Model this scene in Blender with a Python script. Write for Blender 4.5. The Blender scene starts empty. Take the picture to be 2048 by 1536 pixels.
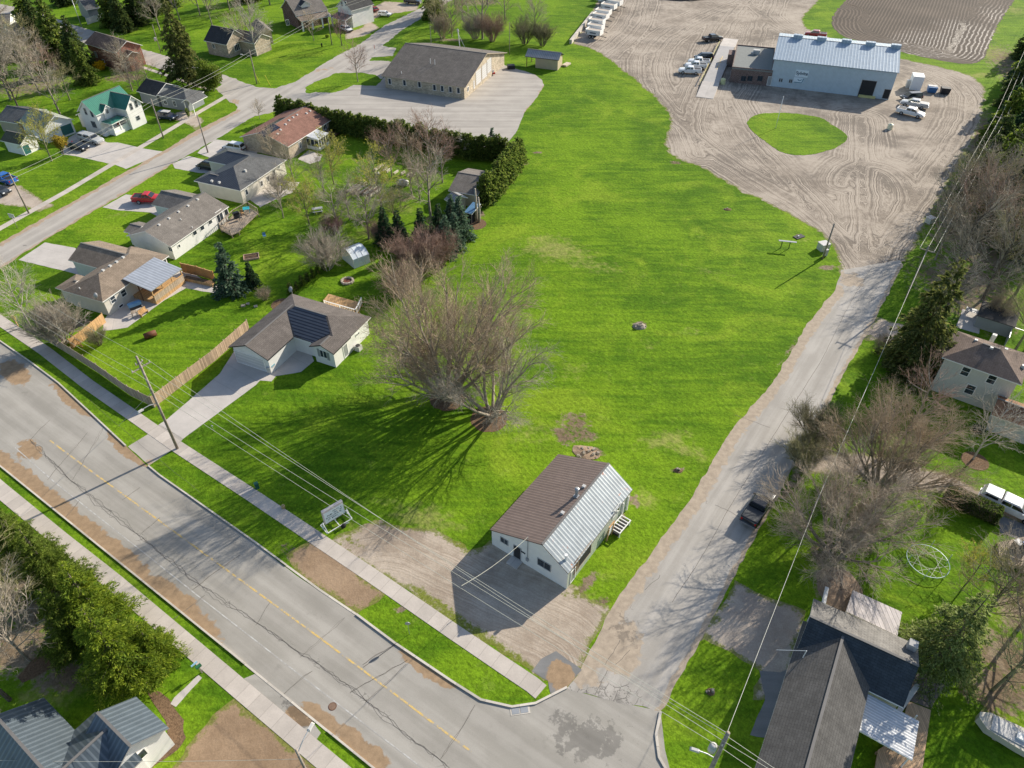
import bpy, math, random
import numpy as np
from mathutils import Vector, Matrix, noise as mnoise
from mathutils.geometry import delaunay_2d_cdt
SC = bpy.context.scene
COL = SC.collection
R = random.Random(7)
PI = math.pi

# ------------------------------------------------------------------ camera
FOC, PITCH, ROLL, HCAM = 1440.0, math.radians(41.8), math.radians(0.2), 62.0
_cp, _sp, _cr, _sr = math.cos(PITCH), math.sin(PITCH), math.cos(ROLL), math.sin(ROLL)
CFW = Vector((0, _cp, -_sp)); _u0 = Vector((0, _sp, _cp)); _x0 = Vector((1, 0, 0))
CX = _cr*_x0 + _sr*_u0; CU = -_sr*_x0 + _cr*_u0; CC = Vector((0, 0, HCAM))
cam = bpy.data.cameras.new('camera'); camo = bpy.data.objects.new('camera', cam); COL.objects.link(camo)
cam.sensor_width = 36; cam.lens = FOC/2048*36; cam.clip_start = 1; cam.clip_end = 6000
camo.matrix_world = Matrix(((CX.x, CU.x, -CFW.x, 0), (CX.y, CU.y, -CFW.y, 0), (CX.z, CU.z, -CFW.z, HCAM), (0, 0, 0, 1)))
SC.camera = camo

# ------------------------------------------------------------------ light
SUN_AZ, SUN_EL = math.radians(40.5), math.radians(26)
W = bpy.data.worlds.new('World'); SC.world = W; W.use_nodes = True
wn = W.node_tree.nodes; wl = W.node_tree.links
bg = wn['Background']; sky = wn.new('ShaderNodeTexSky'); sky.sky_type = 'NISHITA'; sky.sun_disc = False
sky.sun_elevation = SUN_EL; sky.sun_rotation = math.radians(90) - SUN_AZ
wl.new(sky.outputs[0], bg.inputs[0]); bg.inputs[1].default_value = 0.115
sun = bpy.data.lights.new('sun', 'SUN'); sun.energy = 5.0; sun.angle = math.radians(0.5); sun.color = (1, 0.92, 0.79)
suno = bpy.data.objects.new('sun', sun); COL.objects.link(suno)
suno.rotation_euler = Vector((math.cos(SUN_AZ)*math.cos(SUN_EL), math.sin(SUN_AZ)*math.cos(SUN_EL), math.sin(SUN_EL))).to_track_quat('Z', 'Y').to_euler()
vs = SC.view_settings; vs.view_transform = 'Standard'; vs.look = 'None'; vs.exposure = 0.62; vs.gamma = 1

# ------------------------------------------------------------------ picture <-> place
def up(px, py, z=0.0):
    "the point of height z seen at photo pixel px,py"
    d = (px-1024)/FOC*CX - (py-768)/FOC*CU + CFW
    return CC + d*((z-HCAM)/d.z)
def up2(px, py, z=0.0):
    p = up(px, py, z); return (p.x, p.y)

# ------------------------------------------------------------------ tags
def tag(o, label=None, cat=None, group=None, kind=None):
    if label: o['label'] = label
    if cat: o['category'] = cat
    if group: o['group'] = group
    if kind: o['kind'] = kind
    return o
def empty(name, loc, rz=0.0, label=None, cat=None, group=None):
    o = bpy.data.objects.new(name, None); COL.objects.link(o)
    o.location = loc; o.rotation_euler = (0, 0, rz); o.empty_display_size = .3
    return tag(o, label, cat, group)
def dup(o, loc=None, rz=None, sc=None, label=None, group=None, parent=None):
    c = o.copy(); COL.objects.link(c); c.parent = parent
    if loc is not None: c.location = loc
    if rz is not None: c.rotation_euler = (0, 0, rz)
    if sc is not None: c.scale = sc if hasattr(sc, '__len__') else (sc, sc, sc)
    if label: c['label'] = label
    if group: c['group'] = group
    for ch in KIDS.get(o.name, []):
        d = dup(ch, parent=c)
        KIDS.setdefault(c.name, []).append(d)
    return c
KIDS = {}

# ------------------------------------------------------------------ materials
class NT:
    def __init__(s, m):
        s.t = m.node_tree; s.n = s.t.nodes; s.b = s.n['Principled BSDF']
    def node(s, t, ins=(), **props):
        n = s.n.new(t)
        for k, v in props.items(): setattr(n, k, v)
        for k, v in (ins.items() if isinstance(ins, dict) else enumerate(ins)):
            if v is None: continue
            if hasattr(v, 'links') or isinstance(v, bpy.types.NodeSocket): s.t.links.new(v, n.inputs[k])
            else: n.inputs[k].default_value = v
        return n
    def m(s, op, a, b=None, c=None): return s.node('ShaderNodeMath', (a, b, c), operation=op).outputs[0]
    def vec(s, kind='Object'): return s.node('ShaderNodeTexCoord').outputs[kind]
    def attr(s, name): return s.node('ShaderNodeAttribute', attribute_name=name).outputs['Fac']
    def map(s, v, scale=(1, 1, 1), rot=(0, 0, 0), loc=(0, 0, 0)):
        n = s.node('ShaderNodeMapping', {0: v}); n.inputs['Scale'].default_value = scale
        n.inputs['Rotation'].default_value = rot; n.inputs['Location'].default_value = loc; return n.outputs[0]
    def noise(s, v, sc, det=3.0, rough=.55, dist=0.0):
        n = s.node('ShaderNodeTexNoise', {'Vector': v}); n.inputs['Scale'].default_value = sc
        n.inputs['Detail'].default_value = det; n.inputs['Roughness'].default_value = rough; n.inputs['Distortion'].default_value = dist
        return n.outputs['Fac']
    def vor(s, v, sc, feature='F1', out='Distance'):
        n = s.node('ShaderNodeTexVoronoi', {'Vector': v}, feature=feature); n.inputs['Scale'].default_value = sc; return n.outputs[out]
    def step(s, v, a, b):
        n = s.node('ShaderNodeMapRange', {0: v}); n.inputs[1].default_value = a; n.inputs[2].default_value = b
        n.interpolation_type = 'SMOOTHSTEP'; return n.outputs[0]
    def rng(s, v, a, b, c, d):
        n = s.node('ShaderNodeMapRange', {0: v}); 
        for i, q in enumerate((a, b, c, d)): n.inputs[i+1].default_value = q
        return n.outputs[0]
    def mix(s, f, a, b, mode='MIX'):
        n = s.n.new('ShaderNodeMix'); n.data_type = 'RGBA'; n.blend_type = mode
        for k, v in ((0, f), (6, a), (7, b)):
            if isinstance(v, bpy.types.NodeSocket): s.t.links.new(v, n.inputs[k])
            else: n.inputs[k].default_value = (*v, 1) if (hasattr(v, '__len__') and len(v) == 3) else v
        return n.outputs[2]
    def mul(s, col, f):
        "scale a colour by a value socket"
        c = s.node('ShaderNodeCombineXYZ', (f, f, f)).outputs[0]
        return s.mix(1.0, col, c, 'MULTIPLY')
    def bump(s, h, strength=.5, dist=.05, n=None):
        b = s.node('ShaderNodeBump', {'Height': h}); b.inputs['Strength'].default_value = strength; b.inputs['Distance'].default_value = dist
        if n is not None: s.t.links.new(n, b.inputs['Normal'])
        return b.outputs[0]
    def out(s, col, rough=.8, normal=None, metal=0.0, spec=.3):
        for k, v in (('Base Color', col), ('Roughness', rough), ('Metallic', metal), ('Specular IOR Level', spec), ('Normal', normal)):
            if v is None: continue
            if isinstance(v, bpy.types.NodeSocket): s.t.links.new(v, s.b.inputs[k])
            else: s.b.inputs[k].default_value = (*v, 1) if (hasattr(v, '__len__') and len(v) == 3) else v
MATS = {}
def newmat(name):
    m = bpy.data.materials.new(name); m.use_nodes = True; MATS[name] = m; return m, NT(m)
def mat(name, col=(.5, .5, .5), rough=.7, var=.12, sc=1.5, metal=0.0, spec=.3, bump=0.0):
    "plain surface with dirt-scale colour variation"
    if name in MATS: return MATS[name]
    m, t = newmat(name); v = t.vec()
    f = t.m('ADD', t.m('MULTIPLY', t.noise(v, sc, 4), 1.0), t.m('MULTIPLY', t.noise(v, sc*7, 2), .4))
    g = t.rng(f, .35, 1.05, 1-var, 1+var)
    t.out(t.mul(col, g), rough, t.bump(t.noise(v, sc*9, 2), bump, .03) if bump else None, metal, spec)
    return m
def ribbed(name, col, period=.3, depth=.03, rough=.45, metal=0.0, rust=None, var=.1, axis='u', col2=None, duty=.5):
    "metal sheet or lap siding: ribs across UV"
    if name in MATS: return MATS[name]
    m, t = newmat(name); uv = t.node('ShaderNodeSeparateXYZ', (t.vec('UV'),)).outputs
    x = uv[0] if axis == 'u' else uv[1]
    fr = t.m('FRACT', t.m('DIVIDE', x, period))
    tri = t.m('ABSOLUTE', t.m('SUBTRACT', fr, .5))
    h = t.step(tri, duty*.5-.12, duty*.5+.12)
    f = t.rng(t.noise(t.vec(), 1.1, 4), .3, .7, 1-var, 1+var)
    c = t.mix(h, col, col2 or tuple(k*.72 for k in col))
    c = t.mul(c, f)
    if rust:
        r = t.step(t.noise(t.vec(), .55, 5, .7), .62, .70)
        c = t.mix(t.m('MULTIPLY', r, t.step(t.noise(t.vec(), 5, 3), .4, .55)), c, rust)
    t.out(c, rough, t.bump(t.m('MULTIPLY', h, -1.0), .28, depth), metal, .3)
    return m
def shingle(name, col, var=.10, row=.22, tab=.5):
    if name in MATS: return MATS[name]
    m, t = newmat(name); v = t.vec('UV')
    br = t.node('ShaderNodeTexBrick', {'Vector': v}, offset=.5)
    for k, q in (('Color1', (*[c*(1-var) for c in col], 1)), ('Color2', (*[c*(1+var) for c in col], 1)), ('Mortar', (*[c*.5 for c in col], 1))): br.inputs[k].default_value = q
    for k, q in (('Scale', 1.0), ('Mortar Size', .012), ('Brick Width', tab), ('Row Height', row), ('Bias', -.1)): br.inputs[k].default_value = q
    g = t.rng(t.noise(t.vec(), .6, 5, .6), .3, .7, .82, 1.16)
    s = t.rng(t.noise(t.map(v, (3, .35, 1)), 1.0, 3), .3, .7, .9, 1.1)
    g2 = t.rng(t.noise(t.vec(), 30, 2), .3, .7, .85, 1.15)
    t.out(t.mul(t.mul(br.outputs[0], t.m('MULTIPLY', g, g2)), s), .9, t.bump(br.outputs['Fac'], .4, -.02), 0, .2)
    return m
def brickm(name, col, mort=(.35, .33, .3)):
    if name in MATS: return MATS[name]
    m, t = newmat(name)
    br = t.node('ShaderNodeTexBrick', {'Vector': t.vec('UV')}, offset=.5)
    for k, q in (('Color1', (*[c*.75 for c in col], 1)), ('Color2', (*[c*1.25 for c in col], 1)), ('Mortar', (*mort, 1)), ('Scale', 1.0), ('Mortar Size', .012), ('Brick Width', .4), ('Row Height', .2)): br.inputs[k].default_value = q
    g = t.rng(t.noise(t.vec(), .7, 4), .3, .7, .85, 1.15)
    t.out(t.mul(br.outputs[0], g), .85, None, 0, .2)
    return m
def planks(name, col, w=.14, var=.3, axis='u', gap=.08):
    if name in MATS: return MATS[name]
    m, t = newmat(name); uv = t.node('ShaderNodeSeparateXYZ', (t.vec('UV'),)).outputs
    x, y = (uv[0], uv[1]) if axis == 'u' else (uv[1], uv[0])
    q = t.m('DIVIDE', x, w); idn = t.m('FLOOR', q); fr = t.m('FRACT', q)
    wh = t.node('ShaderNodeTexWhiteNoise', {'W': idn}, noise_dimensions='1D').outputs['Value']
    g = t.rng(wh, 0, 1, 1-var, 1+var)
    st = t.rng(t.noise(t.node('ShaderNodeCombineXYZ', (t.m('MULTIPLY', x, 14), t.m('MULTIPLY', y, 1.2), idn)).outputs[0], 1, 4), .3, .7, .8, 1.2)
    gapf = t.step(t.m('ABSOLUTE', t.m('SUBTRACT', fr, .5)), .5-gap, .5)
    c = t.mix(gapf, t.mul(t.mul(col, g), st), tuple(k*.25 for k in col))
    t.out(c, .8, t.bump(t.m('MULTIPLY', gapf, -1), .5, .02), 0, .2)
    return m
def glassm():
    if 'window_glass' in MATS: return MATS['window_glass']
    m, t = newmat('window_glass')
    t.out(t.mul((.03, .04, .05), t.rng(t.noise(t.vec(), 1.5, 2), .3, .7, .5, 1.7)), .08, None, 0, .6); return m
def paint(name, col, rough=.25):
    if name in MATS: return MATS[name]
    m, t = newmat(name)
    g = t.rng(t.noise(t.vec(), 2, 4), .3, .7, .9, 1.06)
    t.out(t.mul(col, g), rough, None, 0, .5); t.b.inputs['Coat Weight'].default_value = .4; t.b.inputs['Coat Roughness'].default_value = .08; return m

# ------------------------------------------------------------------ mesh builder
class MB:
    def __init__(s): s.v = []; s.f = []; s.m = []
    def pts(s, ps):
        i = len(s.v); s.v.extend([tuple(p) for p in ps]); return list(range(i, i+len(ps)))
    def poly(s, ps, m=0): s.f.append(s.pts(ps)); s.m.append(m)
    def face(s, idx, m=0): s.f.append(idx); s.m.append(m)
    def box(s, c, sz, m=0, rz=0.0, ry=0.0, top=None):
        "c = centre of the base; top = scale of the top face"
        a, b = sz[0]/2, sz[1]/2; tx, ty = (top, top) if top is not None and not hasattr(top, '__len__') else (top or (1, 1))
        q = [(-a, -b, 0), (a, -b, 0), (a, b, 0), (-a, b, 0), (-a*tx, -b*ty, sz[2]), (a*tx, -b*ty, sz[2]), (a*tx, b*ty, sz[2]), (-a*tx, b*ty, sz[2])]
        M = Matrix.Rotation(rz, 3, 'Z') @ Matrix.Rotation(ry, 3, 'Y')
        i = s.pts([Vector(c) + M @ Vector(p) for p in q])
        for f in ((3, 2, 1, 0), (4, 5, 6, 7), (0, 1, 5, 4), (1, 2, 6, 5), (2, 3, 7, 6), (3, 0, 4, 7)): s.face([i[k] for k in f], m)
        return s
    def ab(s, x0, y0, z0, x1, y1, z1, m=0): return s.box(((x0+x1)/2, (y0+y1)/2, z0), (abs(x1-x0), abs(y1-y0), z1-z0), m)
    def prism(s, ps, z0, z1, m=0, mt=None):
        n = len(ps); a = s.pts([(p[0], p[1], z0) for p in ps]); b = s.pts([(p[0], p[1], z1) for p in ps])
        s.face(a[::-1], m); s.face(b, m if mt is None else mt)
        for k in range(n): s.face([a[k], a[(k+1) % n], b[(k+1) % n], b[k]], m)
        return s
    def bar(s, p, q, w, h=None, m=0):
        "rectangular bar from p to q"
        p, q = Vector(p), Vector(q); d = (q-p).normalized(); h = h or w
        u = d.cross(Vector((0, 0, 1))); u = u.normalized() if u.length > 1e-4 else Vector((1, 0, 0)); v = u.cross(d)
        i = s.pts([c + u*(a*w/2) + v*(b*h/2) for c in (p, q) for a, b in ((-1, -1), (1, -1), (1, 1), (-1, 1))])
        for f in ((3, 2, 1, 0), (4, 5, 6, 7), (0, 1, 5, 4), (1, 2, 6, 5), (2, 3, 7, 6), (3, 0, 4, 7)): s.face([i[k] for k in f], m)
        return s
    def tube(s, ps, rs, n=8, m=0, cap=True):
        ps = [Vector(p) for p in ps]; rs = rs if hasattr(rs, '__len__') else [rs]*len(ps)
        rings = []
        for k, p in enumerate(ps):
            d = (ps[min(k+1, len(ps)-1)] - ps[max(k-1, 0)]).normalized()
            u = d.orthogonal().normalized() if k == 0 else (u - d*u.dot(d)).normalized()
            w = d.cross(u)
            rings.append(s.pts([p + (u*math.cos(2*PI*j/n) + w*math.sin(2*PI*j/n))*rs[k] for j in range(n)]))
        for a, b in zip(rings, rings[1:]):
            for j in range(n): s.face([a[j], a[(j+1) % n], b[(j+1) % n], b[j]], m)
        if cap: s.face(rings[0][::-1], m); s.face(rings[-1], m)
        return s
    def loft(s, rings, m=0, cap=True):
        n = len(rings[0]); R_ = [s.pts(r) for r in rings]
        for a, b in zip(R_, R_[1:]):
            for j in range(n): s.face([a[j], a[(j+1) % n], b[(j+1) % n], b[j]], m)
        if cap: s.face(R_[0][::-1], m); s.face(R_[-1], m)
        return s
    def build(s, name, mats, parent=None, smooth=False, loc=None, rz=None):
        me = bpy.data.meshes.new(name); me.from_pydata(s.v, [], s.f); me.validate()
        for m in (mats if isinstance(mats, (list, tuple)) else [mats]): me.materials.append(m)
        if len(s.m) == len(me.polygons): me.polygons.foreach_set('material_index', s.m)
        uvl = me.uv_layers.new(name='UVMap'); nl = len(me.loops)
        vi = np.empty(nl, np.int32); me.loops.foreach_get('vertex_index', vi)
        co = np.empty(len(me.vertices)*3); me.vertices.foreach_get('co', co); co = co.reshape(-1, 3)
        nn = np.empty(len(me.polygons)*3); me.polygons.foreach_get('normal', nn); nn = nn.reshape(-1, 3)
        lt = np.empty(len(me.polygons), np.int32); me.polygons.foreach_get('loop_total', lt)
        N = np.repeat(nn, lt, axis=0); P = co[vi]
        u = np.stack([-N[:, 1], N[:, 0], np.zeros(nl)], 1); L = np.hypot(u[:, 0], u[:, 1]); flat = L < .05
        u[flat] = (1, 0, 0); u[~flat] /= L[~flat][:, None]; w = np.cross(N, u)
        uv = np.stack([(P*u).sum(1), (P*w).sum(1)], 1)
        uvl.data.foreach_set('uv', uv.astype(np.float32).ravel())
        if smooth: me.polygons.foreach_set('use_smooth', [True]*len(me.polygons))
        o = bpy.data.objects.new(name, me); COL.objects.link(o)
        if loc is not None: o.location = loc
        if rz is not None: o.rotation_euler = (0, 0, rz)
        if parent: o.parent = parent; KIDS.setdefault(parent.name, []).append(o)
        me.update(); return o
def ring(c, r, n=12, z=None): return [(c[0]+r*math.cos(2*PI*k/n), c[1]+r*math.sin(2*PI*k/n), c[2] if z is None else z) for k in range(n)]
def cyl(c, r, h, n=12, r2=None):
    b = MB(); b.tube([c, (c[0], c[1], c[2]+h)], [r, r if r2 is None else r2], n); return b
# ------------------------------------------------------------------ ground and paving sheets
def segdist(P, path, closed=False):
    "distance of points P (n,2) to a polyline"
    path = np.asarray(path, float); best = np.full(len(P), 1e9)
    k = len(path) if closed else len(path)-1
    for i in range(k):
        a = path[i]; b = path[(i+1) % len(path)]; d = b-a
        t = np.clip(((P-a)@d)/max(d@d, 1e-9), 0, 1)
        best = np.minimum(best, np.hypot(*(P-a-t[:, None]*d).T))
    return best
def smooth(path, it=2):
    for _ in range(it):
        q = [path[0]]
        for a, b in zip(path, path[1:]):
            q += [(a[0]*.75+b[0]*.25, a[1]*.75+b[1]*.25), (a[0]*.25+b[0]*.75, a[1]*.25+b[1]*.75)]
        path = q+[path[-1]]
    return path
def wpath(px, sm=0):
    p = [up2(*q) for q in px]; return smooth(p, sm) if sm else p
def blobs(P, lst):
    "soft ellipses: (px, py, rx, ry, degrees, strength)"
    v = np.zeros(len(P))
    for px, py, rx, ry, dg, st in lst:
        c = np.array(up2(px, py)); a = math.radians(dg); d = P-c
        x = (d[:, 0]*math.cos(a)+d[:, 1]*math.sin(a))/rx; y = (-d[:, 0]*math.sin(a)+d[:, 1]*math.cos(a))/ry
        v = np.maximum(v, st*np.clip(1.25-np.hypot(x, y), 0, 1))
    return v
def setattrs(me, P, attrs):
    for k, fn in attrs.items():
        a = me.attributes.new(k, 'FLOAT', 'POINT'); a.data.foreach_set('value', np.asarray(fn(P) if callable(fn) else fn, np.float32))
SHEETS = []
def sheet(name, poly, z, m, sp=1.0, jit=0.0, attrs={}, ang=0.0, px=True, thick=0.0, sm=0, kind='structure', wob=None):
    pts = [up2(*q) for q in poly] if px else list(poly)
    if sm: 
        pts = smooth(pts+[pts[0]], sm)[:-1]
    out = []
    for i, a in enumerate(pts):
        b = pts[(i+1) % len(pts)]; L = math.dist(a, b); n = max(1, int(L/(sp if jit == 0 else min(sp, .5))))
        if L > 60: n = min(n, 60)
        for k in range(n):
            t = k/n; x, y = a[0]+(b[0]-a[0])*t, a[1]+(b[1]-a[1])*t
            if jit and k: 
                j = mnoise.noise(Vector((x*.7, y*.7, z*99)))*jit + mnoise.noise(Vector((x*2.1, y*2.1, 5)))*jit*.2
                x += -(b[1]-a[1])/L*j; y += (b[0]-a[0])/L*j
            out.append((x, y))
    arr = np.array(out); SHEETS.append(arr) if 'grass' not in name else None; x0, y0 = np.maximum(arr.min(0), (-200, -30)); x1, y1 = np.minimum(arr.max(0), (200, 330))
    inner = []
    if sp < 50:
        gx, gy = np.meshgrid(np.arange(x0+sp*.37, x1, sp), np.arange(y0+sp*.41, y1, sp)); P = np.stack([gx.ravel(), gy.ravel()], 1)
        ins = np.zeros(len(P), bool)
        for i in range(len(arr)):
            a = arr[i-1]; b = arr[i]
            c = ((a[1] > P[:, 1]) != (b[1] > P[:, 1])); 
            with np.errstate(divide='ignore', invalid='ignore'):
                xx = (b[0]-a[0])*(P[:, 1]-a[1])/(b[1]-a[1]+1e-12)+a[0]
            ins ^= c & (P[:, 0] < xx)
        P = P[ins]; P = P[segdist(P, arr, True) > sp*.3]; inner = [tuple(q) for q in P]
    n = len(out)
    r = delaunay_2d_cdt([Vector(q) for q in out+inner], [], [list(range(n))], 1, 1e-4)
    vs_ = [(v.x, v.y, z) for v in r[0]]; fs = [list(f) for f in r[2]]
    for f in fs:
        a, b, c = (vs_[i] for i in f[:3])
        if (b[0]-a[0])*(c[1]-a[1])-(b[1]-a[1])*(c[0]-a[0]) < 0: f.reverse()
    if thick:
        k = len(vs_); vs_ += [(x, y, z) for x, y in out]+[(x, y, z-thick) for x, y in out]
        for i in range(n): fs.append([k+i, k+(i+1) % n, k+n+(i+1) % n, k+n+i])
    me = bpy.data.meshes.new(name); me.from_pydata(vs_, [], fs); me.materials.append(m)
    P = np.array(vs_)[:, :2]; ca, sa = math.cos(ang), math.sin(ang)
    uv = me.uv_layers.new(name='UVMap'); vi = np.empty(len(me.loops), np.int32); me.loops.foreach_get('vertex_index', vi)
    U = np.stack([P[:, 0]*ca+P[:, 1]*sa, -P[:, 0]*sa+P[:, 1]*ca], 1)[vi]; uv.data.foreach_set('uv', U.astype(np.float32).ravel())
    attrs = dict(attrs, edge=lambda P: np.minimum(segdist(P, arr, True), 5)); setattrs(me, P, attrs)
    o = bpy.data.objects.new(name, me); COL.objects.link(o); tag(o, kind=kind); return o
def ribbon(name, path, w, z, m, thick=0.0, px=True, sm=0, kind='structure', join=None, mi=0):
    p = wpath(path, sm) if px else list(path); b = join or MB(); n = len(p); L = []; Rr = []
    for i in range(n):
        a = p[max(i-1, 0)]; c = p[min(i+1, n-1)]; d = math.hypot(c[0]-a[0], c[1]-a[1]) or 1; nx, ny = -(c[1]-a[1])/d, (c[0]-a[0])/d
        ww = (w[i] if hasattr(w, '__len__') else w)/2
        L.append((p[i][0]+nx*ww, p[i][1]+ny*ww)); Rr.append((p[i][0]-nx*ww, p[i][1]-ny*ww))
    SHEETS.append(np.array(L+Rr[::-1]))
    T = b.pts([(x, y, z) for x, y in L]); T2 = b.pts([(x, y, z) for x, y in Rr])
    for i in range(n-1): b.face([T2[i], T2[i+1], T[i+1], T[i]], mi)
    if thick:
        for A, fl in ((L, 0), (Rr, 1)):
            q = b.pts([(x, y, z) for x, y in A]); q2 = b.pts([(x, y, z-thick) for x, y in A])
            for i in range(n-1): b.face([q[i], q[i+1], q2[i+1], q2[i]] if fl == 0 else [q2[i], q2[i+1], q[i+1], q[i]], mi)
        for i in (0, n-1): b.poly([(*L[i], z), (*Rr[i], z), (*Rr[i], z-thick), (*L[i], z-thick)], mi)
    if join: return None
    o = b.build(name, m)
    # street-aligned uv: u = metres along, v = metres across
    me = o.data; s = [0]
    for a, c in zip(p, p[1:]): s.append(s[-1]+math.dist(a, c))
    vv = [(q, 1) for q in s]+[(q, 0) for q in s]; vv += [(q, 0) for q in s for _ in (0,)]*8
    uv = me.uv_layers[0]
    for poly in me.polygons:
        for li in poly.loop_indices:
            k = me.loops[li].vertex_index
            if k < 2*n: uv.data[li].uv = (s[k % n], (w if not hasattr(w, '__len__') else w[k % n])*(1 if k < n else 0))
    tag(o, kind=kind); return o

# grass -------------------------------------------------------------
def grass_mat(name, a=(.066, .145, .006), b=(.148, .255, .011), ang=0.5):
    m, t = newmat(name); v = t.map(t.vec(), (1, 1, 1), (.61, .43, .8), (3.3, 7.1, 1.7))
    big = t.noise(v, .035, 4, .62, .8); mid = t.noise(v, .28, 5, .68, .5); fine = t.noise(v, 2.6, 5, .72, .3); tuft = t.noise(v, 7.3, 3, .7)
    st = t.noise(t.map(t.vec(), (.10, .9, 1), (0, 0, ang), (0, 0, 3.7)), 1, 4, .6, .6)
    f = t.m('ADD', t.m('MULTIPLY', big, .62), t.m('MULTIPLY', mid, .38)); f = t.m('ADD', f, t.m('MULTIPLY', t.m('SUBTRACT', st, .5), .5))
    c = t.mix(t.step(f, .36, .64), a, b)
    c = t.mix(t.m('MULTIPLY', t.step(t.noise(t.map(v, loc=(31, 7, 0)), .07, 5, .66, 1.0), .50, .68), .6), c, (.225, .315, .022))
    c = t.mix(t.m('MULTIPLY', t.step(t.noise(t.map(v, loc=(11, 57, 9)), .5, 5, .7), .58, .72), .35), c, (.23, .30, .05))
    cl = t.step(fine, .28, .72); c = t.mul(c, t.rng(cl, 0, 1, .70, 1.26)); c = t.mul(c, t.rng(tuft, .3, .7, .78, 1.22))  # uneven grass tone, with the shading of tufts put into the colour
    dry = t.m('ADD', t.attr('dry'), t.m('MULTIPLY', t.m('SUBTRACT', t.noise(v, .9, 5, .7), .5), 1.6))
    c = t.mix(t.m('MULTIPLY', t.step(dry, .35, .95), .7), c, t.mul((.30, .29, .09), t.rng(fine, .3, .7, .75, 1.25)))
    soil = t.m('ADD', t.attr('soil'), t.m('MULTIPLY', t.m('SUBTRACT', t.noise(v, 1.3, 6, .78), .5), 2.0))
    sc_ = t.mix(t.step(mid, .4, .6), (.17, .125, .08), (.24, .19, .13))
    c = t.mix(t.m('MULTIPLY', t.step(soil, .5, .8), t.step(t.attr('soil'), .02, .2)), c, t.mul(sc_, t.rng(fine, .3, .7, .65, 1.3)))
    h = t.noise(v, 1.9, 3, .6)
    t.out(c, .95, t.bump(h, .5, .22), 0, .08)
    return m
GR = grass_mat('grass')
DRY = [(1110, 500, 9, 5, -20, .8), (1090, 480, 6, 3, 10, .7), (1180, 530, 10, 3, -20, .6), (1620, 480, 5, 2, -20, .5), (1660, 640, 4, 2, 60, .35),
       (1420, 545, 9, 2.5, -25, .45), (1150, 740, 5, 3, 0, .55), (1060, 640, 5, 3, 0, .5), (1370, 660, 3.5, 2, 0, .5), (1300, 690, 4, 2, 0, .45),
       (1330, 880, 6, 2.2, 10, .7), (1380, 905, 5, 2, -30, .7), (1290, 1000, 2, 3, 30, .7), (1060, 860, 4, 5, 40, .55), (850, 1040, 6, 3, -20, .75), (780, 1000, 4, 2, 0, .55),
       (700, 1060, 3, 1.5, -20, .6), (1160, 1190, 2.4, 1.2, -20, .8), (1215, 1150, 1.6, 1.5, 40, .6), (240, 430, 4, 2, 20, .5), (1990, 110, 10, 5, 60, .9), (1975, 60, 8, 4, 60, .9), (1960, 150, 6, 3, 20, .8), (2030, 20, 9, 6, 60, .7),
       (110, 1380, 5, 3, 10, .7), (1230, 1290, 2, .8, 0, .6), (560, 1010, 3, 1, -35, .4), (640, 430, 7, 4, 10, .55), (740, 470, 7, 5, 10, .6), (800, 420, 5, 4, 0, .6), (1840, 470, 5, 2.5, 60, .5)]
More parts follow.
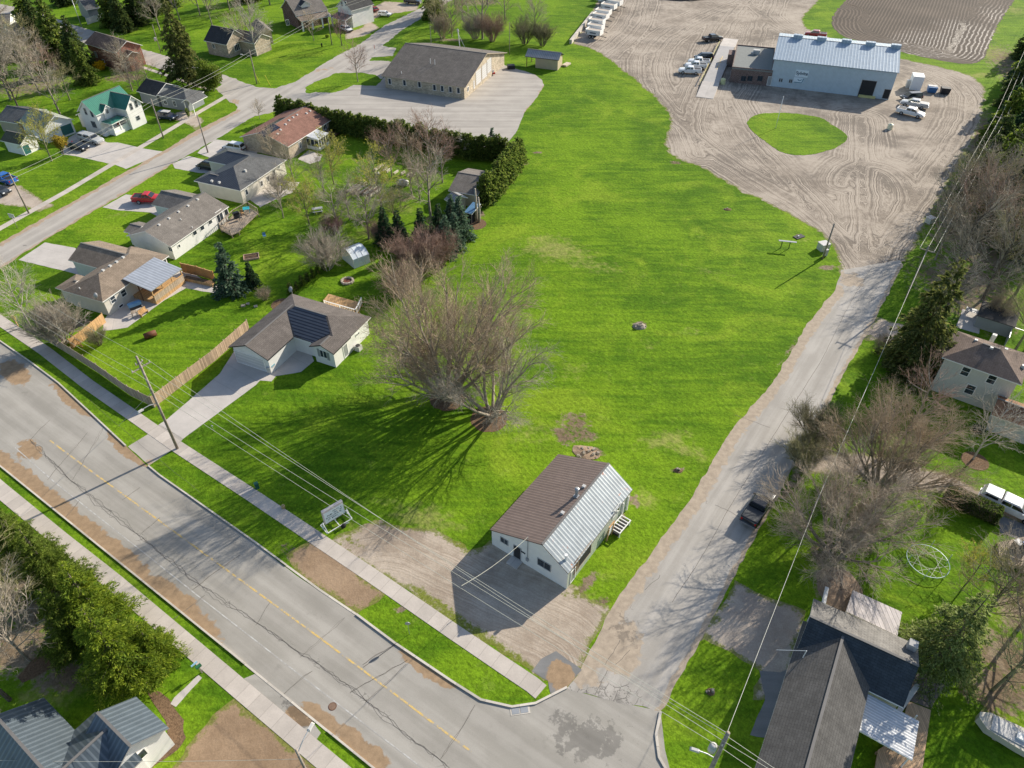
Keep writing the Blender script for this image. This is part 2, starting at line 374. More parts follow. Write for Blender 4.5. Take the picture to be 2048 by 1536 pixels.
SOIL = [(1150, 845, 3.4, 3.0, 30, .78), (1165, 870, 3, 1.7, -10, .85), (1125, 870, 1.6, 3, 20, .9), (1180, 905, 2.2, 1.2, 0, 1.2), (1265, 1000, .9, 1.8, 35, 1.1), (1240, 1030, .6, 2.5, 50, .8),
        (1175, 1165, .9, 2.8, -38, 1.0), (1200, 1205, 2, .9, 30, .9), (1280, 650, 1.3, 1.1, 0, 1.5), (1356, 940, .8, .6, 0, 1.4), (1454, 419, 1, .6, 0, 1.4), (1350, 325, 2, 1, 0, 1.0), (1075, 305, 1.2, .7, 0, 1.3),
        (1598, 472, 1.3, .7, 0, 1.2), (300, 672, 1.1, .6, 20, .0), (590, 1110, 3.4, 1.1, -35, .9), (800, 1215, 1.0, .5, -30, 1.2), (1655, 535, 2.5, 1.0, 10, 1.1), (1580, 700, .6, 6, -38, .8), (1610, 660, .5, 5, -38, .6),
        (60, 1200, 8, 4, -30, .95), (30, 1290, 8, 4, -20, .95), (130, 1350, 5, 2.5, 10, .9), (90, 1180, 6, 3, -10, .9), (1680, 1190, 2.4, 3.2, 60, 1.1), (1640, 1110, 2.2, 2.2, 0, .9), (1700, 1080, 5, 4, 0, .62),
        (2020, 1320, 5, 5, 0, .9), (1990, 1380, 5, 4, 0, .9), (2040, 1220, 5, 5, 0, .8), (770, 330, 3, 5, 0, .6), (800, 395, 8, 4, 0, .65), (720, 385, 7, 2.5, 5, .75), (880, 440, 6, 3, 0, .7), (950, 430, 2.4, 1.8, 20, 1.3),
        (1040, 325, 1.8, 2.2, 20, 1.3), (1010, 370, 1.1, 7, -28, 1.0), (930, 110, 4, 2, 0, .6), (900, 80, 8, 2.4, -5, .85), (1165, 60, 2, 4, -40, .6), (1960, 100, 2.5, 2.5, 0, .9),
        (1950, 450, 14, 36, -18, .85), (1990, 300, 14, 40, -15, .85), (2040, 150, 10, 40, -15, .8), (1960, 620, 9, 9, 0, .8), (1900, 700, 6, 8, 0, .8), (1930, 560, 14, 12, 0, .8), (60, 170, 16, 14, 0, .75), (100, 110, 14, 12, 0, .75), (250, 155, 9, 6, 0, .8), (40, 230, 5, 4, 0, .7),
        (1640, 900, 2, 6, -38, .85), (1590, 960, 1.2, 7, -38, .8), (250, 560, .1, .1, 0, 0), (110, 640, 5, 3, 0, .8), (150, 650, 4, 3, 0, .85), (540, 430, 6, 4, 0, .4), (1830, 700, 4, 5, 0, .9), (1850, 760, 5, 5, 0, .7), (70, 215, 5, 3, 0, .5), (430, 30, 12, 10, 0, .5), (700, -20, 12, 10, 0, .5), (960, 5, 14, 7, 0, .7)]
def make_ground():
    fx = np.arange(-180, 180.1, .8); xs = np.concatenate([[-4000, -1200, -500, -300, -220], fx, [220, 300, 500, 1200, 4000]])
    fy = np.arange(5, 275.1, .8); ys = np.concatenate([[-1500, -400, -120, -40], fy, [300, 350, 450, 700, 1300, 4500]])
    X, Y = np.meshgrid(xs, ys); nx, ny = len(xs), len(ys)
    co = np.stack([X.ravel(), Y.ravel(), np.zeros(nx*ny)], 1); i = np.arange(nx*ny).reshape(ny, nx)
    f = np.stack([i[:-1, :-1], i[:-1, 1:], i[1:, 1:], i[1:, :-1]], -1).reshape(-1, 4)
    me = bpy.data.meshes.new('ground'); me.vertices.add(len(co)); me.vertices.foreach_set('co', co.ravel())
    me.loops.add(f.size); me.loops.foreach_set('vertex_index', f.ravel().astype(np.int32)); me.polygons.add(len(f))
    me.polygons.foreach_set('loop_start', np.arange(0, f.size, 4)); me.polygons.foreach_set('loop_total', np.full(len(f), 4))
    me.update(); me.validate(); me.materials.append(GR); P = co[:, :2]
    setattrs(me, P, {'dry': lambda P: blobs(P, DRY), 'soil': lambda P: blobs(P, SOIL)})
    o = bpy.data.objects.new('ground', me); COL.objects.link(o); tag(o, kind='structure')
make_ground()

# asphalt ------------------------------------------------------------
_a, _b = up(0, 930), up(749, 1536); MAIN_ANG = math.atan2(_b.y-_a.y, _b.x-_a.x)
_a, _b = up(1321, 1422), up(1806, 529); SIDE_ANG = math.atan2(_b.y-_a.y, _b.x-_a.x)
_a, _b = up(0, 536), up(347, 327); LEFT_ANG = math.atan2(_b.y-_a.y, _b.x-_a.x)
def asphalt(name, col, col2, dirt=(.31, .215, .13), wear=.12, stains=.5, streak=3.6):
    m, t = newmat(name); v = t.vec(); uv = t.vec('UV')
    f = t.noise(t.map(uv, (.05, .9, 1)), 1, 4, .6); g = t.noise(v, .25, 4, .6)
    c = t.mix(t.step(t.m('ADD', t.m('MULTIPLY', f, .6), t.m('MULTIPLY', g, .4)), .38, .62), col, col2)
    wv = t.node('ShaderNodeSeparateXYZ', (uv,)).outputs[1]
    tr = t.m('SINE', t.m('MULTIPLY', wv, 2*PI/streak)); c = t.mul(c, t.rng(tr, -1, 1, 1-wear*.5, 1+wear*.5))
    c = t.mul(c, t.rng(t.noise(v, 22, 2), .3, .7, .9, 1.1))
    # alligator cracking in patches
    e = t.vor(t.node('ShaderNodeVectorMath', (v, t.mul((1, 1, 1), t.m('MULTIPLY', t.noise(v, 2, 3), .8))), operation='ADD').outputs[0], 1.1, 'DISTANCE_TO_EDGE')
    cr = t.m('MULTIPLY', t.m('SUBTRACT', 1.0, t.step(e, .008, .035)), t.step(t.m('ADD', t.attr('crack'), t.m('MULTIPLY', t.m('SUBTRACT', t.noise(v, .5, 3), .5), 1.0)), .45, .75))
    c = t.mix(t.m('MULTIPLY', cr, .75), c, (.05, .045, .04))
    st = t.step(t.noise(t.map(v, loc=(9, 3, 0)), .45, 5, .7), .60, .72); c = t.mul(c, t.rng(t.m('MULTIPLY', st, stains), 0, 1, 1, .72))
    d = t.m('ADD', t.attr('dirt'), t.m('MULTIPLY', t.m('SUBTRACT', t.noise(v, .8, 5, .6), .5), .9))
    dc = t.mul(dirt, t.m('MULTIPLY', t.rng(t.noise(v, 1.6, 4), .3, .7, .8, 1.15), t.rng(t.noise(v, 14, 3), .3, .7, .88, 1.12)))
    c = t.mix(t.m('MULTIPLY', t.step(d, .46, .56), t.step(t.attr('dirt'), .02, .15)), c, dc)
    w = t.m('ADD', t.attr('wet'), t.m('MULTIPLY', t.m('SUBTRACT', t.noise(v, 1.1, 5, .7), .5), 1.4)); wf = t.m('MULTIPLY', t.step(w, .5, .62), t.step(t.attr('wet'), .02, .2))
    c = t.mul(c, t.rng(wf, 0, 1, 1, .62))
    t.out(c, t.rng(wf, 0, 1, .9, .55), None, 0, .25); return m
ASPH = asphalt('asphalt_main', (.29, .27, .235), (.365, .34, .30))
ASPH2 = asphalt('asphalt_side', (.33, .305, .27), (.42, .39, .35), (.38, .31, .235), .08, .25, 4.2)
ASPH3 = asphalt('asphalt_old', (.34, .31, .275), (.42, .385, .34), (.37, .28, .20), .08, .3, 3)
ASPHD = asphalt('asphalt_dark', (.17, .17, .165), (.22, .215, .21), wear=.02)
NEAR = [(-300, 685), (0, 930), (275, 1152), (512, 1343), (749, 1536), (1000, 1741)]
FAR = [(-300, 468), (0, 684), (65, 729), (117, 768), (175, 822), (250, 890), (297, 934), (320, 953), (370, 988), (512, 1088), (594, 1152), (713, 1231), (789, 1288), (862, 1337), (902, 1364), (962, 1402), (1024, 1416), (1071, 1409), (1134, 1377)]
def m_dirt(P):
    d1 = segdist(P, wpath(FAR[1:15])); d2 = segdist(P, wpath(NEAR[:5]))
    v = np.maximum(np.clip(1.05-d1/2.0, 0, 1)*blobs(P, [(130, 800, 16, 5, 0, 1), (250, 900, 6, 3, -38, 1), (-60, 660, 12, 5, 0, 1), (870, 1330, 6, 4, -38, 1), (940, 1380, 4, 2, -30, .8)]),
                   np.clip(1.15-d2/2.2, 0, 1)*blobs(P, [(80, 960, 18, 5, -38, 1), (220, 1090, 14, 5, -38, 1), (370, 1180, 10, 4, -38, 1), (740, 1500, 4, 2.4, -38, 1), (640, 1440, 4, 1.5, -38, .9)]))
    return np.maximum(v, blobs(P, [(60, 900, 3, 1.6, -40, .9), (30, 745, 5, 2, -40, .9), (700, 1480, 1.3, 4, 50, .8)]))
CRK = [(60, 880), (140, 960), (270, 1065), (400, 1170), (512, 1245), (640, 1330), (730, 1400), (880, 1520), (950, 1600)]
main = sheet('main_road', FAR+[(1215, 1400), (1321, 1422), (1330, 1500), (1345, 1560), (1500, 1660), (1800, 1850), (1400, 2060), (1000, 1741), (749, 1536), (512, 1343), (275, 1152), (0, 930), (-300, 685)], .008, ASPH, .8,
      attrs={'dirt': m_dirt, 'crack': lambda P: np.clip(.9-segdist(P, wpath(CRK))/1.3, 0, 1)*.75, 'wet': lambda P: blobs(P, [(1180, 1480, 5, 3, 0, .75), (1120, 1440, 3, 2, 0, .6), (560, 1440, 2, 1, 0, .7)])}, ang=MAIN_ANG)
def s_dirt(P):
    l = segdist(P, wpath([(1161, 1340), (1219, 1224), (1269, 1151), (1374, 1008), (1461, 863), (1546, 764), (1611, 654), (1671, 579)])); r = segdist(P, wpath([(1321, 1422), (1399, 1284), (1474, 1143), (1551, 1000), (1618, 888), (1681, 759), (1753, 634), (1806, 529)]))
    return np.maximum(np.maximum(np.clip(1.1-l/2.3, 0, 1), np.clip(.95-r/1.1, 0, 1)), blobs(P, [(1230, 1290, 3.5, 4.5, 0, .9), (1700, 560, 4, 4, 40, .7), (1180, 1360, 3, 1.5, 0, .6)]))
sheet('side_road', [(1134, 1377), (1161, 1340), (1219, 1224), (1269, 1151), (1374, 1008), (1461, 863), (1546, 764), (1611, 654), (1671, 579), (1680, 552), (1682, 540), (1800, 520), (1806, 529), (1753, 634), (1681, 759), (1656, 810), (1618, 888), (1583, 938), (1551, 1000), (1474, 1143), (1399, 1284), (1321, 1422), (1215, 1400)],
      .012, ASPH2, .8, .25, {'dirt': s_dirt, 'crack': lambda P: np.maximum(np.clip(.8-segdist(P, wpath([(1180, 1330), (1290, 1180), (1400, 1020), (1500, 880)]))/1.2, 0, 1)*.7, blobs(P, [(1200, 1300, 4, 3, 0, .7), (1190, 1400, 6, 3, 0, .9)])),
                             'wet': lambda P: blobs(P, [(1250, 1260, 3, 3, 0, .6), (1190, 1420, 6, 3, 0, .65), (1230, 1390, 4, 3, 0, .5)])}, SIDE_ANG)
sheet('upper_road', [(-120, -22), (0, 8), (75, 22), (140, 48), (207, 68), (262, 92), (320, 108), (400, 134), (455, 152), (512, 174), (549, 177), (587, 165), (672, 113), (722, 87), (767, 52), (800, 36), (840, 17), (880, -14), (900, -60), (960, -60), (905, 0), (862, 24), (837, 40), (802, 62), (765, 92), (792, 96), (785, 112), (742, 115), (740, 122), (777, 122), (800, 130), (760, 160), (752, 150), (722, 145), (672, 146), (660, 152), (632, 163), (610, 175), (612, 186), (660, 196), (720, 200), (740, 240), (600, 215), (557, 222), (512, 232), (462, 205), (430, 178), (445, 168), (400, 158), (335, 142), (262, 120), (225, 110), (150, 80), (40, 42), (0, 30), (-140, -4)],
      .012, ASPH3, 1.5, .5, {'dirt': lambda P: blobs(P, [(480, 205, 6, 2, -30, .7), (560, 215, 6, 3, 0, .5), (640, 140, 9, 3, 20, .55), (120, 60, 20, 3, -25, .6)]), 'crack': lambda P: np.zeros(len(P)), 'wet': lambda P: np.zeros(len(P))}, LEFT_ANG)
sheet('left_street', [(-150, 575), (0, 486), (180, 384), (240, 350), (327, 302), (395, 260), (472, 222), (479, 200), (465, 190), (437, 176), (512, 176), (560, 210), (557, 222), (512, 230), (430, 280), (347, 327), (255, 384), (192, 419), (0, 536), (-150, 625)],
      .016, ASPH3, 1.2, .4, {'dirt': lambda P: np.maximum(np.clip(1-segdist(P, wpath([(-150, 575), (0, 486), (180, 384), (327, 302), (472, 222)]))/2.0, 0, 1), np.clip(.9-segdist(P, wpath([(0, 536), (192, 419), (347, 327)]))/1.2, 0, 1)), 'crack': lambda P: np.zeros(len(P)), 'wet': lambda P: blobs(P, [(45, 495, 1, .8, 0, 1)])}, LEFT_ANG)
sheet('parking_lot', [(606, 190), (632, 184), (662, 186), (687, 180), (707, 170), (752, 172), (830, 90), (900, 100), (987, 122), (1024, 136), (1049, 142), (1071, 150), (1084, 160), (1088, 172), (1074, 195), (1049, 225), (1034, 262), (1005, 300), (940, 300), (850, 282), (740, 262), (640, 240), (566, 226)],
      .020, ASPH3, 1.5, .15, {'dirt': lambda P: np.clip(.7-segdist(P, wpath([(1049, 225), (1088, 172), (1071, 150)]))/1.2, 0, 1), 'crack': lambda P: np.zeros(len(P)), 'wet': lambda P: np.zeros(len(P))}, 0)

# gravel --------------------------------------------------------------
def gravel_mat(name, a, b, d, amp=1.0, fq=2.2):
    m, t = newmat(name); v = t.vec()
    fl = t.attr('flow'); w = t.m('ADD', t.m('MULTIPLY', fl, fq), t.m('MULTIPLY', t.noise(v, .11, 4, .6), 5.0))
    s1 = t.node('ShaderNodeTexNoise', {'W': w}, noise_dimensions='1D'); s1.inputs['Scale'].default_value = 1.0; s1.inputs['Detail'].default_value = 4; s1.inputs['Roughness'].default_value = .75
    near = t.step(fl, 9, 1.0)
    st = t.m('MULTIPLY', t.m('MULTIPLY', t.m('SUBTRACT', s1.outputs[0], .5), t.rng(near, 0, 1, .2*amp, 2.1*amp)), t.rng(t.noise(t.map(v, loc=(77, 3, 0)), .1, 3), .35, .65, .25, 1.25))
    g = t.m('ADD', t.m('MULTIPLY', t.noise(v, .09, 5, .65), 1.0), t.m('MULTIPLY', t.noise(v, .8, 4), .35))
    base = t.m('ADD', g, st)
    c = t.mix(t.step(base, .45, .85), a, b)
    c = t.mix(t.m('MULTIPLY', t.step(t.m('ADD', t.noise(t.map(v, loc=(5, 50, 0)), .07, 5, .7), t.m('MULTIPLY', st, -.5)), .48, .66), .8), c, d)
    c = t.mul(c, t.rng(t.noise(v, 6, 4, .7), .3, .7, .86, 1.14)); c = t.mul(c, t.rng(t.noise(v, 26, 2), .3, .7, .85, 1.15))
    mo = t.m('ADD', t.attr('moss'), t.m('MULTIPLY', t.m('SUBTRACT', t.noise(v, 1.8, 5, .75), .5), 1.6))
    c = t.mix(t.m('MULTIPLY', t.step(mo, .5, .8), t.step(t.attr('moss'), .02, .2)), c, t.mul((.17, .19, .035), t.rng(t.noise(v, 7, 3), .3, .7, .6, 1.35)))
    ed = t.m('ADD', t.attr('edge'), t.m('MULTIPLY', t.m('SUBTRACT', t.noise(v, 1.1, 5, .8), .5), 3.2)); c = t.mix(t.m('MULTIPLY', t.step(ed, .55, .1), .85), c, t.mul((.16, .185, .03), t.rng(t.noise(v, 5, 3), .3, .7, .6, 1.3)))
    t.out(c, .95, t.bump(t.m('ADD', t.m('MULTIPLY', st, .8), t.noise(v, 2.5, 2, .6)), .4, .08), 0, .15); return m
YARD = gravel_mat('yard_gravel', (.205, .17, .135), (.415, .355, .29), (.165, .14, .115))
FLOWS = [[(1720, 540), (1660, 455), (1590, 400), (1500, 350), (1420, 300), (1350, 235), (1300, 175), (1290, 120), (1330, 70), (1420, 25), (1500, -5), (1560, -50)],
         [(1730, 540), (1728, 440), (1724, 330), (1722, 235)], [(1750, 530), (1810, 430), (1880, 330), (1935, 250), (1945, 195), (1905, 155), (1830, 132), (1700, 95), (1640, 85), (1560, 60), (1500, 10)],
         [(1680, 370), (1690, 340), (1730, 325), (1780, 335), (1815, 365), (1825, 400)], [(1640, 430), (1560, 345), (1500, 290), (1470, 240), (1455, 200)], [(1455, 200), (1490, 130), (1530, 20), (1560, -50)],
         [(1200, 110), (1260, 60), (1280, 20), (1290, -50)], [(1400, 310), (1370, 240), (1400, 180), (1440, 60), (1510, -20)]]
sheet('gravel_yard', [(1680, 548), (1675, 509), (1661, 486), (1643, 469), (1606, 444), (1536, 406), (1484, 384), (1399, 332), (1349, 315), (1331, 300), (1331, 270), (1344, 240), (1331, 217), (1306, 192), (1274, 162), (1244, 140), (1209, 112), (1184, 97), (1160, 91), (1142, 88), (1165, 55), (1188, 18), (1200, -5), (1230, -60), (1600, -120), (1680, -60), (1640, 0), (1613, 25), (1603, 42), (1618, 60), (1643, 70), (1696, 84), (1740, 95), (1808, 120), (1868, 130), (1923, 145), (1958, 160), (1971, 180), (1968, 212), (1961, 250), (1941, 287), (1918, 332), (1888, 384), (1856, 439), (1823, 501), (1808, 532)],
      .004, YARD, 1.0, .7, {'flow': lambda P: np.min([segdist(P, wpath(f, 2)) for f in FLOWS], 0), 'moss': lambda P: blobs(P, [(1640, 235, 4, 1.5, -10, .5)])}, sm=1)
LOT = gravel_mat('lot_gravel', (.33, .27, .21), (.47, .395, .315), (.28, .22, .165), .35, 3)
sheet('store_gravel_lot', [(660, 1085), (700, 1062), (749, 1040), (787, 1050), (869, 1056), (900, 1075), (935, 1100), (990, 1082), (1060, 1118), (1131, 1165), (1160, 1185), (1200, 1205), (1222, 1226), (1161, 1342), (1134, 1377), (1086, 1362), (1024, 1322), (762, 1150), (700, 1110)], .004, LOT, .7, .7,
      {'flow': lambda P: segdist(P, wpath([(1190, 1330), (1150, 1260), (1050, 1220), (900, 1150), (800, 1100), (720, 1110)], 2)),
       'moss': lambda P: np.maximum(np.clip(.95-segdist(P, wpath([(830, 1180), (900, 1230), (960, 1270), (1050, 1335)]))/1.6, 0, 1), blobs(P, [(690, 1075, 4, 1.2, -30, .7), (800, 1058, 5, .8, -10, .6), (920, 1085, 3, 1.2, -40, .8), (1150, 1190, 2.2, .9, 0, .8)]))})
MUD = gravel_mat('mud', (.25, .17, .105), (.34, .24, .155), (.20, .135, .085), .2, 2)
zero = {'flow': lambda P: np.full(len(P), 5.0), 'moss': lambda P: np.zeros(len(P))}
sheet('dirt_apron', [(572, 1108), (640, 1070), (700, 1122), (738, 1162), (772, 1188), (745, 1210), (714, 1229), (654, 1190), (596, 1150)], .012, MUD, .6, .25, zero)
sheet('corner_apron', [(1064, 1342), (1082, 1318), (1112, 1302), (1136, 1320), (1164, 1340), (1134, 1374), (1102, 1392), (1096, 1362)], .016, ASPHD, .6, .1, {'dirt': lambda P: blobs(P, [(1120, 1350, 2, 2, 0, .9)]), 'crack': lambda P: np.zeros(len(P)), 'wet': lambda P: np.zeros(len(P))})
sheet('dirt_driveway', [(468, 1397), (512, 1430), (592, 1497), (660, 1560), (560, 1700), (180, 1780), (330, 1560), (372, 1495), (425, 1430)], .006, MUD, .8, .3, zero)
sheet('driveway_mouth', [(488, 1357), (512, 1347), (612, 1424), (642, 1466), (625, 1492), (560, 1430)], .012, ASPH, .6, .15, {'dirt': lambda P: blobs(P, [(600, 1430, 2, 1.5, 0, .9)]), 'crack': lambda P: np.zeros(len(P)), 'wet': lambda P: blobs(P, [(600, 1425, 3, 1.5, -40, .8)])})
GDRV = gravel_mat('drive_gravel', (.33, .27, .22), (.45, .38, .31), (.28, .23, .185), .3, 3)
for nm, pl in (('side_driveway', [(1469, 1160), (1536, 1194), (1612, 1222), (1590, 1330), (1560, 1395), (1505, 1400), (1519, 1341), (1409, 1279), (1395, 1284)]),
               ('long_driveway', [(1600, 905), (1700, 905), (1786, 915), (1906, 953), (1981, 988), (2130, 1050), (2130, 1085), (1961, 1018), (1893, 988), (1760, 965), (1680, 950), (1585, 945)]),
               ('north_driveway', [(1753, 634), (1808, 649), (1830, 655), (1815, 690), (1788, 684), (1731, 681), (1722, 676)]),
               ('jeep_driveway', [(345, 228), (375, 218), (408, 240), (395, 262), (374, 249), (350, 240)]), ('truck_driveway', [(-80, 372), (0, 368), (45, 372), (70, 392), (108, 412), (80, 424), (50, 414), (-80, 400)]),
               ('court_driveway', [(690, 80), (730, 72), (760, 56), (740, 40), (770, 30), (835, 20), (840, 8), (770, 2), (735, 20), (725, 55), (690, 66)])):
    sheet(nm, pl, .006 if nm != 'side_driveway' else .007, GDRV, 1.0, .4, zero)

# ploughed field -------------------------------------------------------
m, t = newmat('field_soil'); v = t.vec(); fa, fb = up(1720, 60), up(1770, -20); fang = .0 + math.atan2(fb.y-fa.y, fb.x-fa.x)
rv = t.node('ShaderNodeSeparateXYZ', (t.map(v, (1, 1, 1), (0, 0, -fang)),)).outputs[1]
hd = t.attr('head'); w1 = t.m('ADD', t.m('MULTIPLY', rv, 1.35), t.m('MULTIPLY', t.noise(v, .25, 3), .8)); w2 = t.m('ADD', t.m('MULTIPLY', hd, 1.1), t.m('MULTIPLY', t.noise(v, .2, 3), 2))
sel = t.step(t.m('ADD', hd, t.m('MULTIPLY', t.noise(v, .12, 2), 6)), 12.5, 10.5)
wv = t.mix(sel, t.mul((1, 1, 1), w1), t.mul((1, 1, 1), w2))
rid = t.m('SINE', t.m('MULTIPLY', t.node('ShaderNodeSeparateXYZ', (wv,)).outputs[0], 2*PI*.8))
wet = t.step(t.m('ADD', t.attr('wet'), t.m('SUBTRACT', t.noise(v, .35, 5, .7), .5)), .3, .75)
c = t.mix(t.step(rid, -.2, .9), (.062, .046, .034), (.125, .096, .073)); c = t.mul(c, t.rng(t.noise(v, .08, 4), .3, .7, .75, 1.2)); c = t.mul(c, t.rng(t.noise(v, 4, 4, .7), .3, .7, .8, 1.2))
c = t.mix(t.m('MULTIPLY', wet, t.m('MULTIPLY', t.step(rid, .2, 1.0), t.step(t.noise(v, .9, 5, .8), .48, .62))), c, (.48, .43, .38))  # whitish sheen of the wet ridges, put into the soil colour
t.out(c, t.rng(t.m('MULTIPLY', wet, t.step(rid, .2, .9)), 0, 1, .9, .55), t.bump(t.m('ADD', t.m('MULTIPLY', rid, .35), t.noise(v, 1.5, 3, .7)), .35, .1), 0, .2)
FIELD = [(1700, -10), (1673, 20), (1661, 42), (1668, 60), (1696, 78), (1811, 106), (1861, 118), (1936, 130), (1968, 121), (1981, 82), (1998, 45), (2026, 5), (2080, -80), (1760, -90)]
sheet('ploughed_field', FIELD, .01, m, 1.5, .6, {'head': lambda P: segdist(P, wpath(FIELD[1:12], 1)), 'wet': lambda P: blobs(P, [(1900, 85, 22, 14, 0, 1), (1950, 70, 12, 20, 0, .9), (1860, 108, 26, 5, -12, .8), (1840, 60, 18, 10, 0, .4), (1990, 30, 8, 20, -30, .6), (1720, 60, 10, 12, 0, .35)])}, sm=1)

# grass on top of the gravel ---------------------------------------------
gz = {'dry': lambda P: np.zeros(len(P)), 'soil': lambda P: np.clip(.62-segdist(P, P[:1])*0-.62, 0, 1)}
sheet('grass_island', [(1519, 228), (1536, 226), (1586, 226), (1643, 235), (1666, 250), (1691, 267), (1697, 277), (1676, 295), (1636, 307), (1598, 312), (1561, 305), (1536, 287), (1519, 275), (1499, 257), (1493, 245), (1504, 233)], .04, GR, 1.0, .3, {'dry': lambda P: blobs(P, [(1640, 290, 3, 1, 10, .4)]), 'soil': lambda P: blobs(P, [(1670, 250, 2, 1.2, -40, .9)])}, sm=1, thick=.04)
sheet('grass_island', [(610, 177), (632, 166), (660, 154), (672, 147), (722, 146), (752, 151), (764, 160), (752, 172), (707, 170), (687, 180), (662, 186), (632, 184), (617, 180)], .03, GR, 1.0, .3, {'dry': lambda P: P[:, 0]*0, 'soil': lambda P: P[:, 0]*0+.0}, thick=.03)

# concrete --------------------------------------------------------------
def concrete(name, col, joint=1.5, var=.12):
    m, t = newmat(name); v = t.vec(); uv = t.node('ShaderNodeSeparateXYZ', (t.vec('UV'),)).outputs
    fr = t.m('ABSOLUTE', t.m('SUBTRACT', t.m('FRACT', t.m('DIVIDE', uv[0], joint)), .5)); j = t.step(fr, .5-.02/joint, .5)
    cell = t.node('ShaderNodeTexWhiteNoise', {'W': t.m('FLOOR', t.m('DIVIDE', uv[0], joint))}, noise_dimensions='1D').outputs['Value']
    c = t.mul(col, t.m('MULTIPLY', t.rng(cell, 0, 1, 1-var, 1+var*.6), t.rng(t.noise(v, .5, 5, .65), .3, .7, .88, 1.08)))
    c = t.mul(c, t.rng(t.noise(v, 12, 3), .3, .7, .94, 1.06))
    c = t.mix(t.m('MULTIPLY', j, .7), c, (.12, .10, .08)); t.out(c, .85, t.bump(t.m('MULTIPLY', j, -1), .5, .02), 0, .25); return m
CONC = concrete('sidewalk_concrete', (.50, .445, .39)); CONC2 = concrete('drive_concrete', (.50, .46, .42), 3.0, .05); KERB = concrete('kerb_concrete', (.55, .50, .43), 3.0, .15)
ribbon('sidewalk', [(-300, 418), (-140, 540), (0, 641), (90, 702), (175, 768), (270, 834), (351, 891), (500, 988), (745, 1152), (905, 1262), (1010, 1333), (1064, 1369), (1082, 1384)], 1.55, .03, CONC, .03)
ribbon('sidewalk', [(-200, 805), (0, 979), (120, 1078), (228, 1164), (500, 1395), (668, 1536), (900, 1730)], 1.6, .03, CONC, .03)
ribbon('sidewalk', [(-100, 515), (0, 457), (131, 384), (277, 297), (412, 216), (457, 190)], 1.3, .03, CONC, .03)
ribbon('sidewalk', [(180, 96), (260, 126), (335, 151), (420, 180)], 1.1, .03, CONC, .03)
b = MB(); ribbon('k', [(345, 1268), (352, 1258), (395, 1204), (412, 1184)], .8, .025, None, .02, join=b)
o = sheet('garden_path', [(341, 1408), (348, 1396), (397, 1350), (404, 1356), (352, 1414)], .02, CONC2, .5, .08, px=True)
sheet('house_driveway', [(318, 849), (335, 838), (387, 793), (440, 747), (452, 728), (470, 700), (540, 720), (585, 690), (615, 690), (628, 722), (602, 744), (552, 752), (543, 763), (520, 761), (512, 770), (366, 878)], .014, CONC2, 1.0, .04, ang=MAIN_ANG+PI/2)
sheet('driveway_apron', [(300, 866), (318, 849), (366, 878), (350, 896), (298, 931), (256, 893)], .010, ASPH3, .7, .06, {'dirt': lambda P: blobs(P, [(300, 925, 1, 1, 0, .7)]), 'crack': lambda P: P[:, 0]*0+.2, 'wet': lambda P: P[:, 0]*0}, MAIN_ANG)
sheet('front_driveway', [(122, 308), (138, 275), (160, 262), (215, 285), (235, 285), (292, 298), (332, 304), (252, 338), (232, 330), (222, 328), (150, 312)], .010, CONC2, 1.2, .1, ang=LEFT_ANG+PI/2)
sheet('front_driveway', [(345, 328), (377, 312), (402, 318), (445, 330), (444, 348), (400, 346), (350, 337)], .020, CONC2, 1.2, .1, ang=LEFT_ANG)
sheet('front_driveway', [(400, 300), (432, 279), (520, 290), (512, 312), (455, 303), (436, 322), (395, 306)], .020, CONC2, 1.2, .1, ang=LEFT_ANG)
sheet('front_driveway', [(205, 415), (252, 389), (330, 398), (330, 440), (300, 425), (240, 421)], .020, CONC2, 1.2, .08, ang=LEFT_ANG)
sheet('front_driveway', [(37, 520), (90, 485), (150, 496), (175, 520), (165, 552), (125, 541)], .020, CONC2, 1.2, .08, ang=LEFT_ANG)
sheet('patio', [(208, 640), (224, 618), (262, 590), (330, 560), (352, 545), (372, 540), (410, 560), (455, 575), (444, 588), (400, 582), (372, 576), (330, 600), (300, 622), (255, 655), (205, 662)], .012, CONC2, 1, .1, ang=.3)
sheet('patio', [(596, 318), (618, 300), (645, 310), (640, 322), (620, 328)], .012, CONC2, 1, .1)
sheet('patio', [(500, 400), (520, 372), (560, 362), (600, 365), (585, 385), (545, 402), (520, 415)], .012, CONC2, 1, .2)
sheet('parking_pad', [(2000, 1065), (1998, 1030), (2120, 1075), (2120, 1110)], .012, ASPHD, 1, .05, {'dirt': lambda P: P[:, 0]*0, 'crack': lambda P: P[:, 0]*0, 'wet': lambda P: P[:, 0]*0})
# kerbs
def kerb(px, w=.16, h=.12): o = ribbon('kerb', px, w, h, KERB, h); return o
kerb([(-300, 466), (0, 682), (65, 727), (117, 766), (175, 820), (252, 892)]); kerb([(297, 932), (320, 951), (370, 986), (512, 1086), (573, 1131)]); kerb([(713, 1229), (789, 1286), (862, 1335), (902, 1362), (962, 1400), (1024, 1414), (1071, 1407), (1134, 1375)], .2)
ribbon('kerb', [(573, 1131), (640, 1180), (713, 1229)], .2, .03, KERB, .03)
kerb([(-300, 687), (0, 932), (275, 1154), (490, 1328)]); ribbon('kerb', [(490, 1328), (560, 1385), (655, 1462)], .18, .03, KERB, .03); kerb([(655, 1462), (749, 1538), (1000, 1743)])
kerb([(1321, 1424), (1312, 1470), (1318, 1515), (1345, 1562), (1500, 1664)], .22)
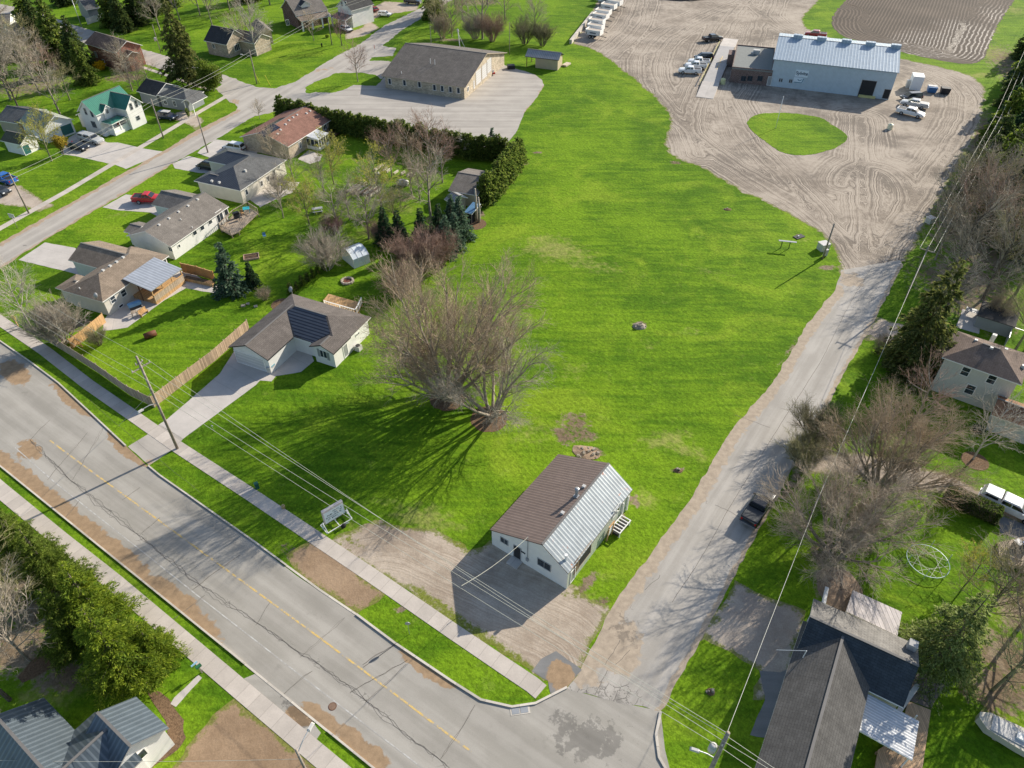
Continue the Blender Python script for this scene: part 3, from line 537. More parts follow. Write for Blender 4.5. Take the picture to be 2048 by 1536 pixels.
# markings
m, t = newmat('worn_yellow_paint'); v = t.vec(); f = t.step(t.noise(v, 1.6, 5, .75), .40, .56)
t.out(t.mix(f, (.33, .31, .28), t.mul((.62, .43, .14), t.rng(t.noise(v, 9, 3), .3, .7, .85, 1.1))), .8, None, 0, .3)
ribbon('road_marking', [(100, 881), (160, 926), (270, 1006), (470, 1152), (640, 1276), (800, 1396), (943, 1504)], .17, .014, m)
m, t = newmat('worn_white_paint'); v = t.vec(); f = t.step(t.noise(v, 1.2, 5, .75), .42, .62)
t.out(t.mix(f, (.35, .33, .30), (.52, .51, .48)), .8, None, 0, .3)
ribbon('road_marking', [(30, 895), (110, 965), (300, 1115), (400, 1195), (600, 1350), (850, 1540)], .10, .014, m)
# crack seams, laid just above the asphalt
SEAM = mat('crack_seam', (.13, .115, .10), .9)
def wander(a, b, amp, rr, n=None):
    L = math.dist(a, b); n = n or max(4, int(L/.35)); o = []; q = 0
    for k in range(n+1):
        t_ = k/n; q = q*.85+rr.uniform(-1, 1)*amp
        o.append((a[0]+(b[0]-a[0])*t_ - (b[1]-a[1])/L*q*min(1, t_*6, (1-t_)*6), a[1]+(b[1]-a[1])*t_ + (b[0]-a[0])/L*q*min(1, t_*6, (1-t_)*6)))
    return o
bb_ = MB(); rr = random.Random(3)
for pts_, am, wd, rep in ([CRK, .14, .04, 3], [[(180, 800), (300, 905), (400, 985)], .04, .03, 1], [[(1640, 726), (1535, 890), (1450, 1030), (1390, 1136), (1344, 1205)], .02, .045, 1], [[(1757, 512), (1690, 625), (1640, 726)], .03, .045, 1]):
    for k in range(rep):
        pw = wpath(pts_)
        for a, b in zip(pw, pw[1:]): ribbon('', wander(a, b, am, rr), wd*rr.uniform(.5, 1), .0155 if pts_[0][0] < 1000 else .018, None, px=False, join=bb_)
for a, b in [((95, 960), (175, 865)), ((145, 960), (210, 850)), ((280, 1070), (320, 1035)), ((385, 1180), (480, 1110)), ((512, 1250), (540, 1205)), ((600, 1315), (690, 1235)), ((700, 1385), (815, 1320)), ((725, 1330), (790, 1288)), ((880, 1520), (950, 1410)), ((160, 1000), (110, 1060)), ((560, 1395), (625, 1342)), ((730, 1405), (812, 1328)), ((410, 1190), (330, 1250)), ((245, 1000), (280, 975)), ((60, 880), (100, 840))]:
    A, B = up2(*a), up2(*b)
    for k in range(2): ribbon('', wander(A, B, .07, rr), .035*rr.uniform(.5, 1.1), .0155, None, px=False, join=bb_)
for a, b in [((1672, 630), (1740, 648)), ((1480, 1035), (1430, 1010)), ((1470, 830), (1540, 855)), ((1290, 1180), (1320, 1150)), ((1230, 1330), (1260, 1300)), ((1210, 1330), (1240, 1280)), ((1190, 1390), (1215, 1340))]:
    A, B = up2(*a), up2(*b); ribbon('', wander(A, B, .08, rr), .04, .018, None, px=False, join=bb_)
tag(bb_.build('road_cracks', SEAM), kind='structure')
bb_ = MB(); bb_.pts  # tar-filled saw cut and drain covers
ribbon('', [up2(726, 1335), up2(790, 1290)], .06, .016, None, px=False, join=bb_)
tag(bb_.build('road_seam', SEAM), kind='structure')
# mulch beds and bare patches
m, t = newmat('bark_mulch'); v = t.vec(); t.out(t.mul((.155, .10, .06), t.rng(t.noise(v, 5, 5, .8), .3, .7, .45, 1.7)), .95, t.bump(t.noise(v, 10, 4, .8), 1, .08), 0, .1); MULCH = m
for x, y, r in ((895, 797, 2.3), (978, 838, 2.3), (1950, 922, 1.5), (564, 609, 1.6), (950, 448, 2.0), (600, 512, .01)):
    c = up2(x, y)
    if r > .1: sheet('mulch_bed', [(c[0]+r*math.cos(a/14*2*PI), c[1]+r*math.sin(a/14*2*PI)) for a in range(14)], .02, MULCH, .5, .25, px=False)
sheet('garden_bed', [(286, 1378), (300, 1370), (330, 1392), (368, 1440), (372, 1475), (355, 1500), (300, 1540), (240, 1600), (180, 1640), (300, 1480), (335, 1470), (330, 1440)], .015, MULCH, .6, .2)
sheet('garden_bed', [(35, 1355), (60, 1325), (90, 1300), (120, 1318), (110, 1335), (70, 1355), (45, 1366)], .015, MULCH, .6, .2)
# ------------------------------------------------------------------ buildings
WHITE = mat('white_trim', (.78, .77, .74), .5, .06); DARKTRIM = mat('dark_trim', (.04, .045, .05), .5, .1); GLASS = glassm()
TANTRIM = mat('tan_trim', (.45, .37, .28), .6, .08); GREYM = mat('grey_metal', (.35, .36, .37), .4, .1, metal=.3); VENT = mat('vent_grey', (.5, .49, .47), .5, .1)
WOODN = planks('new_wood', (.52, .32, .15), .14, .2); WOODO = planks('old_wood', (.36, .29, .22), .15, .25); BLACK = mat('black_paint', (.02, .02, .022), .5, .1)
class House:
    "rectangular wings in one local frame; px points are taken at a stated height"
    def __init__(s, name, label, A, B, z, cat='house', yaxis=False, group=None, origin=None):
        a, b = up(*A, z), up(*B, z); th = math.atan2(b.y-a.y, b.x-a.x) - (PI/2 if yaxis else 0)
        o = origin or (a.x, a.y); s.th = th; s.o = Vector((o[0], o[1], 0)); s.M = Matrix.Rotation(-th, 3, 'Z')
        s.root = empty(name, (o[0], o[1], 0), th, label, cat, group); s.name = name
        s.C = s.M @ (CC - s.o)
    def L(s, px, py, z=0.0): return s.M @ (up(px, py, z) - s.o)
    def bb(s, pts, z):
        q = [s.L(p[0], p[1], p[2] if len(p) > 2 else z) for p in pts]
        return min(p.x for p in q), min(p.y for p in q), max(p.x for p in q), max(p.y for p in q)
    def ray(s, px, py): return s.M @ ((px-1024)/FOC*CX - (py-768)/FOC*CU + CFW)
    def hit(s, px, py, axis, val):
        d = s.ray(px, py); t = (val - s.C[axis])/d[axis]; return s.C + d*t
    def wing(s, box, ze, rise, axis, wall, roof, kind='gable', ov=.4, roof2=None, trim=None, t=.5, ze2=None, base=0.0, zr=None, ovg=None, th=.14, open_=(), rname='roof', post=None):
        x0, y0, x1, y1 = box; trim = trim or WHITE; ovg = ov if ovg is None else ovg
        sw = (axis == 'y')
        # in swapped frame: u along ridge, v across
        if sw: u0, u1, v0, v1 = y0, y1, x0, x1
        else: u0, u1, v0, v1 = x0, x1, y0, y1
        span = v1-v0; vr = v0+t*span; zr = zr if zr is not None else ze + rise*span/2; za, zb = ze, (ze2 or ze)
        P = lambda u, v, z: (v, u, z) if sw else (u, v, z)
        b = MB()
        if kind == 'flat':
            zr = ze; hgt = lambda u, v: ze; b.ab(x0, y0, ze-.3, x1, y1, ze, 0)
            for a_ in ((x0, y0, x1, y0+.2), (x0, y1-.2, x1, y1), (x0, y0+.2, x0+.2, y1-.2), (x1-.2, y0+.2, x1, y1-.2)): b.ab(a_[0], a_[1], ze+.002, a_[2], a_[3], ze+.22, 2)
        elif kind == 'shed':
            hgt = lambda u, v: za+(zb-za)*(v-v0)/span
            c = [P(u0, v0, za), P(u1, v0, za), P(u1, v1, zb), P(u0, v1, zb)]
            if sw: c.reverse()
            i = b.pts(c); j = b.pts([(p[0], p[1], p[2]-th) for p in c]); b.face(i, 0); b.face(j[::-1], 2)
            for k in range(4): b.face([j[k], j[(k+1) % 4], i[(k+1) % 4], i[k]], 2)
        else:
            hip = min(span/2, (u1-u0)/2) if kind == 'hip' else 0
            if kind == 'hip' and span > (u1-u0): hip = (u1-u0)/2
            ra, rb = u0+hip, u1-hip
            if kind == 'hip1': ra, rb = u0, u1-span/2
            if kind == 'hip0': ra, rb = u0+span/2, u1
            def hgt(u, v):
                a = za+(zr-za)*(v-v0)/(vr-v0) if v < vr else zb+(zr-zb)*(v1-v)/(v1-vr)
                if ra > u0: a = min(a, za+(zr-za)*(u-u0)/(ra-u0))
                if rb < u1: a = min(a, za+(zr-za)*(u1-u)/(u1-rb))
                return a
            E = [P(u0, v0, za), P(u1, v0, za), P(u1, v1, zb), P(u0, v1, zb), P(ra, vr, zr), P(rb, vr, zr)]
            faces = [((0, 1, 5, 4), 0), ((2, 3, 4, 5), 1)]
            if ra > u0: faces.append(((3, 0, 4), 0))
            if rb < u1: faces.append(((1, 2, 5), 0))
            for f, mi in faces:
                f = f[::-1] if sw else f
                b.poly([E[k] for k in f], mi); b.poly([(E[k][0], E[k][1], E[k][2]-th) for k in f[::-1]], 2)
            edge = [(0, 1), (2, 3)]; edge += [(3, 0)] if ra > u0 else [(3, 4), (4, 0)]; edge += [(1, 2)] if rb < u1 else [(1, 5), (5, 2)]
            for p, q in edge:
                if sw: p, q = q, p
                p, q = E[p], E[q]; b.poly([(p[0], p[1], p[2]-th), (q[0], q[1], q[2]-th), q, p], 2)
            # ridge cap
            if rb-ra > .5: b.bar(P(ra, vr, zr+.012), P(rb, vr, zr+.012), .22, .05, 3)
        ro = b.build(rname, [roof, roof2 or roof, trim, mat('ridge_'+roof.name, tuple(.8*k for k in (roof.get('rc') or (.2, .19, .18))), .8)], s.root)
        # walls
        W_ = MB(); a0, a1, c0, c1 = u0+ovg, u1-ovg, v0+ov, v1-ov
        tk = th+.01
        def strip(pts, m=0): # pts: list of (u,v) along a wall; vertical faces up to the roof
            lo = [P(u, v, base) for u, v in pts]; hi = [P(u, v, hgt(u, v)-tk) for u, v in pts]
            W_.poly(lo+hi[::-1], m)
        sides = {'a': [(a0, c0), (a1, c0)], 'b': [(a1, c0), (a1, vr), (a1, c1)] if kind not in ('flat', 'shed') else [(a1, c0), (a1, c1)], 'c': [(a1, c1), (a0, c1)], 'd': [(a0, c1), (a0, vr), (a0, c0)] if kind not in ('flat', 'shed') else [(a0, c1), (a0, c0)]}
        if c0 < c1 and a0 < a1 and wall:
            for k, p in sides.items():
                if k in open_: continue
                strip(p[::-1] if sw else p)
            W_.build('wall', wall, s.root)
        w = dict(x0=x0+(ov if sw else ovg), x1=x1-(ov if sw else ovg), y0=y0+(ovg if sw else ov), y1=y1-(ovg if sw else ov), h=(lambda x, y: hgt(y, x)) if sw else hgt, ze=ze, zr=zr)
        return w
    def opening(s, w, side, px, py, sz, kind='window', frame=None, pane=None, mull=(1, 0), depth=.05, z=None):
        "a window or door whose centre is seen at px,py on the given side of wing w"
        ax, val, sg = {'S': (1, w['y0'], -1), 'N': (1, w['y1'], 1), 'W': (0, w['x0'], -1), 'E': (0, w['x1'], 1)}[side]
        c = s.hit(px, py, ax, val); n = Vector((0, 0, 0)); n[ax] = sg; u = Vector((0, 0, 1)).cross(n)
        if z is not None: c.z = z
        c.z = max(c.z, sz[1]/2+.03)
        frame = frame or WHITE; pane = pane or GLASS; W2, H2 = sz[0]/2, sz[1]/2; f = .09
        b = MB(); up_ = Vector((0, 0, 1))
        for (du, dz, wu, wz) in ((0, H2-f/2, W2, f/2), (0, -H2+f/2, W2, f/2), (-W2+f/2, 0, f/2, H2-f), (W2-f/2, 0, f/2, H2-f)):
            q = c + u*du + up_*dz + n*depth/2; _boxn(b, q, u, n, wu, depth/2, wz)
        for k in range(mull[0]): _boxn(b, c + u*(-W2+2*W2*(k+1)/(mull[0]+1)) + n*depth*.45, u, n, .03, depth*.45, H2-f)
        for k in range(mull[1]): _boxn(b, c + up_*(-H2+2*H2*(k+1)/(mull[1]+1)) + n*depth*.4, u, n, W2-f, depth*.38, .025)
        fo = b.build(kind, frame, s.root)
        b = MB(); _boxn(b, c + n*.012, u, n, W2-f, .012, H2-f); b.build('pane' if kind == 'window' else 'panel', pane, fo)
        return fo
    def onroof(s, w, px, py):
        d = s.ray(px, py); lo, hi = 0, 600
        t = (w['zr']+.5 - s.C.z)/d.z
        while True:
            p = s.C + d*t
            if p.z <= w['h'](p.x, p.y) or p.z < 0: return p
            t += .05
    def vents(s, w, pts, kind='box', h=.28):
        for px, py in pts:
            p = s.onroof(w, px, py); b = MB()
            if kind == 'box': b.box((p.x, p.y, p.z-.12), (.42, .42, h), 0, top=.8); b.build('roof_vent', VENT, s.root)
            else: b.tube([(p.x, p.y, p.z-.2), (p.x, p.y, p.z+h)], .07, 8); b.build('vent_pipe', WHITE, s.root)
def _boxn(b, c, u, n, hu, hn, hz):
    z = Vector((0, 0, 1)); q = []
    for sz in (-1, 1):
        for su, sn in ((-1, -1), (1, -1), (1, 1), (-1, 1)): q.append(c + u*hu*su + n*hn*sn + z*hz*sz)
    i = b.pts(q)
    for f in ((3, 2, 1, 0), (4, 5, 6, 7), (0, 1, 5, 4), (1, 2, 6, 5), (2, 3, 7, 6), (3, 0, 4, 7)): b.face([i[k] for k in f][::-1], 0)

def sd(name, col, p=.18, axis='v', **k): return ribbed(name, col, p, .02, .6, axis=axis, var=.05, col2=tuple(c*.86 for c in col), **k)
SIDW = sd('white_siding', (.74, .73, .70)); SIDC = sd('cream_siding', (.62, .58, .50)); SIDG = sd('pale_green_siding', (.56, .58, .53)); SIDT = sd('tan_siding', (.40, .35, .28)); STUC = mat('white_stucco', (.70, .69, .65), .9, .06, bump=.2)
SIDB = sd('grey_siding', (.25, .27, .28)); GRNSID = sd('green_metal_siding', (.46, .50, .42), .3, 'u')
SHB = shingle('brown_shingle', (.20, .16, .13)); SHT = shingle('tan_shingle', (.235, .185, .14)); SHG = shingle('grey_shingle', (.19, .17, .15)); SHD = shingle('dark_shingle', (.055, .055, .055)); SHR = shingle('red_brown_shingle', (.235, .125, .095))
SHU = shingle('umber_shingle', (.135, .118, .107)); SHGB = shingle('garage_shingle', (.155, .138, .122)); SHBL = shingle('slate_shingle', (.12, .122, .122))
MBR = ribbed('brown_metal', (.225, .17, .145), .36, .03, .6, duty=.35, col2=(.175, .13, .11), axis='u'); MGV = ribbed('galvanised_roof', (.37, .395, .40), .42, .04, .42, .4, rust=(.42, .17, .09), duty=.4, col2=(.27, .30, .31))
MBL = ribbed('black_metal_roof', (.035, .04, .05), .30, .04, .35, .2, duty=.4, col2=(.10, .105, .115), axis='u'); MWH = ribbed('pale_metal_roof', (.42, .45, .50), .5, .03, .4, .2, duty=.3); MGR = ribbed('green_metal_roof', (.045, .20, .14), .4, .04, .35, .1, duty=.35, col2=(.035, .15, .11)); MBU = ribbed('slate_blue_metal', (.125, .15, .17), .45, .04, .35, .3, duty=.35, col2=(.08, .10, .115), rust=None)
MCP = ribbed('white_polycarbonate', (.60, .61, .62), .25, .03, .35, duty=.4); MGY = ribbed('grey_metal_roof', (.36, .36, .36), .45, .04, .5, .2, duty=.35)
BRK = brickm('red_brick', (.26, .085, .05)); BRKD = brickm('dark_brick', (.11, .05, .045)); BRKT = brickm('buff_brick', (.42, .34, .25)); BLK = brickm('tan_block', (.45, .38, .28), (.36, .31, .24))
CDOOR = ribbed('garage_door_white', (.72, .71, .69), .5, .02, .5, axis='v', duty=.15, var=.04); TDOOR = mat('teal_door', (.03, .12, .11), .5); BDOOR = mat('brown_door', (.16, .09, .05), .6); DGREY = mat('dark_opening', (.03, .03, .032), .8)

def fence(name, label, pts, h, m, post=True, px=True, cap=None, both=False, gap=2.4, pm=None):
    P = [Vector((*up2(*p), 0)) for p in pts] if px else [Vector((*p, 0)) for p in pts]
    root = empty(name, P[0], 0, label, 'fence'); o = P[0]
    for i, (a, b_) in enumerate(zip(P, P[1:])):
        b = MB(); d = (b_-a).normalized(); n = Vector((-d.y, d.x, 0)); q = [a-o+n*.02-d*0, b_-o+n*.02, b_-o-n*.02, a-o-n*.02]
        b.prism([(p.x, p.y) for p in q], .04, h); 
        b.build('panel', m, root)
        if cap: c = MB(); c.bar(a-o+Vector((0, 0, h+.03)), b_-o+Vector((0, 0, h+.03)), .12, .05); c.build('top_rail', cap, root)
        if both:
            c = MB()
            for z in (.4, h-.35): c.bar(a-o+n*.05+Vector((0, 0, z)), b_-o+n*.05+Vector((0, 0, z)), .05, .1)
            c.build('rail', pm or m, root)
        L = (b_-a).length; k = max(1, round(L/gap))
        if post:
            for j in range(k+(i == len(P)-2)):
                p = a-o+d*(L*j/k); c = MB(); c.box((p.x+n.x*.06, p.y+n.y*.06, 0), (.11, .11, h+.12), 0, math.atan2(d.y, d.x)); c.build('post', pm or m, root)
    return root
def deck(name, label, pts, z, m=None, rail=True, px=True, cat='deck', zpx=None, post_m=None, skip=()):
    P = [Vector((*up2(p[0], p[1], zpx if zpx is not None else z), 0)) for p in pts] if px else [Vector((*p, 0)) for p in pts]
    o = P[0].copy(); root = empty(name, o, 0, label, cat); m = m or WOODN
    b = MB(); q = [(p-o) for p in P]; area = sum(q[i-1].x*q[i].y-q[i].x*q[i-1].y for i in range(len(q)))
    if area < 0: q.reverse()
    b.prism([(p.x, p.y) for p in q], z-.18, z); b.build('platform', m, root)
    for p in q: c = MB(); c.box((p.x*.97+q[2].x*.03, p.y*.97+q[2].y*.03, 0), (.14, .14, z-.19)); c.build('leg', m, root)
    if rail:
        for i in range(len(q)):
            if i in skip: continue
            a, e = q[i], q[(i+1) % len(q)]; d = (e-a).normalized(); L = (e-a).length; c = MB()
            c.bar(a+Vector((0, 0, z+.95)), e+Vector((0, 0, z+.95)), .12, .05); c.bar(a+Vector((0, 0, z+.12)), e+Vector((0, 0, z+.12)), .05, .06)
            for k in range(int(L/.3)): p = a+d*(.15+k*.3); c.box((p.x, p.y, z+.15), (.04, .04, .8))
            for k in range(max(2, int(L/1.8)+1)): p = a+d*(L*k/max(1, int(L/1.8))); c.box((p.x, p.y, z+.002), (.1, .1, 1.0))
            c.build('railing', post_m or m, root)
    return root

# --- the old store on the lot -------------------------------------------
H = House('store_building', 'white walled store with brown and galvanised ribbed metal roof on the gravel lot', (984.5, 1057), (1132.8, 1145), 2.7, 'building')
x0, y0, x1, y1 = H.bb([(984.5, 1057, 2.5), (1132.8, 1145, 2.9), (1262.8, 981.8, 2.9), (1116.5, 908, 2.5)], 0)
w = H.wing((x0, y0, x1, y1), 2.5, 0, 'y', None, MBR, roof2=MGV, ov=.12, t=.67, ze2=2.9, zr=5.05, trim=mat('brown_trim', (.12, .08, .065), .5))
# walls: stucco front, green metal east side
for nm, m_, ps in (('front_wall', STUC, [(w['x0'], w['y0']), (x0+(x1-x0)*.67, w['y0']), (w['x1'], w['y0'])]), ('east_wall', GRNSID, [(w['x1'], w['y0']), (w['x1'], w['y1'])]), ('back_wall', STUC, [(w['x1'], w['y1']), (x0+(x1-x0)*.67, w['y1']), (w['x0'], w['y1'])]), ('west_wall', STUC, [(w['x0'], w['y1']), (w['x0'], w['y0'])])):
    b = MB(); b.poly([(x, y, 0) for x, y in ps]+[(x, y, w['h'](x, y)-.15) for x, y in ps[::-1]]); b.build(nm, m_, H.root)
H.opening(w, 'S', 1008.8, 1081.8, (1.0, .85), frame=GREYM, mull=(1, 0)); H.opening(w, 'S', 1034.7, 1104.5, (.95, 2.05), 'door', GREYM, DGREY, (0, 0)); H.opening(w, 'S', 1088.5, 1129.2, (1.6, 1.15), frame=GREYM, mull=(1, 0))
p = H.hit(1034.7, 1118, 1, w['y0']); b = MB(); b.box((p.x, w['y0']-.55, 0), (1.3, 1.0, .16)); b.build('doorstep', CONC2, H.root)
p = H.hit(1056, 1100, 1, w['y0']); b = MB(); b.tube([(p.x, w['y0']-.08, 1.0), (p.x, w['y0']-.08, 3.9), (p.x, w['y0']-.08, 4.9)], .035, 6); b.box((p.x, w['y0']-.1, .95), (.26, .16, .4)); b.build('service_mast', GREYM, H.root)
p = H.hit(1045, 1102, 1, w['y0']); b = MB(); b.box((p.x+.1, w['y0']-.03, 1.72), (.5, .03, .18)); b.build('number_plate', DGREY, H.root)
p = H.onroof(w, 1152.5, 993); b = MB(); b.tube([(p.x, p.y, p.z-.2), (p.x, p.y, p.z+.75), (p.x, p.y, p.z+.78), (p.x, p.y, p.z+1.15)], [.16, .16, .19, .19], 12); b.box((p.x, p.y, p.z-.1), (.5, .5, .25)); b.tube([(p.x, p.y, p.z+1.22), (p.x, p.y, p.z+1.30)], [.25, .1], 12); b.build('chimney_pipe', GREYM, H.root)
H.vents(w, [(1167.8, 974), (1125, 1027)], h=.35)
p = H.onroof(w, 1131.5, 1120); b = MB(); b.tube([(p.x, p.y, p.z-.2), (p.x, p.y, p.z+.7)], .12, 10); b.tube([(p.x, p.y, p.z+.7), (p.x, p.y, p.z+.85)], .17, 10); b.build('vent_pipe', WHITE, H.root)
H.opening(w, 'E', 1168.8, 1110, (2.6, 2.1), 'door', TANTRIM, DGREY, (0, 0)); H.opening(w, 'E', 1153, 1131, (.9, 2.1), 'door', BDOOR, BDOOR, (0, 0)); H.opening(w, 'E', 1145.5, 1150, (.9, 2.0), 'door', WHITE, GREYM, (0, 0))
H.opening(w, 'E', 1190.5, 1075.5, (1.5, .35), frame=TANTRIM, mull=(0, 0)); 
wo = H.opening(w, 'E', 1232.5, 1021, (1.5, 1.3), frame=WHITE, mull=(0, 0))
p = H.hit(1232.5, 1021, 0, w['x1']); b = MB(); b.bar((w['x1']+.07, p.y-.7, p.z-.4), (w['x1']+.07, p.y+.7, p.z+.45), .03, .14); b.bar((w['x1']+.10, p.y-.5, p.z+.45), (w['x1']+.10, p.y+.5, p.z-.5), .03, .14); b.build('board', WHITE, wo)
for q in (1245, 1253): 
    p = H.hit(q, 1010, 0, w['x1']); b = MB(); b.box((w['x1']+.1, p.y, .1), (.14, .16, 2.3)); b.build('pilaster', WHITE, H.root)
STORE = (H, w)
p = H.hit(1226, 1045, 0, w['x1']+.5); q = H.o + Matrix.Rotation(H.th, 3, 'Z') @ Vector((w['x1']+.35, p.y-.6, 0))
r_ = empty('door_frame', q, H.th+PI/2, 'leftover tan wooden door frame leaning on the green east wall of the store', 'door frame')
b = MB(); b.box((0, 0, 0), (.1, .12, 2.1), ry=.12); b.box((1.0, 0, 0), (.1, .12, 2.1), ry=.12); b.build('jamb', WOODN, r_); b = MB(); b.box((.75, 0, 1.95), (1.1, .14, .12)); b.build('lintel', WOODN, r_); b = MB(); b.box((.7, .04, .5), (.75, .05, .9)); b.build('panel', WHITE, r_)
# wooden rack by the wall
p = up(1240, 1058); r_ = empty('wooden_rack', (p.x, p.y, 0), H.th+PI/2-.05, 'white slatted wooden rack standing beside the green store wall', 'rack')
b = MB()
for s_ in (-.55, .55): b.ab(-1.1, s_-.05, .75, 1.1, s_+.05, .87, 0)
for k in range(6): b.ab(-1.1+k*.42, -.5, .76, -1.0+k*.42, .5, .86, 0)
b.build('slats', WHITE, r_)
for sx in (-1, 1):
    for sy in (-.5, .5): c = MB(); c.box((sx, sy, 0), (.1, .1, .75)); c.build('leg', WHITE, r_)
b = MB(); b.ab(-1.1, -.46, .2, 1.1, .46, .5); b.build('tray', DGREY, r_)

# --- white bungalow with the dark ribbed valley ----------------------------
H = House('bungalow', 'white L shaped bungalow with umber shingle roof and attached garage beside concrete drive', (742.3, 634), (583.8, 587.2), 2.75, 'house'); H.root.rotation_euler.z += 0
# frame: x runs from east to west, so flip
th = H.th + PI; H.th = th; H.M = Matrix.Rotation(-th, 3, 'Z'); H.root.rotation_euler = (0, 0, th); H.o = Vector((*up2(583.8, 587.2, 2.75), 0)); H.root.location = H.o; H.C = H.M @ (CC - H.o)
x0, y0, x1, y1 = H.bb([(583.8, 587.2), (742.3, 634), (619.7, 690.3), (586.9, 673.9)], 2.75)
mx0, my0, mx1, my1 = H.bb([(583.8, 587.2), (742.3, 634)], 2.75); inner = H.L(586.9, 673.9, 2.75); inn2 = H.L(619.7, 690.3, 2.75); gf = H.L(456, 694, 2.75); gs = H.L(532, 719.2, 2.75); rf = H.L(665, 707.5, 2.75)
top = (my0+my1)/2; XE = H.L(742.3, 634, 2.75).x
wm = H.wing((0, inner.y+.0, XE, top), 2.75, .42, 'x', SIDW, SHU, 'hip', roof2=SHU, trim=WHITE)
b = MB()  # ribbed panels laid over the valley slope, on battens
g_hw = inner.x; 
wg = H.wing((-.004, gs.y, inner.x, top-.3), 2.75, .42, 'y', SIDW, SHU, 'hip1', trim=BLACK, th=.16)
wr = H.wing((inn2.x, rf.y, XE+.004, inner.y+3.2), 2.75, .42, 'y', SIDW, SHU, 'hip1', trim=BLACK, th=.16)
H.mainroof = wm
# dark panels: polygon on the south slope of the main roof
PAN = [(574, 623), (591.5, 614.5), (650.5, 632), (660.5, 667), (641, 677), (626, 687), (590, 671)]
q = []
for px, py in PAN:
    p = H.onroof(wm, px, py); q.append((p.x, p.y, wm['h'](p.x, p.y)+.05))
DP = ribbed('navy_roof_panel', (.018, .022, .035), .45, .05, .3, .2, duty=.3, col2=(.09, .10, .12), axis='v')
b = MB(); i = b.pts(q); j = b.pts([(p[0], p[1], p[2]-.12) for p in q]); b.face(i if (Vector(q[1])-Vector(q[0])).cross(Vector(q[2])-Vector(q[1])).z > 0 else i[::-1], 0)
for k in range(len(q)): b.face([j[k], j[(k+1) % len(q)], i[(k+1) % len(q)], i[k]], 1)
b.build('roof_panel', [DP, BLACK], H.root)
H.opening(wg, 'S', 504, 732, (4.9, 2.1), 'garage_door', WHITE, CDOOR, (0, 0)); H.opening(wr, 'S', 647, 708, (1.15, 1.3), 'window', WHITE, None, (1, 0))
for q_ in (638, 656.5): H.opening(wr, 'S', q_, 705 if q_ < 640 else 713, (.42, 1.3), 'shutter', GREYM, GREYM, (0, 0))
H.opening(wr, 'E', 691, 701, (1.0, 2.0), 'door', WHITE, GREYM, (0, 0)); H.opening(wm, 'E', 715, 668, (.9, .45), 'window', WHITE)
p = H.hit(716, 690, 0, wr['x1']+.6); H.vents(wr, [(688, 671)], 'pipe', .2)
b = MB(); p = H.onroof(wm, 584.5, 589); b.tube([(p.x, p.y, 2.6), (p.x-.1, p.y+.2, 3.4)], .03, 6); b.build('dish_mast', GREYM, H.root)
b = MB(); c = Vector((p.x-.15, p.y+.15, 3.6)); d = Vector((-.3, -.8, .55)).normalized(); u = d.orthogonal().normalized(); v_ = d.cross(u)
b.loft([[c+d*zz+(u*math.cos(2*PI*k/14)+v_*math.sin(2*PI*k/14))*rr_ for k in range(14)] for rr_, zz in ((.05, -.06), (.3, 0), (.42, .08), (.43, .1))]); b.build('satellite_dish', GREYM, H.root, True)
BUNG = H
q = H.o + Matrix.Rotation(H.th, 3, 'Z') @ Vector((wr['x1']+.6, H.hit(716, 692, 0, wr['x1']+.6).y, 0))
r_ = empty('air_conditioner', q, H.th, 'round topped pale air conditioner beside the white bungalow wall', 'air conditioner'); b = MB(); b.box((0, 0, 0), (.8, .8, .75), 0, top=.95); b.build('casing', VENT, r_); cyl((0, 0, .752), .3, .05, 14).build('fan_guard', BLACK, r_)
for k, (px, py, cl, lb) in enumerate(((546, 741, (.03, .30, .42), 'blue lidded recycling bin at the corner of the white garage'), (541, 745, (.45, .46, .45), 'grey bin beside the blue lidded bin at the garage corner'), (597, 692, (.6, .6, .58), 'white storage box by the bungalow entrance'))):
    p = up(px, py); r_ = empty('wheelie_bin' if k < 2 else 'storage_box', (p.x, p.y, 0), H.th+k*.3, lb, 'bin' if k < 2 else 'box'); b = MB(); b.box((0, 0, 0), (.5, .55, .95), 0, top=1.15); b.build('bin_body', mat('bin_grey', (.45, .45, .44), .5), r_); b = MB(); b.box((0, 0, .952), (.62, .68, .09)); b.build('lid', mat('lid%d' % k, cl, .4), r_)
deck('back_deck', 'new timber deck with unfinished white railing behind the white bungalow', [(646, 601), (657, 587.5), (724, 606), (717, 622), (712, 630), (650, 612)], .6, WOODN, True, skip=(3, 4, 5), post_m=WHITE)

# --- tan shingled hip house with the metal awning --------------------------
H = House('bungalow', 'cream bungalow with tan shingle hip roof, metal awning and rear deck', (125, 581), (205, 604), 2.8)
x0, y0, x1, y1 = H.bb([(125, 581), (205, 604), (336.3, 510.3)], 2.8)
wm = H.wing((x0, y0, x1, y1), 2.8, .42, 'y', SIDC, SHT, 'hip', trim=WHITE)
gx0, gy0, gx1, gy1 = H.bb([(136, 520), (191, 531.5)], 2.8); rz = 2.8+.42*3.1
rp = H.L(162.5, 484, rz); wg = H.wing((gx0, gy0, (x0+x1)/2, gy0+6.2), 2.8, .42, 'x', SIDG, SHT, 'gable', ov=.4, ovg=.3)
wp = H.wing((x0-1.9, y0+.3, x0+.6, y0+4.2), 2.6, .3, 'x', SIDC, SHT, 'hip0', ov=.4)
H.opening(wm, 'E', 226, 599, (1.0, 1.1), frame=WHITE, mull=(0, 1)); H.opening(wm, 'E', 247, 586, (1.0, 1.1), frame=WHITE, mull=(0, 1)); H.opening(wm, 'E', 243, 614, (.9, .5), frame=WHITE, mull=(0, 0))
H.opening(wm, 'E', 328, 523, (.9, 1.1), frame=WHITE)
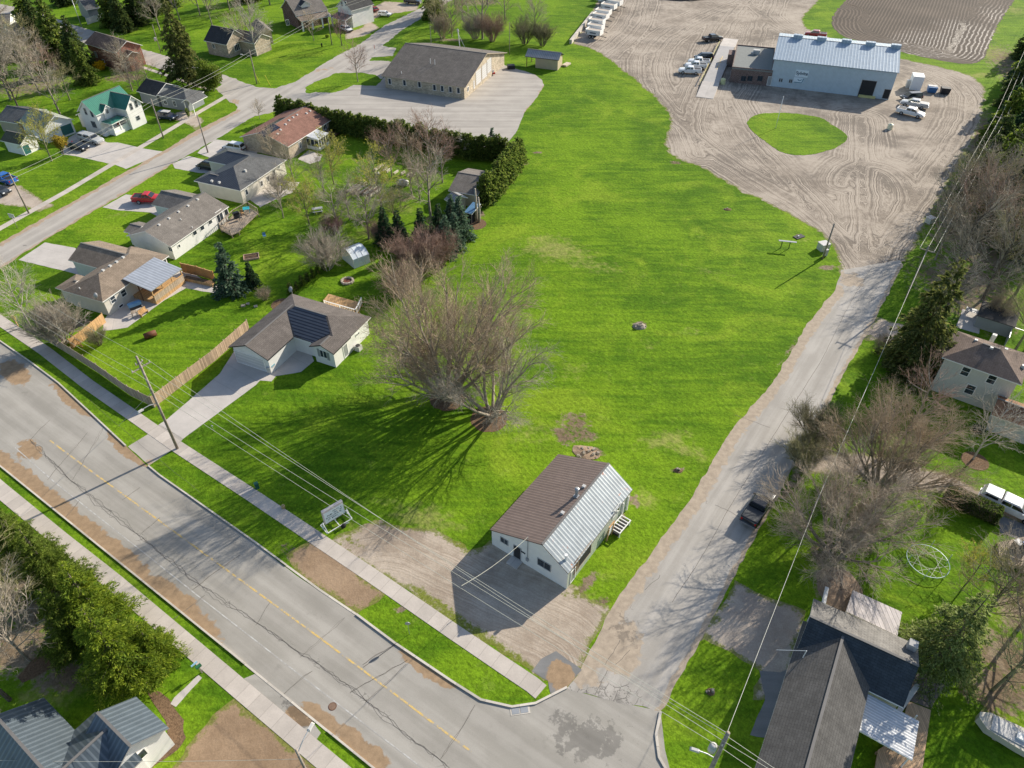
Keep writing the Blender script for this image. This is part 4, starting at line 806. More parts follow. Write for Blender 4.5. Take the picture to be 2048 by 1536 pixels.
H.vents(wm, [(206, 541), (220, 532), (233, 524), (246, 515)]); H.vents(wm, [(160, 578)], 'pipe'); 
p = H.onroof(wm, 195, 597); b = MB(); c = Vector((p.x, p.y, p.z+.5)); d = Vector((-.1, -.8, .5)).normalized(); u = d.orthogonal().normalized(); v_ = d.cross(u)
b.loft([[c+d*zz+(u*math.cos(2*PI*k/14)+v_*math.sin(2*PI*k/14))*rr_ for k in range(14)] for rr_, zz in ((.05, -.06), (.3, 0), (.42, .08), (.43, .1))]); b.tube([p, c], .03, 6); b.build('satellite_dish', VENT, H.root, True)
# awning: shed roof on posts
a0, b0, a1, b1 = H.bb([(246, 560, 3.2), (308.8, 576.5, 2.6), (362.5, 536.5, 2.6), (303.8, 522.8, 3.2)], 0)
wa = H.wing((a0, b0, a1, b1), 3.4, 0, 'y', None, MWH, 'shed', ze2=2.55, trim=GREYM, rname='awning_roof')
for k in range(4): b = MB(); b.box((a1-.2, b0+.2+(b1-b0-.4)*k/3, 0), (.14, .14, 2.45)); b.build('awning_post', WOODN, H.root)
for k in range(2): b = MB(); b.box((a0+.1+k*2.2, b0+.2, 0), (.14, .14, 2.6)); b.build('awning_post', BDOOR, H.root)
b = MB(); b.ab(a0-.2, b0+.2, .0, a1-.1, b1-.1, .55); b.build('deck_floor', WOODN, H.root)
for nm, q0, q1 in (('x', (a1-.1, b0+.2), (a1-.1, b1-.1)), ):
    b = MB(); L_ = q1[1]-q0[1]
    b.ab(a1-.16, b0+.2, .552, a1-.1, b1-.1, 1.5); b.build('privacy_screen', planks('screen_wood', (.42, .33, .24), .14, .2), H.root)
    b = MB(); b.ab(a1-.2, b0+.2, 1.505, a1-.04, b1-.1, 1.6); b.build('screen_rail', WOODN, H.root)
def furn(name, label, cat, px, py, z, parts, rz=0.0):
    p = up(px, py, z); r_ = empty(name, (p.x, p.y, z), rz, label, cat)
    for nm, boxes, m_ in parts:
        b = MB()
        for q in boxes: b.ab(*q)
        b.build(nm, m_, r_)
    return r_
def table(name, label, px, py, z=0.0, m=None, sz=(1.6, .9), rz=0.0):
    m = m or WOODN; a, c = sz[0]/2, sz[1]/2
    r_ = furn(name, label, 'table', px, py, z, [('tabletop', [(-a, -c, .7, a, c, .75)], m)], rz)
    for sx in (-1, 1):
        for sy in (-1, 1): b = MB(); b.box((sx*(a-.08), sy*(c-.08), 0), (.07, .07, .7)); b.build('leg', m, r_)
    return r_
def chairx(label, px, py, z, m, rz, group=None):
    r_ = furn('chair', label, 'chair', px, py, z, [('seat', [(-.25, -.25, .42, .25, .25, .46)], m), ('backrest', [(-.25, .21, .46, .25, .25, .95)], m)], rz)
    for sx in (-1, 1):
        for sy in (-1, 1): b = MB(); b.box((sx*.21, sy*.21, 0), (.05, .05, .42)); b.build('leg', m, r_)
    if group: r_['group'] = group
    return r_
RED = mat('red_fabric', (.55, .04, .03), .6); BLU = mat('blue_cover', (.16, .33, .52), .5)
chairx('red cushioned chair on the deck beneath the metal awning', 291, 578, .56, RED, 1.0)
furn('grill', 'blue covered barbecue beside the cream bungalow below its deck', 'grill', 272, 616, 0, [('cover', [(-.9, -.35, .5, .9, .35, .95)], BLU), ('cabinet', [(-.8, -.3, 0, .8, .3, .5)], DARKTRIM)], H.th+PI/2-.5)
furn('garden_bench', 'yellow wooden bench at the edge of the curved patio', 'bench', 289, 629, 0, [('seat', [(-.7, -.25, .42, .7, .25, .48)], WOODN), ('backrest', [(-.7, .2, .48, .7, .26, 1.0)], WOODN), ('leg', [(-.65, -.2, 0, -.58, .2, .42)], WOODN), ('leg', [(.58, -.2, 0, .65, .2, .42)], WOODN)], H.th+PI/2)
table('patio_table', 'small wooden table beside the yellow bench on the patio', 271, 632, 0, WOODO, (.8, .8), .4)
TANH = H
fence('board_fence', 'long tan board fence running beside the road sidewalk', [(98, 684), (150, 716), (200, 748), (262, 792), (309, 815)], 1.75, WOODO, pm=WOODO)
fence('board_fence', 'sunlit tan board fence climbing between the two lawns to the white bungalow', [(309, 815), (360, 775), (430, 722), (499, 660)], 1.75, planks('fence_wood', (.45, .33, .22), .16, .3), gap=2.2, pm=WOODO)
fence('board_fence', 'open framed new wood fence from the shrub to the cream bungalow corner', [(146, 697), (168, 682), (212, 645)], 1.6, WOODN, both=True, gap=1.8)
furn('timber_gate', 'pale slatted timber gate standing open on the lawn beside the fence', 'gate', 157, 690, 0, [('rail', [(-1.2, -.05, .2, 1.2, .05, .32), (-1.2, -.05, 1.1, 1.2, .05, 1.22)], WOODN), ('slats', [(-1.2+k*.5, .055, .02, -1.0+k*.5, .09, 1.4) for k in range(5)], WOODN)], -.62)
fence('privacy_fence', 'orange stained lattice fence panel behind a raised planter on the patio', [(366, 545), (398, 552), (430, 562)], 1.7, planks('orange_wood', (.50, .26, .10), .12, .12), cap=WOODN, gap=1.9)
p = up(398, 562); furn('raised_planter', 'long raised wooden planter in front of the orange fence', 'planter', 400, 565, 0, [('box', [(-2.6, -.4, 0, 2.6, .4, .5)], WOODN), ('soil', [(-2.5, -.32, .5, 2.5, .32, .53)], MULCH)], -.33)

# --- grey gabled house with the red pickup ---------------------------------
H = House('bungalow', 'long white bungalow with plain grey gable roof beside the red pickup', (346, 490), (457.5, 412.8), 2.7, yaxis=True)
x0, y0, x1, y1 = H.bb([(252.5, 471.5), (346, 490), (457.5, 412.8)], 2.7)
wm = H.wing((x0, y0, x1, y1), 2.7, .40, 'y', SIDW, SHG, 'gable')
g0, g1, g2, g3 = H.bb([(302, 409), (338, 416)], 2.7); wg = H.wing((g0, g1, (x0+x1)/2, g1+6.0), 2.7, .40, 'x', SIDW, SHG, 'gable', ovg=.3)
wp = H.wing((x0-1.6, y0+1.0, x0+.8, y0+4.5), 2.6, .3, 'x', SIDW, SHG, 'gable')
H.vents(wm, [(318, 450), (338, 437), (357, 424), (376, 412), (395, 399)]); H.vents(wm, [(385, 456), (362, 440)], 'pipe')
for q, r2 in ((358, 492), (389, 465), (404, 455), (420, 443)): H.opening(wm, 'E', q, r2, (1.0, 1.0) if q > 380 else (.6, .6), frame=WHITE, mull=(0, 0))
H.opening(wm, 'E', 439, 432, (1.6, 2.0), 'door', WHITE, GLASS, (1, 0)); H.opening(wm, 'E', 452, 424, (1.0, 1.9), 'door', WHITE, GLASS, (0, 0)); H.opening(wm, 'S', 341, 498, (.8, 1.0), frame=WHITE)
deck('back_deck', 'cluttered raised deck with pale board railing behind the grey roofed bungalow', [(440, 458), (468, 430), (497, 414), (516, 426), (476, 464), (462, 470)], .7, WOODO, skip=(0, 1), post_m=WOODO)
table('patio_table', 'teal topped table on the cluttered deck', 494, 424, .7, mat('teal_plastic', (.03, .36, .42), .5), (1.1, 1.1), .3)
furn('grill', 'black covered grill on the cluttered deck', 'grill', 474, 436, .7, [('lid', [(-.5, -.3, .7, .5, .3, 1.1)], BLACK), ('cabinet', [(-.45, -.28, 0, .45, .28, .7)], DARKTRIM)], .7)
chairx('dark patio chair nearest the railing on the cluttered deck', 482, 440, .7, DARKTRIM, 2.0); chairx('tan patio chair beside the teal table', 486, 430, .7, WOODN, .6)

# --- black metal and grey shingled house -------------------------------------
H = House('bungalow', 'cream walled bungalow with black ribbed metal and grey hip roof', (485, 378.8), (573.8, 318.8), 2.8, yaxis=True)
x0, y0, x1, y1 = H.bb([(387.5, 361.3), (485, 378.8), (573.8, 318.8)], 2.8)
nx = H.L(430, 342.5, 2.8).x; ny = H.L(400, 337.5, 2.8).y
wm = H.wing((nx, y0, x1, y1), 2.8, .36, 'y', SIDC, MBL, 'hip', roof2=SHBL, trim=WHITE)
ws = H.wing((x0, y0-.004, nx+3.0, ny), 2.8, .36, 'x', SIDC, MBL, 'hip0', trim=WHITE, th=.16)
q = H.bb([(436, 323), (452.5, 298.8)], 2.8); wn_ = H.wing((q[0]-.5, y1-6.2, nx+3.5, y1+.004), 2.8, .36, 'x', SIDC, MBL, 'hip0', trim=WHITE, th=.16)
H.vents(wm, [(491, 343)], 'box', .5); H.vents(ws, [(424, 363), (439, 366)], 'box', .4)
for q, r2 in ((493, 384), (523, 367), (536, 357), (548, 345)): H.opening(wm, 'E', q, r2, (.8, 1.1), frame=WHITE, mull=(0, 0))
H.opening(wm, 'E', 557, 333, (.8, .8), frame=WHITE)
p = H.L(400, 337, 2.8)

# --- red brown roofed bungalow with the sun room --------------------------------
H = House('bungalow', 'tan brick bungalow with red brown shingle roof and white sun room', (578, 292.5), (662, 240), 2.8, yaxis=True)
x0, y0, x1, y1 = H.bb([(505, 279), (578, 292.5), (662, 240)], 2.8)
wm = H.wing((x0-3.2, y0, x1, y1), 2.8, .34, 'y', BRKT, SHR, 'gable')
H.vents(wm, [(571, 249), (578, 241), (586, 235), (594, 230), (561, 260), (555, 268), (613, 227), (620, 222)])
sx0, sy0, sx1, sy1 = H.bb([(612, 268), (633, 279), (651, 268), (632, 262)], 2.4)
wsn = H.wing((x1-.5, sy0, x1+2.8, sy0+3.6), 2.75, 0, 'y', None, MCP, 'shed', ze2=2.45, rname='sun_room_roof', ov=.1)
b = MB()
for xx, yy in [(x1+2.6, sy0+.2+k*.8) for k in range(5)]+[(x1-.3+k*.95, sy0+.2) for k in range(3)]: b.box((xx, yy, 0), (.09, .09, 2.3))
b.ab(x1-.3, sy0+.15, 0, x1+2.65, sy0+.25, .7); b.ab(x1+2.55, sy0+.25, 0, x1+2.65, sy0+3.5, .7); b.ab(x1-.3, sy0+.15, 2.1, x1+2.65, sy0+.25, 2.3); b.build('sun_room_frame', WHITE, H.root)
b = MB(); b.ab(x1-.3, sy0+.19, .7, x1+2.58, sy0+.21, 2.1); b.ab(x1+2.59, sy0+.25, .7, x1+2.61, sy0+3.5, 2.1); b.build('sun_room_glass', GLASS, H.root)
SOL = mat('solar_panel', (.012, .014, .025), .25, .2, spec=.6)
for px, py in ((549, 246), (538, 262)):
    p = H.onroof(wm, px, py); b = MB(); sl = .34
    L2 = 2.6; z = lambda x, y: wm['h'](x, y)+.12
    q = [(p.x-.7, p.y-L2), (p.x+.7, p.y-L2), (p.x+.7, p.y+L2), (p.x-.7, p.y+L2)]
    b.poly([(x, y, z(x, y)) for x, y in q]); b.poly([(x, y, z(x, y)-.08) for x, y in q[::-1]]); 
    for k in range(4): a_, c_ = q[k], q[(k+1) % 4]; b.poly([(*a_, z(*a_)-.08), (*c_, z(*c_)-.08), (*c_, z(*c_)), (*a_, z(*a_))])
    b.build('solar_panel', SOL, H.root)
H.opening(wm, 'E', 600, 290, (.8, 1.4), frame=WHITE); H.opening(wm, 'E', 650, 254, (1.2, 1.1), frame=WHITE)
deck('back_deck', 'small brown deck at the end of the red brown roofed bungalow', [(655, 262), (672, 248), (684, 262), (662, 276)], .6, BDOOR, skip=(0,))

# --- long fire hall / works garage ---------------------------------------------
H = House('works_garage', 'long tan block garage with weathered brown shingle roof on the asphalt lot', (762, 151), (930.8, 175), 3.0, 'building')
x0, y0, x1, y1 = H.bb([(762, 151, 3), (930.8, 175, 3)], 3); rr1 = H.L(802, 85, 6.6); rr2 = H.L(970.8, 106, 6.6)
yr = (rr1.y+rr2.y)/2; y0 = H.L(846, 163, 3).y
wm = H.wing((x0, y0, x1, y0+2*(yr-y0)), 3.0, 0, 'x', BLK, SHGB, 'gable', ov=.6, zr=6.6, trim=TANTRIM)
for px, py in ((779.5, 162.5), (809, 165.5), (839, 169), (869, 175), (884.5, 177), (901, 179), (917, 181)): H.opening(wm, 'S', px, py, (.85, 1.4), frame=WHITE, mull=(0, 0))
for px, py, s_ in ((969, 142, (3.4, 3.4)), (957, 153, (3.4, 3.4)), (978, 131, (3.2, 3.4))): H.opening(wm, 'E', px, py, s_, 'garage_door', TANTRIM, CDOOR, (0, 0))
H.opening(wm, 'E', 948, 169, (1.0, 2.1), 'door', TANTRIM, CDOOR, (0, 0)); H.opening(wm, 'E', 936, 178, (.9, 1.1), frame=WHITE)
H.vents(wm, [(861, 127), (870, 129)], 'pipe', 1.1); H.vents(wm, [(803, 147)], 'pipe', .5)
WG = H
# --- small open ended shed by the lot ---------------------------------------------
H = House('storage_shed', 'tan shed with grey metal roof and open lean-to end on the grass', (1050, 112.5), (1117.5, 120.5), 2.6, 'shed')
x0, y0, x1, y1 = H.bb([(1050, 112.5), (1117.5, 120.5)], 2.6); 
w = H.wing((x0, y0, x1, y0+4.6), 2.6, .5, 'x', None, MGY, 'gable', ov=.3, trim=DARKTRIM)
b = MB(); b.ab(x0+2.7, w['y0'], 0, x1-.3, w['y1'], 2.55); b.build('wall', mat('tan_board', (.42, .35, .24), .8), H.root)
b = MB(); xx = x1-.3; b.poly([(xx, w['y0'], 2.55), (xx, w['y1'], 2.55), (xx, (w['y0']+w['y1'])/2, 3.4)]); xx = x0+2.7; b.poly([(xx, w['y1'], 2.55), (xx, w['y0'], 2.55), (xx, (w['y0']+w['y1'])/2, 3.4)]); b.build('gable', mat('tan_board', (.42, .35, .24)), H.root)
for yy in (w['y0'], w['y1']): b = MB(); b.box((x0+.4, yy, 0), (.15, .15, 2.6)); b.build('post', BDOOR, H.root)
p = up(1103, 134); r_ = empty('log_stack', (p.x, p.y, 0), H.th, 'stack of timber poles against the tan shed wall', 'timber'); 
for k in range(6): b = MB(); b.tube([(-1.3, .1*(k % 2), .2+.3*k), (1.5, .1*(k % 2), .2+.3*k)], .14, 8); b.build('log', WOODN, r_)
p = up(1133, 131); r_ = empty('lumber_pile', (p.x, p.y, 0), 1.0, 'pale pile of sawn lumber on the grass beside the tan shed', 'lumber')
for k in range(5): b = MB(); b.ab(-1.2, -.6+k*.26, .1, 1.2, -.38+k*.26, .45); b.build('board', mat('pale_lumber', (.6, .5, .38), .8), r_)

# --- fertiliser warehouse and office ---------------------------------------------
H = House('warehouse', 'large pale blue metal warehouse with ribbed roof facing the gravel yard', (1544.8, 125), (1799.8, 153), 6.2, 'warehouse')
BLW = ribbed('pale_blue_siding', (.47, .55, .60), .3, .03, .55, duty=.4, var=.06, col2=(.42, .50, .56)); BLR = ribbed('pale_blue_roof', (.36, .43, .49), .7, .05, .5, .1, duty=.3, col2=(.29, .36, .43))
x0, y0, x1, y1 = H.bb([(1544.8, 125), (1799.8, 153)], 6.2); yb = H.L(1668, 187, 0).y; y0 = yb-.3
print('warehouse wall y', yb, 'eave bbox', x0, y0, x1, y1, 'ridge', H.L(1684, 84.5, 8.2))
yr = H.L(1684, 84.5, 8.4).y
w = H.wing((x0, y0, x1, y0+2*(yr-y0)), 6.2, 0, 'x', BLW, BLR, 'gable', ov=.3, zr=8.4, trim=mat('blue_fascia', (.20, .27, .33), .5))
for k, q in enumerate((1580, 1627, 1677, 1725, 1776)):
    p = H.onroof(w, q, 84+k*5.2); yy = yr+.1; b = MB(); b.box((p.x+1.6, yy, 8.1), (2.1, 1.2, 1.0)); b.build('ridge_vent', BLR, H.root)
H.opening(w, 'S', 1732.5, 183, (3.3, 3.8), 'loading_door', GREYM, DGREY, (0, 0)); H.opening(w, 'S', 1773, 188, (1.5, 2.2), 'door', GREYM, DGREY, (0, 0))
for q in (1559.5, 1563.5, 1579.5, 1583): H.opening(w, 'S', q, 160+(q-1559)*.1, (.38, .85), frame=GREYM, mull=(0, 0))
PALE = mat('pale_sign', (.66, .74, .80), .5, .04); NAVY = mat('navy_ink', (.02, .05, .09), .5, .02); TEAL = mat('teal_ink', (.02, .16, .25), .5, .02)
def text(s, body, size, loc, rot, m, parent, name='lettering', ext=.01, al='CENTER', shear=0.0):
    cu = bpy.data.curves.new(name, 'FONT'); cu.body = body; cu.size = size; cu.extrude = ext; cu.align_x = al; cu.align_y = 'CENTER'; cu.offset = size*.015; cu.shear = shear
    tmp = bpy.data.objects.new(name, cu); COL.objects.link(tmp); dg = bpy.context.evaluated_depsgraph_get(); me = bpy.data.meshes.new_from_object(tmp.evaluated_get(dg)); bpy.data.objects.remove(tmp)
    me.materials.clear(); me.materials.append(m); o = bpy.data.objects.new(name, me); COL.objects.link(o); o.location = loc; o.rotation_euler = rot; o.parent = parent; KIDS.setdefault(parent.name, []).append(o); return o
p = H.hit(1604, 147, 1, w['y0']); b = MB(); b.box((p.x, w['y0']-.05, p.z-.8), (2.9, .06, 1.6)); sg = b.build('sign_board', PALE, H.root)
text(None, 'Sylvite', 1.05, (p.x, w['y0']-.1, p.z+.02), (PI/2, 0, 0), NAVY, H.root)
p = H.hit(1598, 160.5, 1, w['y0']); b = MB(); b.box((p.x-.15, w['y0']-.05, p.z-.55), (2.2, .05, 1.15)); b.box((p.x-.15, w['y0']-.08, p.z-.55), (1.7, .03, .12), 1); b.box((p.x+.75, w['y0']-.08, p.z-.5), (.14, .03, 1.0), 1, ry=.15)
for k in range(7): a_ = PI+PI*k/6; b.box((p.x+.1+.36*math.cos(a_), w['y0']-.08, p.z+.12+.22*math.sin(a_)), (.16, .03, .14), 1)
b.build('emblem_board', [PALE, TEAL], H.root)
b = MB(); p = H.hit(1732.5, 196, 1, w['y0']); b.box((p.x, w['y0']-.25, 0), (3.6, .5, .5)); b.build('dock_bumper', mat('yellow_rail', (.55, .50, .22), .6), H.root)
WH, WHW = H, w
# office with flat roof
H = House('office_building', 'low brown office block with flat grey roof joined to the warehouse', (1464, 135), (1546, 143), 3.4, 'office')
x0, y0, x1, y1 = H.bb([(1464, 135), (1552, 143)], 3.4); d_ = H.L(1492, 92, 3.4).y
BRO = brickm('umber_brick', (.14, .085, .075)); FLT = mat('gravel_roof', (.20, .21, .20), .9, .15)
wo = H.wing((x0, y0, H.L(1546, 143, 3.4).x, d_), 3.4, 0, 'x', BRO, FLT, 'flat', ov=.02, trim=BRO)
for q in (1487, 1500, 1520): H.opening(wo, 'S', q, 157, (1.2, 1.2), frame=DARKTRIM, mull=(1, 0))
H.opening(wo, 'S', 1539, 162, (1.0, 2.1), 'door', WHITE, GREYM, (0, 0))
p = H.onroof(wo, 1512, 108); b = MB(); b.box((p.x, p.y, 3.42), (1.6, 1.1, 1.0)); b.box((p.x+.2, p.y+.9, 3.42), (1.4, .5, .7)); b.build('rooftop_unit', VENT, H.root)
b = MB(); b.box((p.x-.9, p.y-.9, 3.42), (.7, .7, .6)); b.build('rooftop_unit', GREYM, H.root)
q = H.bb([(1470, 106), (1484, 112)], 3.0); b = MB(); b.ab(x0+.6, d_-6.5, 0, x0-1.6, d_-2.5, 2.9); b.build('scale_booth', BRO, H.root)
OFF = H
# truck scale
a = up(1462, 78); c = up(1409, 196); L_ = math.dist((a.x, a.y), (c.x, c.y)); th = math.atan2(c.y-a.y, c.x-a.x)
r_ = empty('truck_scale', ((a.x+c.x)/2, (a.y+c.y)/2, 0), th, 'long raised concrete truck scale beside the office', 'truck scale')
PL = mat('scale_deck', (.36, .345, .335), .7, .15, .6); b = MB(); b.ab(-L_/2+9, -1.9, .1, L_/2-9.5, 1.9, .6); b.build('deck', PL, r_)
for s_, e_ in ((1, 9.5), (-1, 9)):
    b = MB(); x0_, x1_ = s_*(L_/2-e_)+s_*.02, s_*L_/2; lo = min(x0_, x1_); i = b.pts([(x0_, -2, 0), (x0_, 2, 0), (x1_, 2, 0), (x1_, -2, 0), (x0_, -2, .6), (x0_, 2, .6), (x1_, 2, .08), (x1_, -2, .08)])
    for f in ((0, 1, 2, 3), (4, 5, 6, 7), (0, 1, 5, 4), (1, 2, 6, 5), (2, 3, 7, 6), (3, 0, 4, 7)): b.face([i[k] for k in f])
    b.build('ramp', CONC2, r_)
b = MB(); b.ab(-L_/2+6, -2.5, .7, L_/2-8, -2.42, .9); 
for k in range(12): b.box((-L_/2+6.3+k*(L_-14.5)/11, -2.46, 0), (.12, .12, .7))
b.build('guard_rail', mat('yellow_rail', (.55, .50, .22)), r_)
b = MB(); b.ab(-6, -.08, .602, 5, .08, .625); 
for k in range(3): b.ab(-4+k*3.2, -.6, .602, -3.8+k*3.2, .6, .622)
b.build('deck_marking', mat('faded_yellow', (.62, .46, .22), .8), r_)
p = up(1445, 168); r_ = empty('storage_tank', (p.x, p.y, 0), 0, 'small yellowish tank beside the truck scale ramp', 'tank'); cyl((0, 0, 0), .6, 1.2, 14).build('tank_body', mat('tank_yellow', (.55, .55, .30), .5), r_); cyl((0, 0, 1.2), .6, .18, 14, .2).build('cap', mat('tank_yellow', (.55, .55, .30)), r_)
p = up(1779, 258); r_ = empty('storage_tank', (p.x, p.y, 0), 0, 'lone cream tank standing on the gravel south of the parked trucks', 'tank'); cyl((0, 0, 0), .55, 1.0, 14).build('tank_body', mat('tank_cream', (.72, .70, .50), .5), r_); cyl((0, 0, 1.0), .55, .2, 14, .2).build('cap', mat('tank_cream', (.72, .70, .50)), r_)
# white box container, bins
r_ = empty('storage_container', (*up2(1828, 176), 0), H.th, 'tall white box container at the east end of the warehouse', 'container'); b = MB(); b.box((0, 0, 0), (2.4, 3.0, 3.0)); b.build('box_body', mat('container_white', (.75, .76, .78), .5, .05), r_); b = MB(); b.box((0, 0, 3.002), (2.5, 3.1, .08)); b.build('roof', WHITE, r_); b = MB(); b.box((-1.6, .2, 0), (.7, 1.2, 1.6)); b.build('compressor', VENT, r_)
for px, py, cl, lb in ((1862, 184, (.05, .15, .33), 'blue skip bin with pale lid east of the warehouse'), (1888, 187, (.03, .03, .035), 'black open topped skip bin beside the blue one')):
    r_ = empty('skip_bin', (*up2(px, py), 0), H.th, lb, 'bin'); m_ = mat('skip'+lb[:4], cl, .5); b = MB(); b.box((0, 0, .1), (1.8, 1.6, 1.2), 0, top=1.12); b.build('bin_body', m_, r_)
    b = MB(); b.box((0, .3 if cl[2] > .1 else 0, 1.31), (1.95, 1.1 if cl[2] > .1 else 1.5, .08)); b.build('lid', VENT if cl[2] > .1 else BLACK, r_)
# concrete block wall and dark pile
a, c = up(1141, 88), up(1186, 30); th = math.atan2(c.y-a.y, c.x-a.x); r_ = empty('block_wall', (a.x, a.y, 0), th, 'low pale concrete block wall beside the dump trailers', 'wall')
L_ = math.dist((a.x, a.y), (c.x, c.y)); k = int(L_/1.6)
for i in range(k): b = MB(); b.box((.8+i*1.6, 0, 0), (1.56, .7, 1.1)); b.build('block', KERB, r_)

# --- victorian house with green metal roof ----------------------------------------
H = House('farmhouse', 'white two storey farmhouse with green metal roof and front porch', (200, 235), (160, 162), 5.2, 'house', yaxis=True)
p0, p1 = up(211, 288), up(170, 245)
th = math.radians(-24); H.th = th; H.M = Matrix.Rotation(-th, 3, 'Z'); H.root.rotation_euler = (0, 0, th); H.o = Vector((*up2(175, 263), 0)); H.root.location = H.o; H.C = H.M @ (CC-H.o)
wv = H.wing((-.35, -.35, 5.0, 9.6), 4.3, .95, 'y', SIDW, MGR, 'gable', ov=.35)
wc = H.wing((2.2, 4.4, 8.35, 9.1), 4.3, .95, 'x', SIDW, MGR, 'gable', ov=.35)
wd = H.wing((2.4, 1.5, 5.2, 3.7), 4.5, .95, 'x', SIDW, MGR, 'gable', ov=.2)
H.wing((4.5, .5, 7.6, 4.75), 2.6, .3, 'y', None, MGR, 'hip', rname='porch_roof')
b = MB(); b.ab(4.66, .8, 0, 7.3, 4.7, .6); b.build('porch_floor', WHITE, H.root)
for yy in (.9, 2.7, 4.5): b = MB(); b.box((7.2, yy, .602), (.14, .14, 1.9)); b.build('porch_post', WHITE, H.root)
b = MB(); b.ab(7.12, 1.0, .602, 7.2, 4.4, 1.4); b.ab(5.6, .85, .602, 7.1, .92, 1.4); b.build('porch_railing', WHITE, H.root)
b = MB()
for k in range(4): b.ab(4.8, .5-.3*k, 0, 5.7, .8-.3*k, .55-.14*k)
b.build('porch_steps', WHITE, H.root)
ww = H.wing((-3.4, 1.2, .1, 9.0), 2.6, 0, 'y', SIDW, MGR, 'shed', ze2=4.0, ov=.3)
for px, py in ((171, 223), (184, 228), (188, 249)): H.opening(wv, 'S', px, py, (.75, 1.4) if py < 240 else (1.3, 1.4), frame=GREYM, mull=(0, 1) if py < 240 else (2, 0))
for px, py in ((262, 213), (272, 208), (276, 236)): H.opening(wc, 'E', px, py, (.75, 1.4) if py < 230 else (1.0, .9), frame=GREYM, mull=(0, 1))
H.opening(wd, 'E', 214, 222, (.6, 1.0), frame=GREYM); H.opening(wv, 'E', 221, 252, (.7, 1.1), frame=GREYM); H.opening(wv, 'E', 238, 250, (.9, 2.0), 'door', WHITE, RED, (0, 0))

# --- simple neighbours: (name,label,A,B,z, yaxis, depthpx, rise, roof, wall, kind, windows)
def simple(name, label, A, B, D, z, rise, roof, wall, kind='gable', axis='x', wins=(), doors=(), depth=None, trim=None, cat='house', yaxis=False, **k):
    H = House(name, label, A, B, z, cat, yaxis); x0, y0, x1, y1 = H.bb([A, B] + ([D] if D else []), z)
    if depth:
        if yaxis: x0, x1 = (x1-depth, x1) if depth > 0 else (x0, x0-depth)
        else: y1 = y0+depth
    w = H.wing((x0, y0, x1, y1), z, rise, axis, wall, roof, kind, trim=trim, **k)
    for s_, px, py, sz in wins: H.opening(w, s_, px, py, sz)
    for s_, px, py, sz, m_ in doors: H.opening(w, s_, px, py, sz, 'door', WHITE, m_, (0, 0))
    return H, w
simple('detached_garage', 'white gabled garage with teal door west of the green roofed farmhouse', (84, 262), (148, 239), None, 2.8, .55, shingle('faded_green_shingle', (.27, .29, .24)), SIDW, axis='y', depth=8.5, doors=(('S', 134, 259, (2.6, 2.1), TDOOR),), cat='garage')
simple('garden_shed', 'small white shed with dark mossy roof at the left edge', (0, 281), (41, 290), None, 2.4, .6, shingle('moss_shingle', (.10, .10, .07)), SIDW, axis='x', depth=4.2, cat='shed', doors=(('E', 54, 300, (1.6, 1.9), TDOOR),))
H, w = simple('cottage', 'low dark grey cottage with pale hip roof left of the street corner', (312, 190), (358, 198), (408, 183), 2.7, .45, SHBL, SIDB, 'hip', 'x', wins=(('S', 331, 205, (1.0, 1.0)), ('S', 349, 207, (.9, 1.3))))
w2 = H.wing((H.L(382, 197, 2.5).x-.3, H.L(390, 205, 2.5).y-1.2, H.L(408, 197, 2.5).x, H.L(395, 190, 2.5).y), 2.6, .6, 'y', None, SHBL, 'gable', rname='porch_roof', ov=.2)
for k in (w2['x0']+.2, w2['x1']-.2): b = MB(); b.box((k, w2['y0']+.2, 0), (.16, .16, 2.5)); b.build('porch_post', WHITE, H.root)
H2, w = simple('cottage', 'dark roofed rear wing of the grey cottage under the spruce', (272, 182), (312, 192), None, 2.6, .5, SHD, SIDB, 'gable', 'x', depth=7)
H, w = simple('brick_house', 'red brick house with brown roof and white gable beside the upper road', (168, 86), (231, 106), None, 4.6, .5, shingle('chestnut_shingle', (.235, .15, .11)), BRK, 'gable', 'x', depth=7.5, wins=(('S', 192, 109, (.9, 1.5)), ('S', 209, 127, (1.0, 1.6)),), trim=WHITE)
w2 = H.wing((w['x1']-.4, w['y0']+1.0, w['x1']+2.4, w['y0']+4.6), 3.7, .45, 'x', BRK, MATS['chestnut_shingle'], 'gable', trim=WHITE)
H, w = simple('brick_house', 'grey brick house with dark slate roof beyond the street corner', (407, 81), (453, 90), None, 3.4, .75, SHD, BRKT, 'gable', 'x', depth=7.5, wins=(('S', 427, 92, (.9, 1.2)),)); H.opening(w, 'E', 474, 95, (1.9, 1.6), mull=(2, 0))
w2 = H.wing((w['x1']-3, w['y1']-2.5, w['x1']+5.5, w['y1']+4), 3.2, .5, 'x', BRKT, SHG, 'gable')
simple('brick_house', 'small buff brick house behind the grey brick one', (519, 66), (546, 62), None, 3.2, .7, SHG, BRKT, 'gable', 'y', depth=9, wins=(('S', 531, 76, (.9, 1.4)),))
H, w = simple('brick_house', 'dark brick house with tan roof and a big white dormer', (592, 32), (656, 20), None, 3.6, .62, SHG, BRKD, 'gable', 'x', depth=10.5, wins=(('S', 575, 45, (1, 1.5)),))
wdm = H.wing((w['x0']+2.2, w['y0']+1.2, w['x0']+5.6, w['y0']+5.5), 5.4, .6, 'y', SIDW, SHD, 'gable', trim=WHITE); H.opening(wdm, 'S', 618, 24, (1.6, 1.1), mull=(2, 0))
H.wing((w['x0']-.3, w['y0']-3.2, w['x1']+.2, w['y0']+.4), 2.7, 0, 'x', None, SHB, 'shed', ze2=3.5, rname='porch_roof')
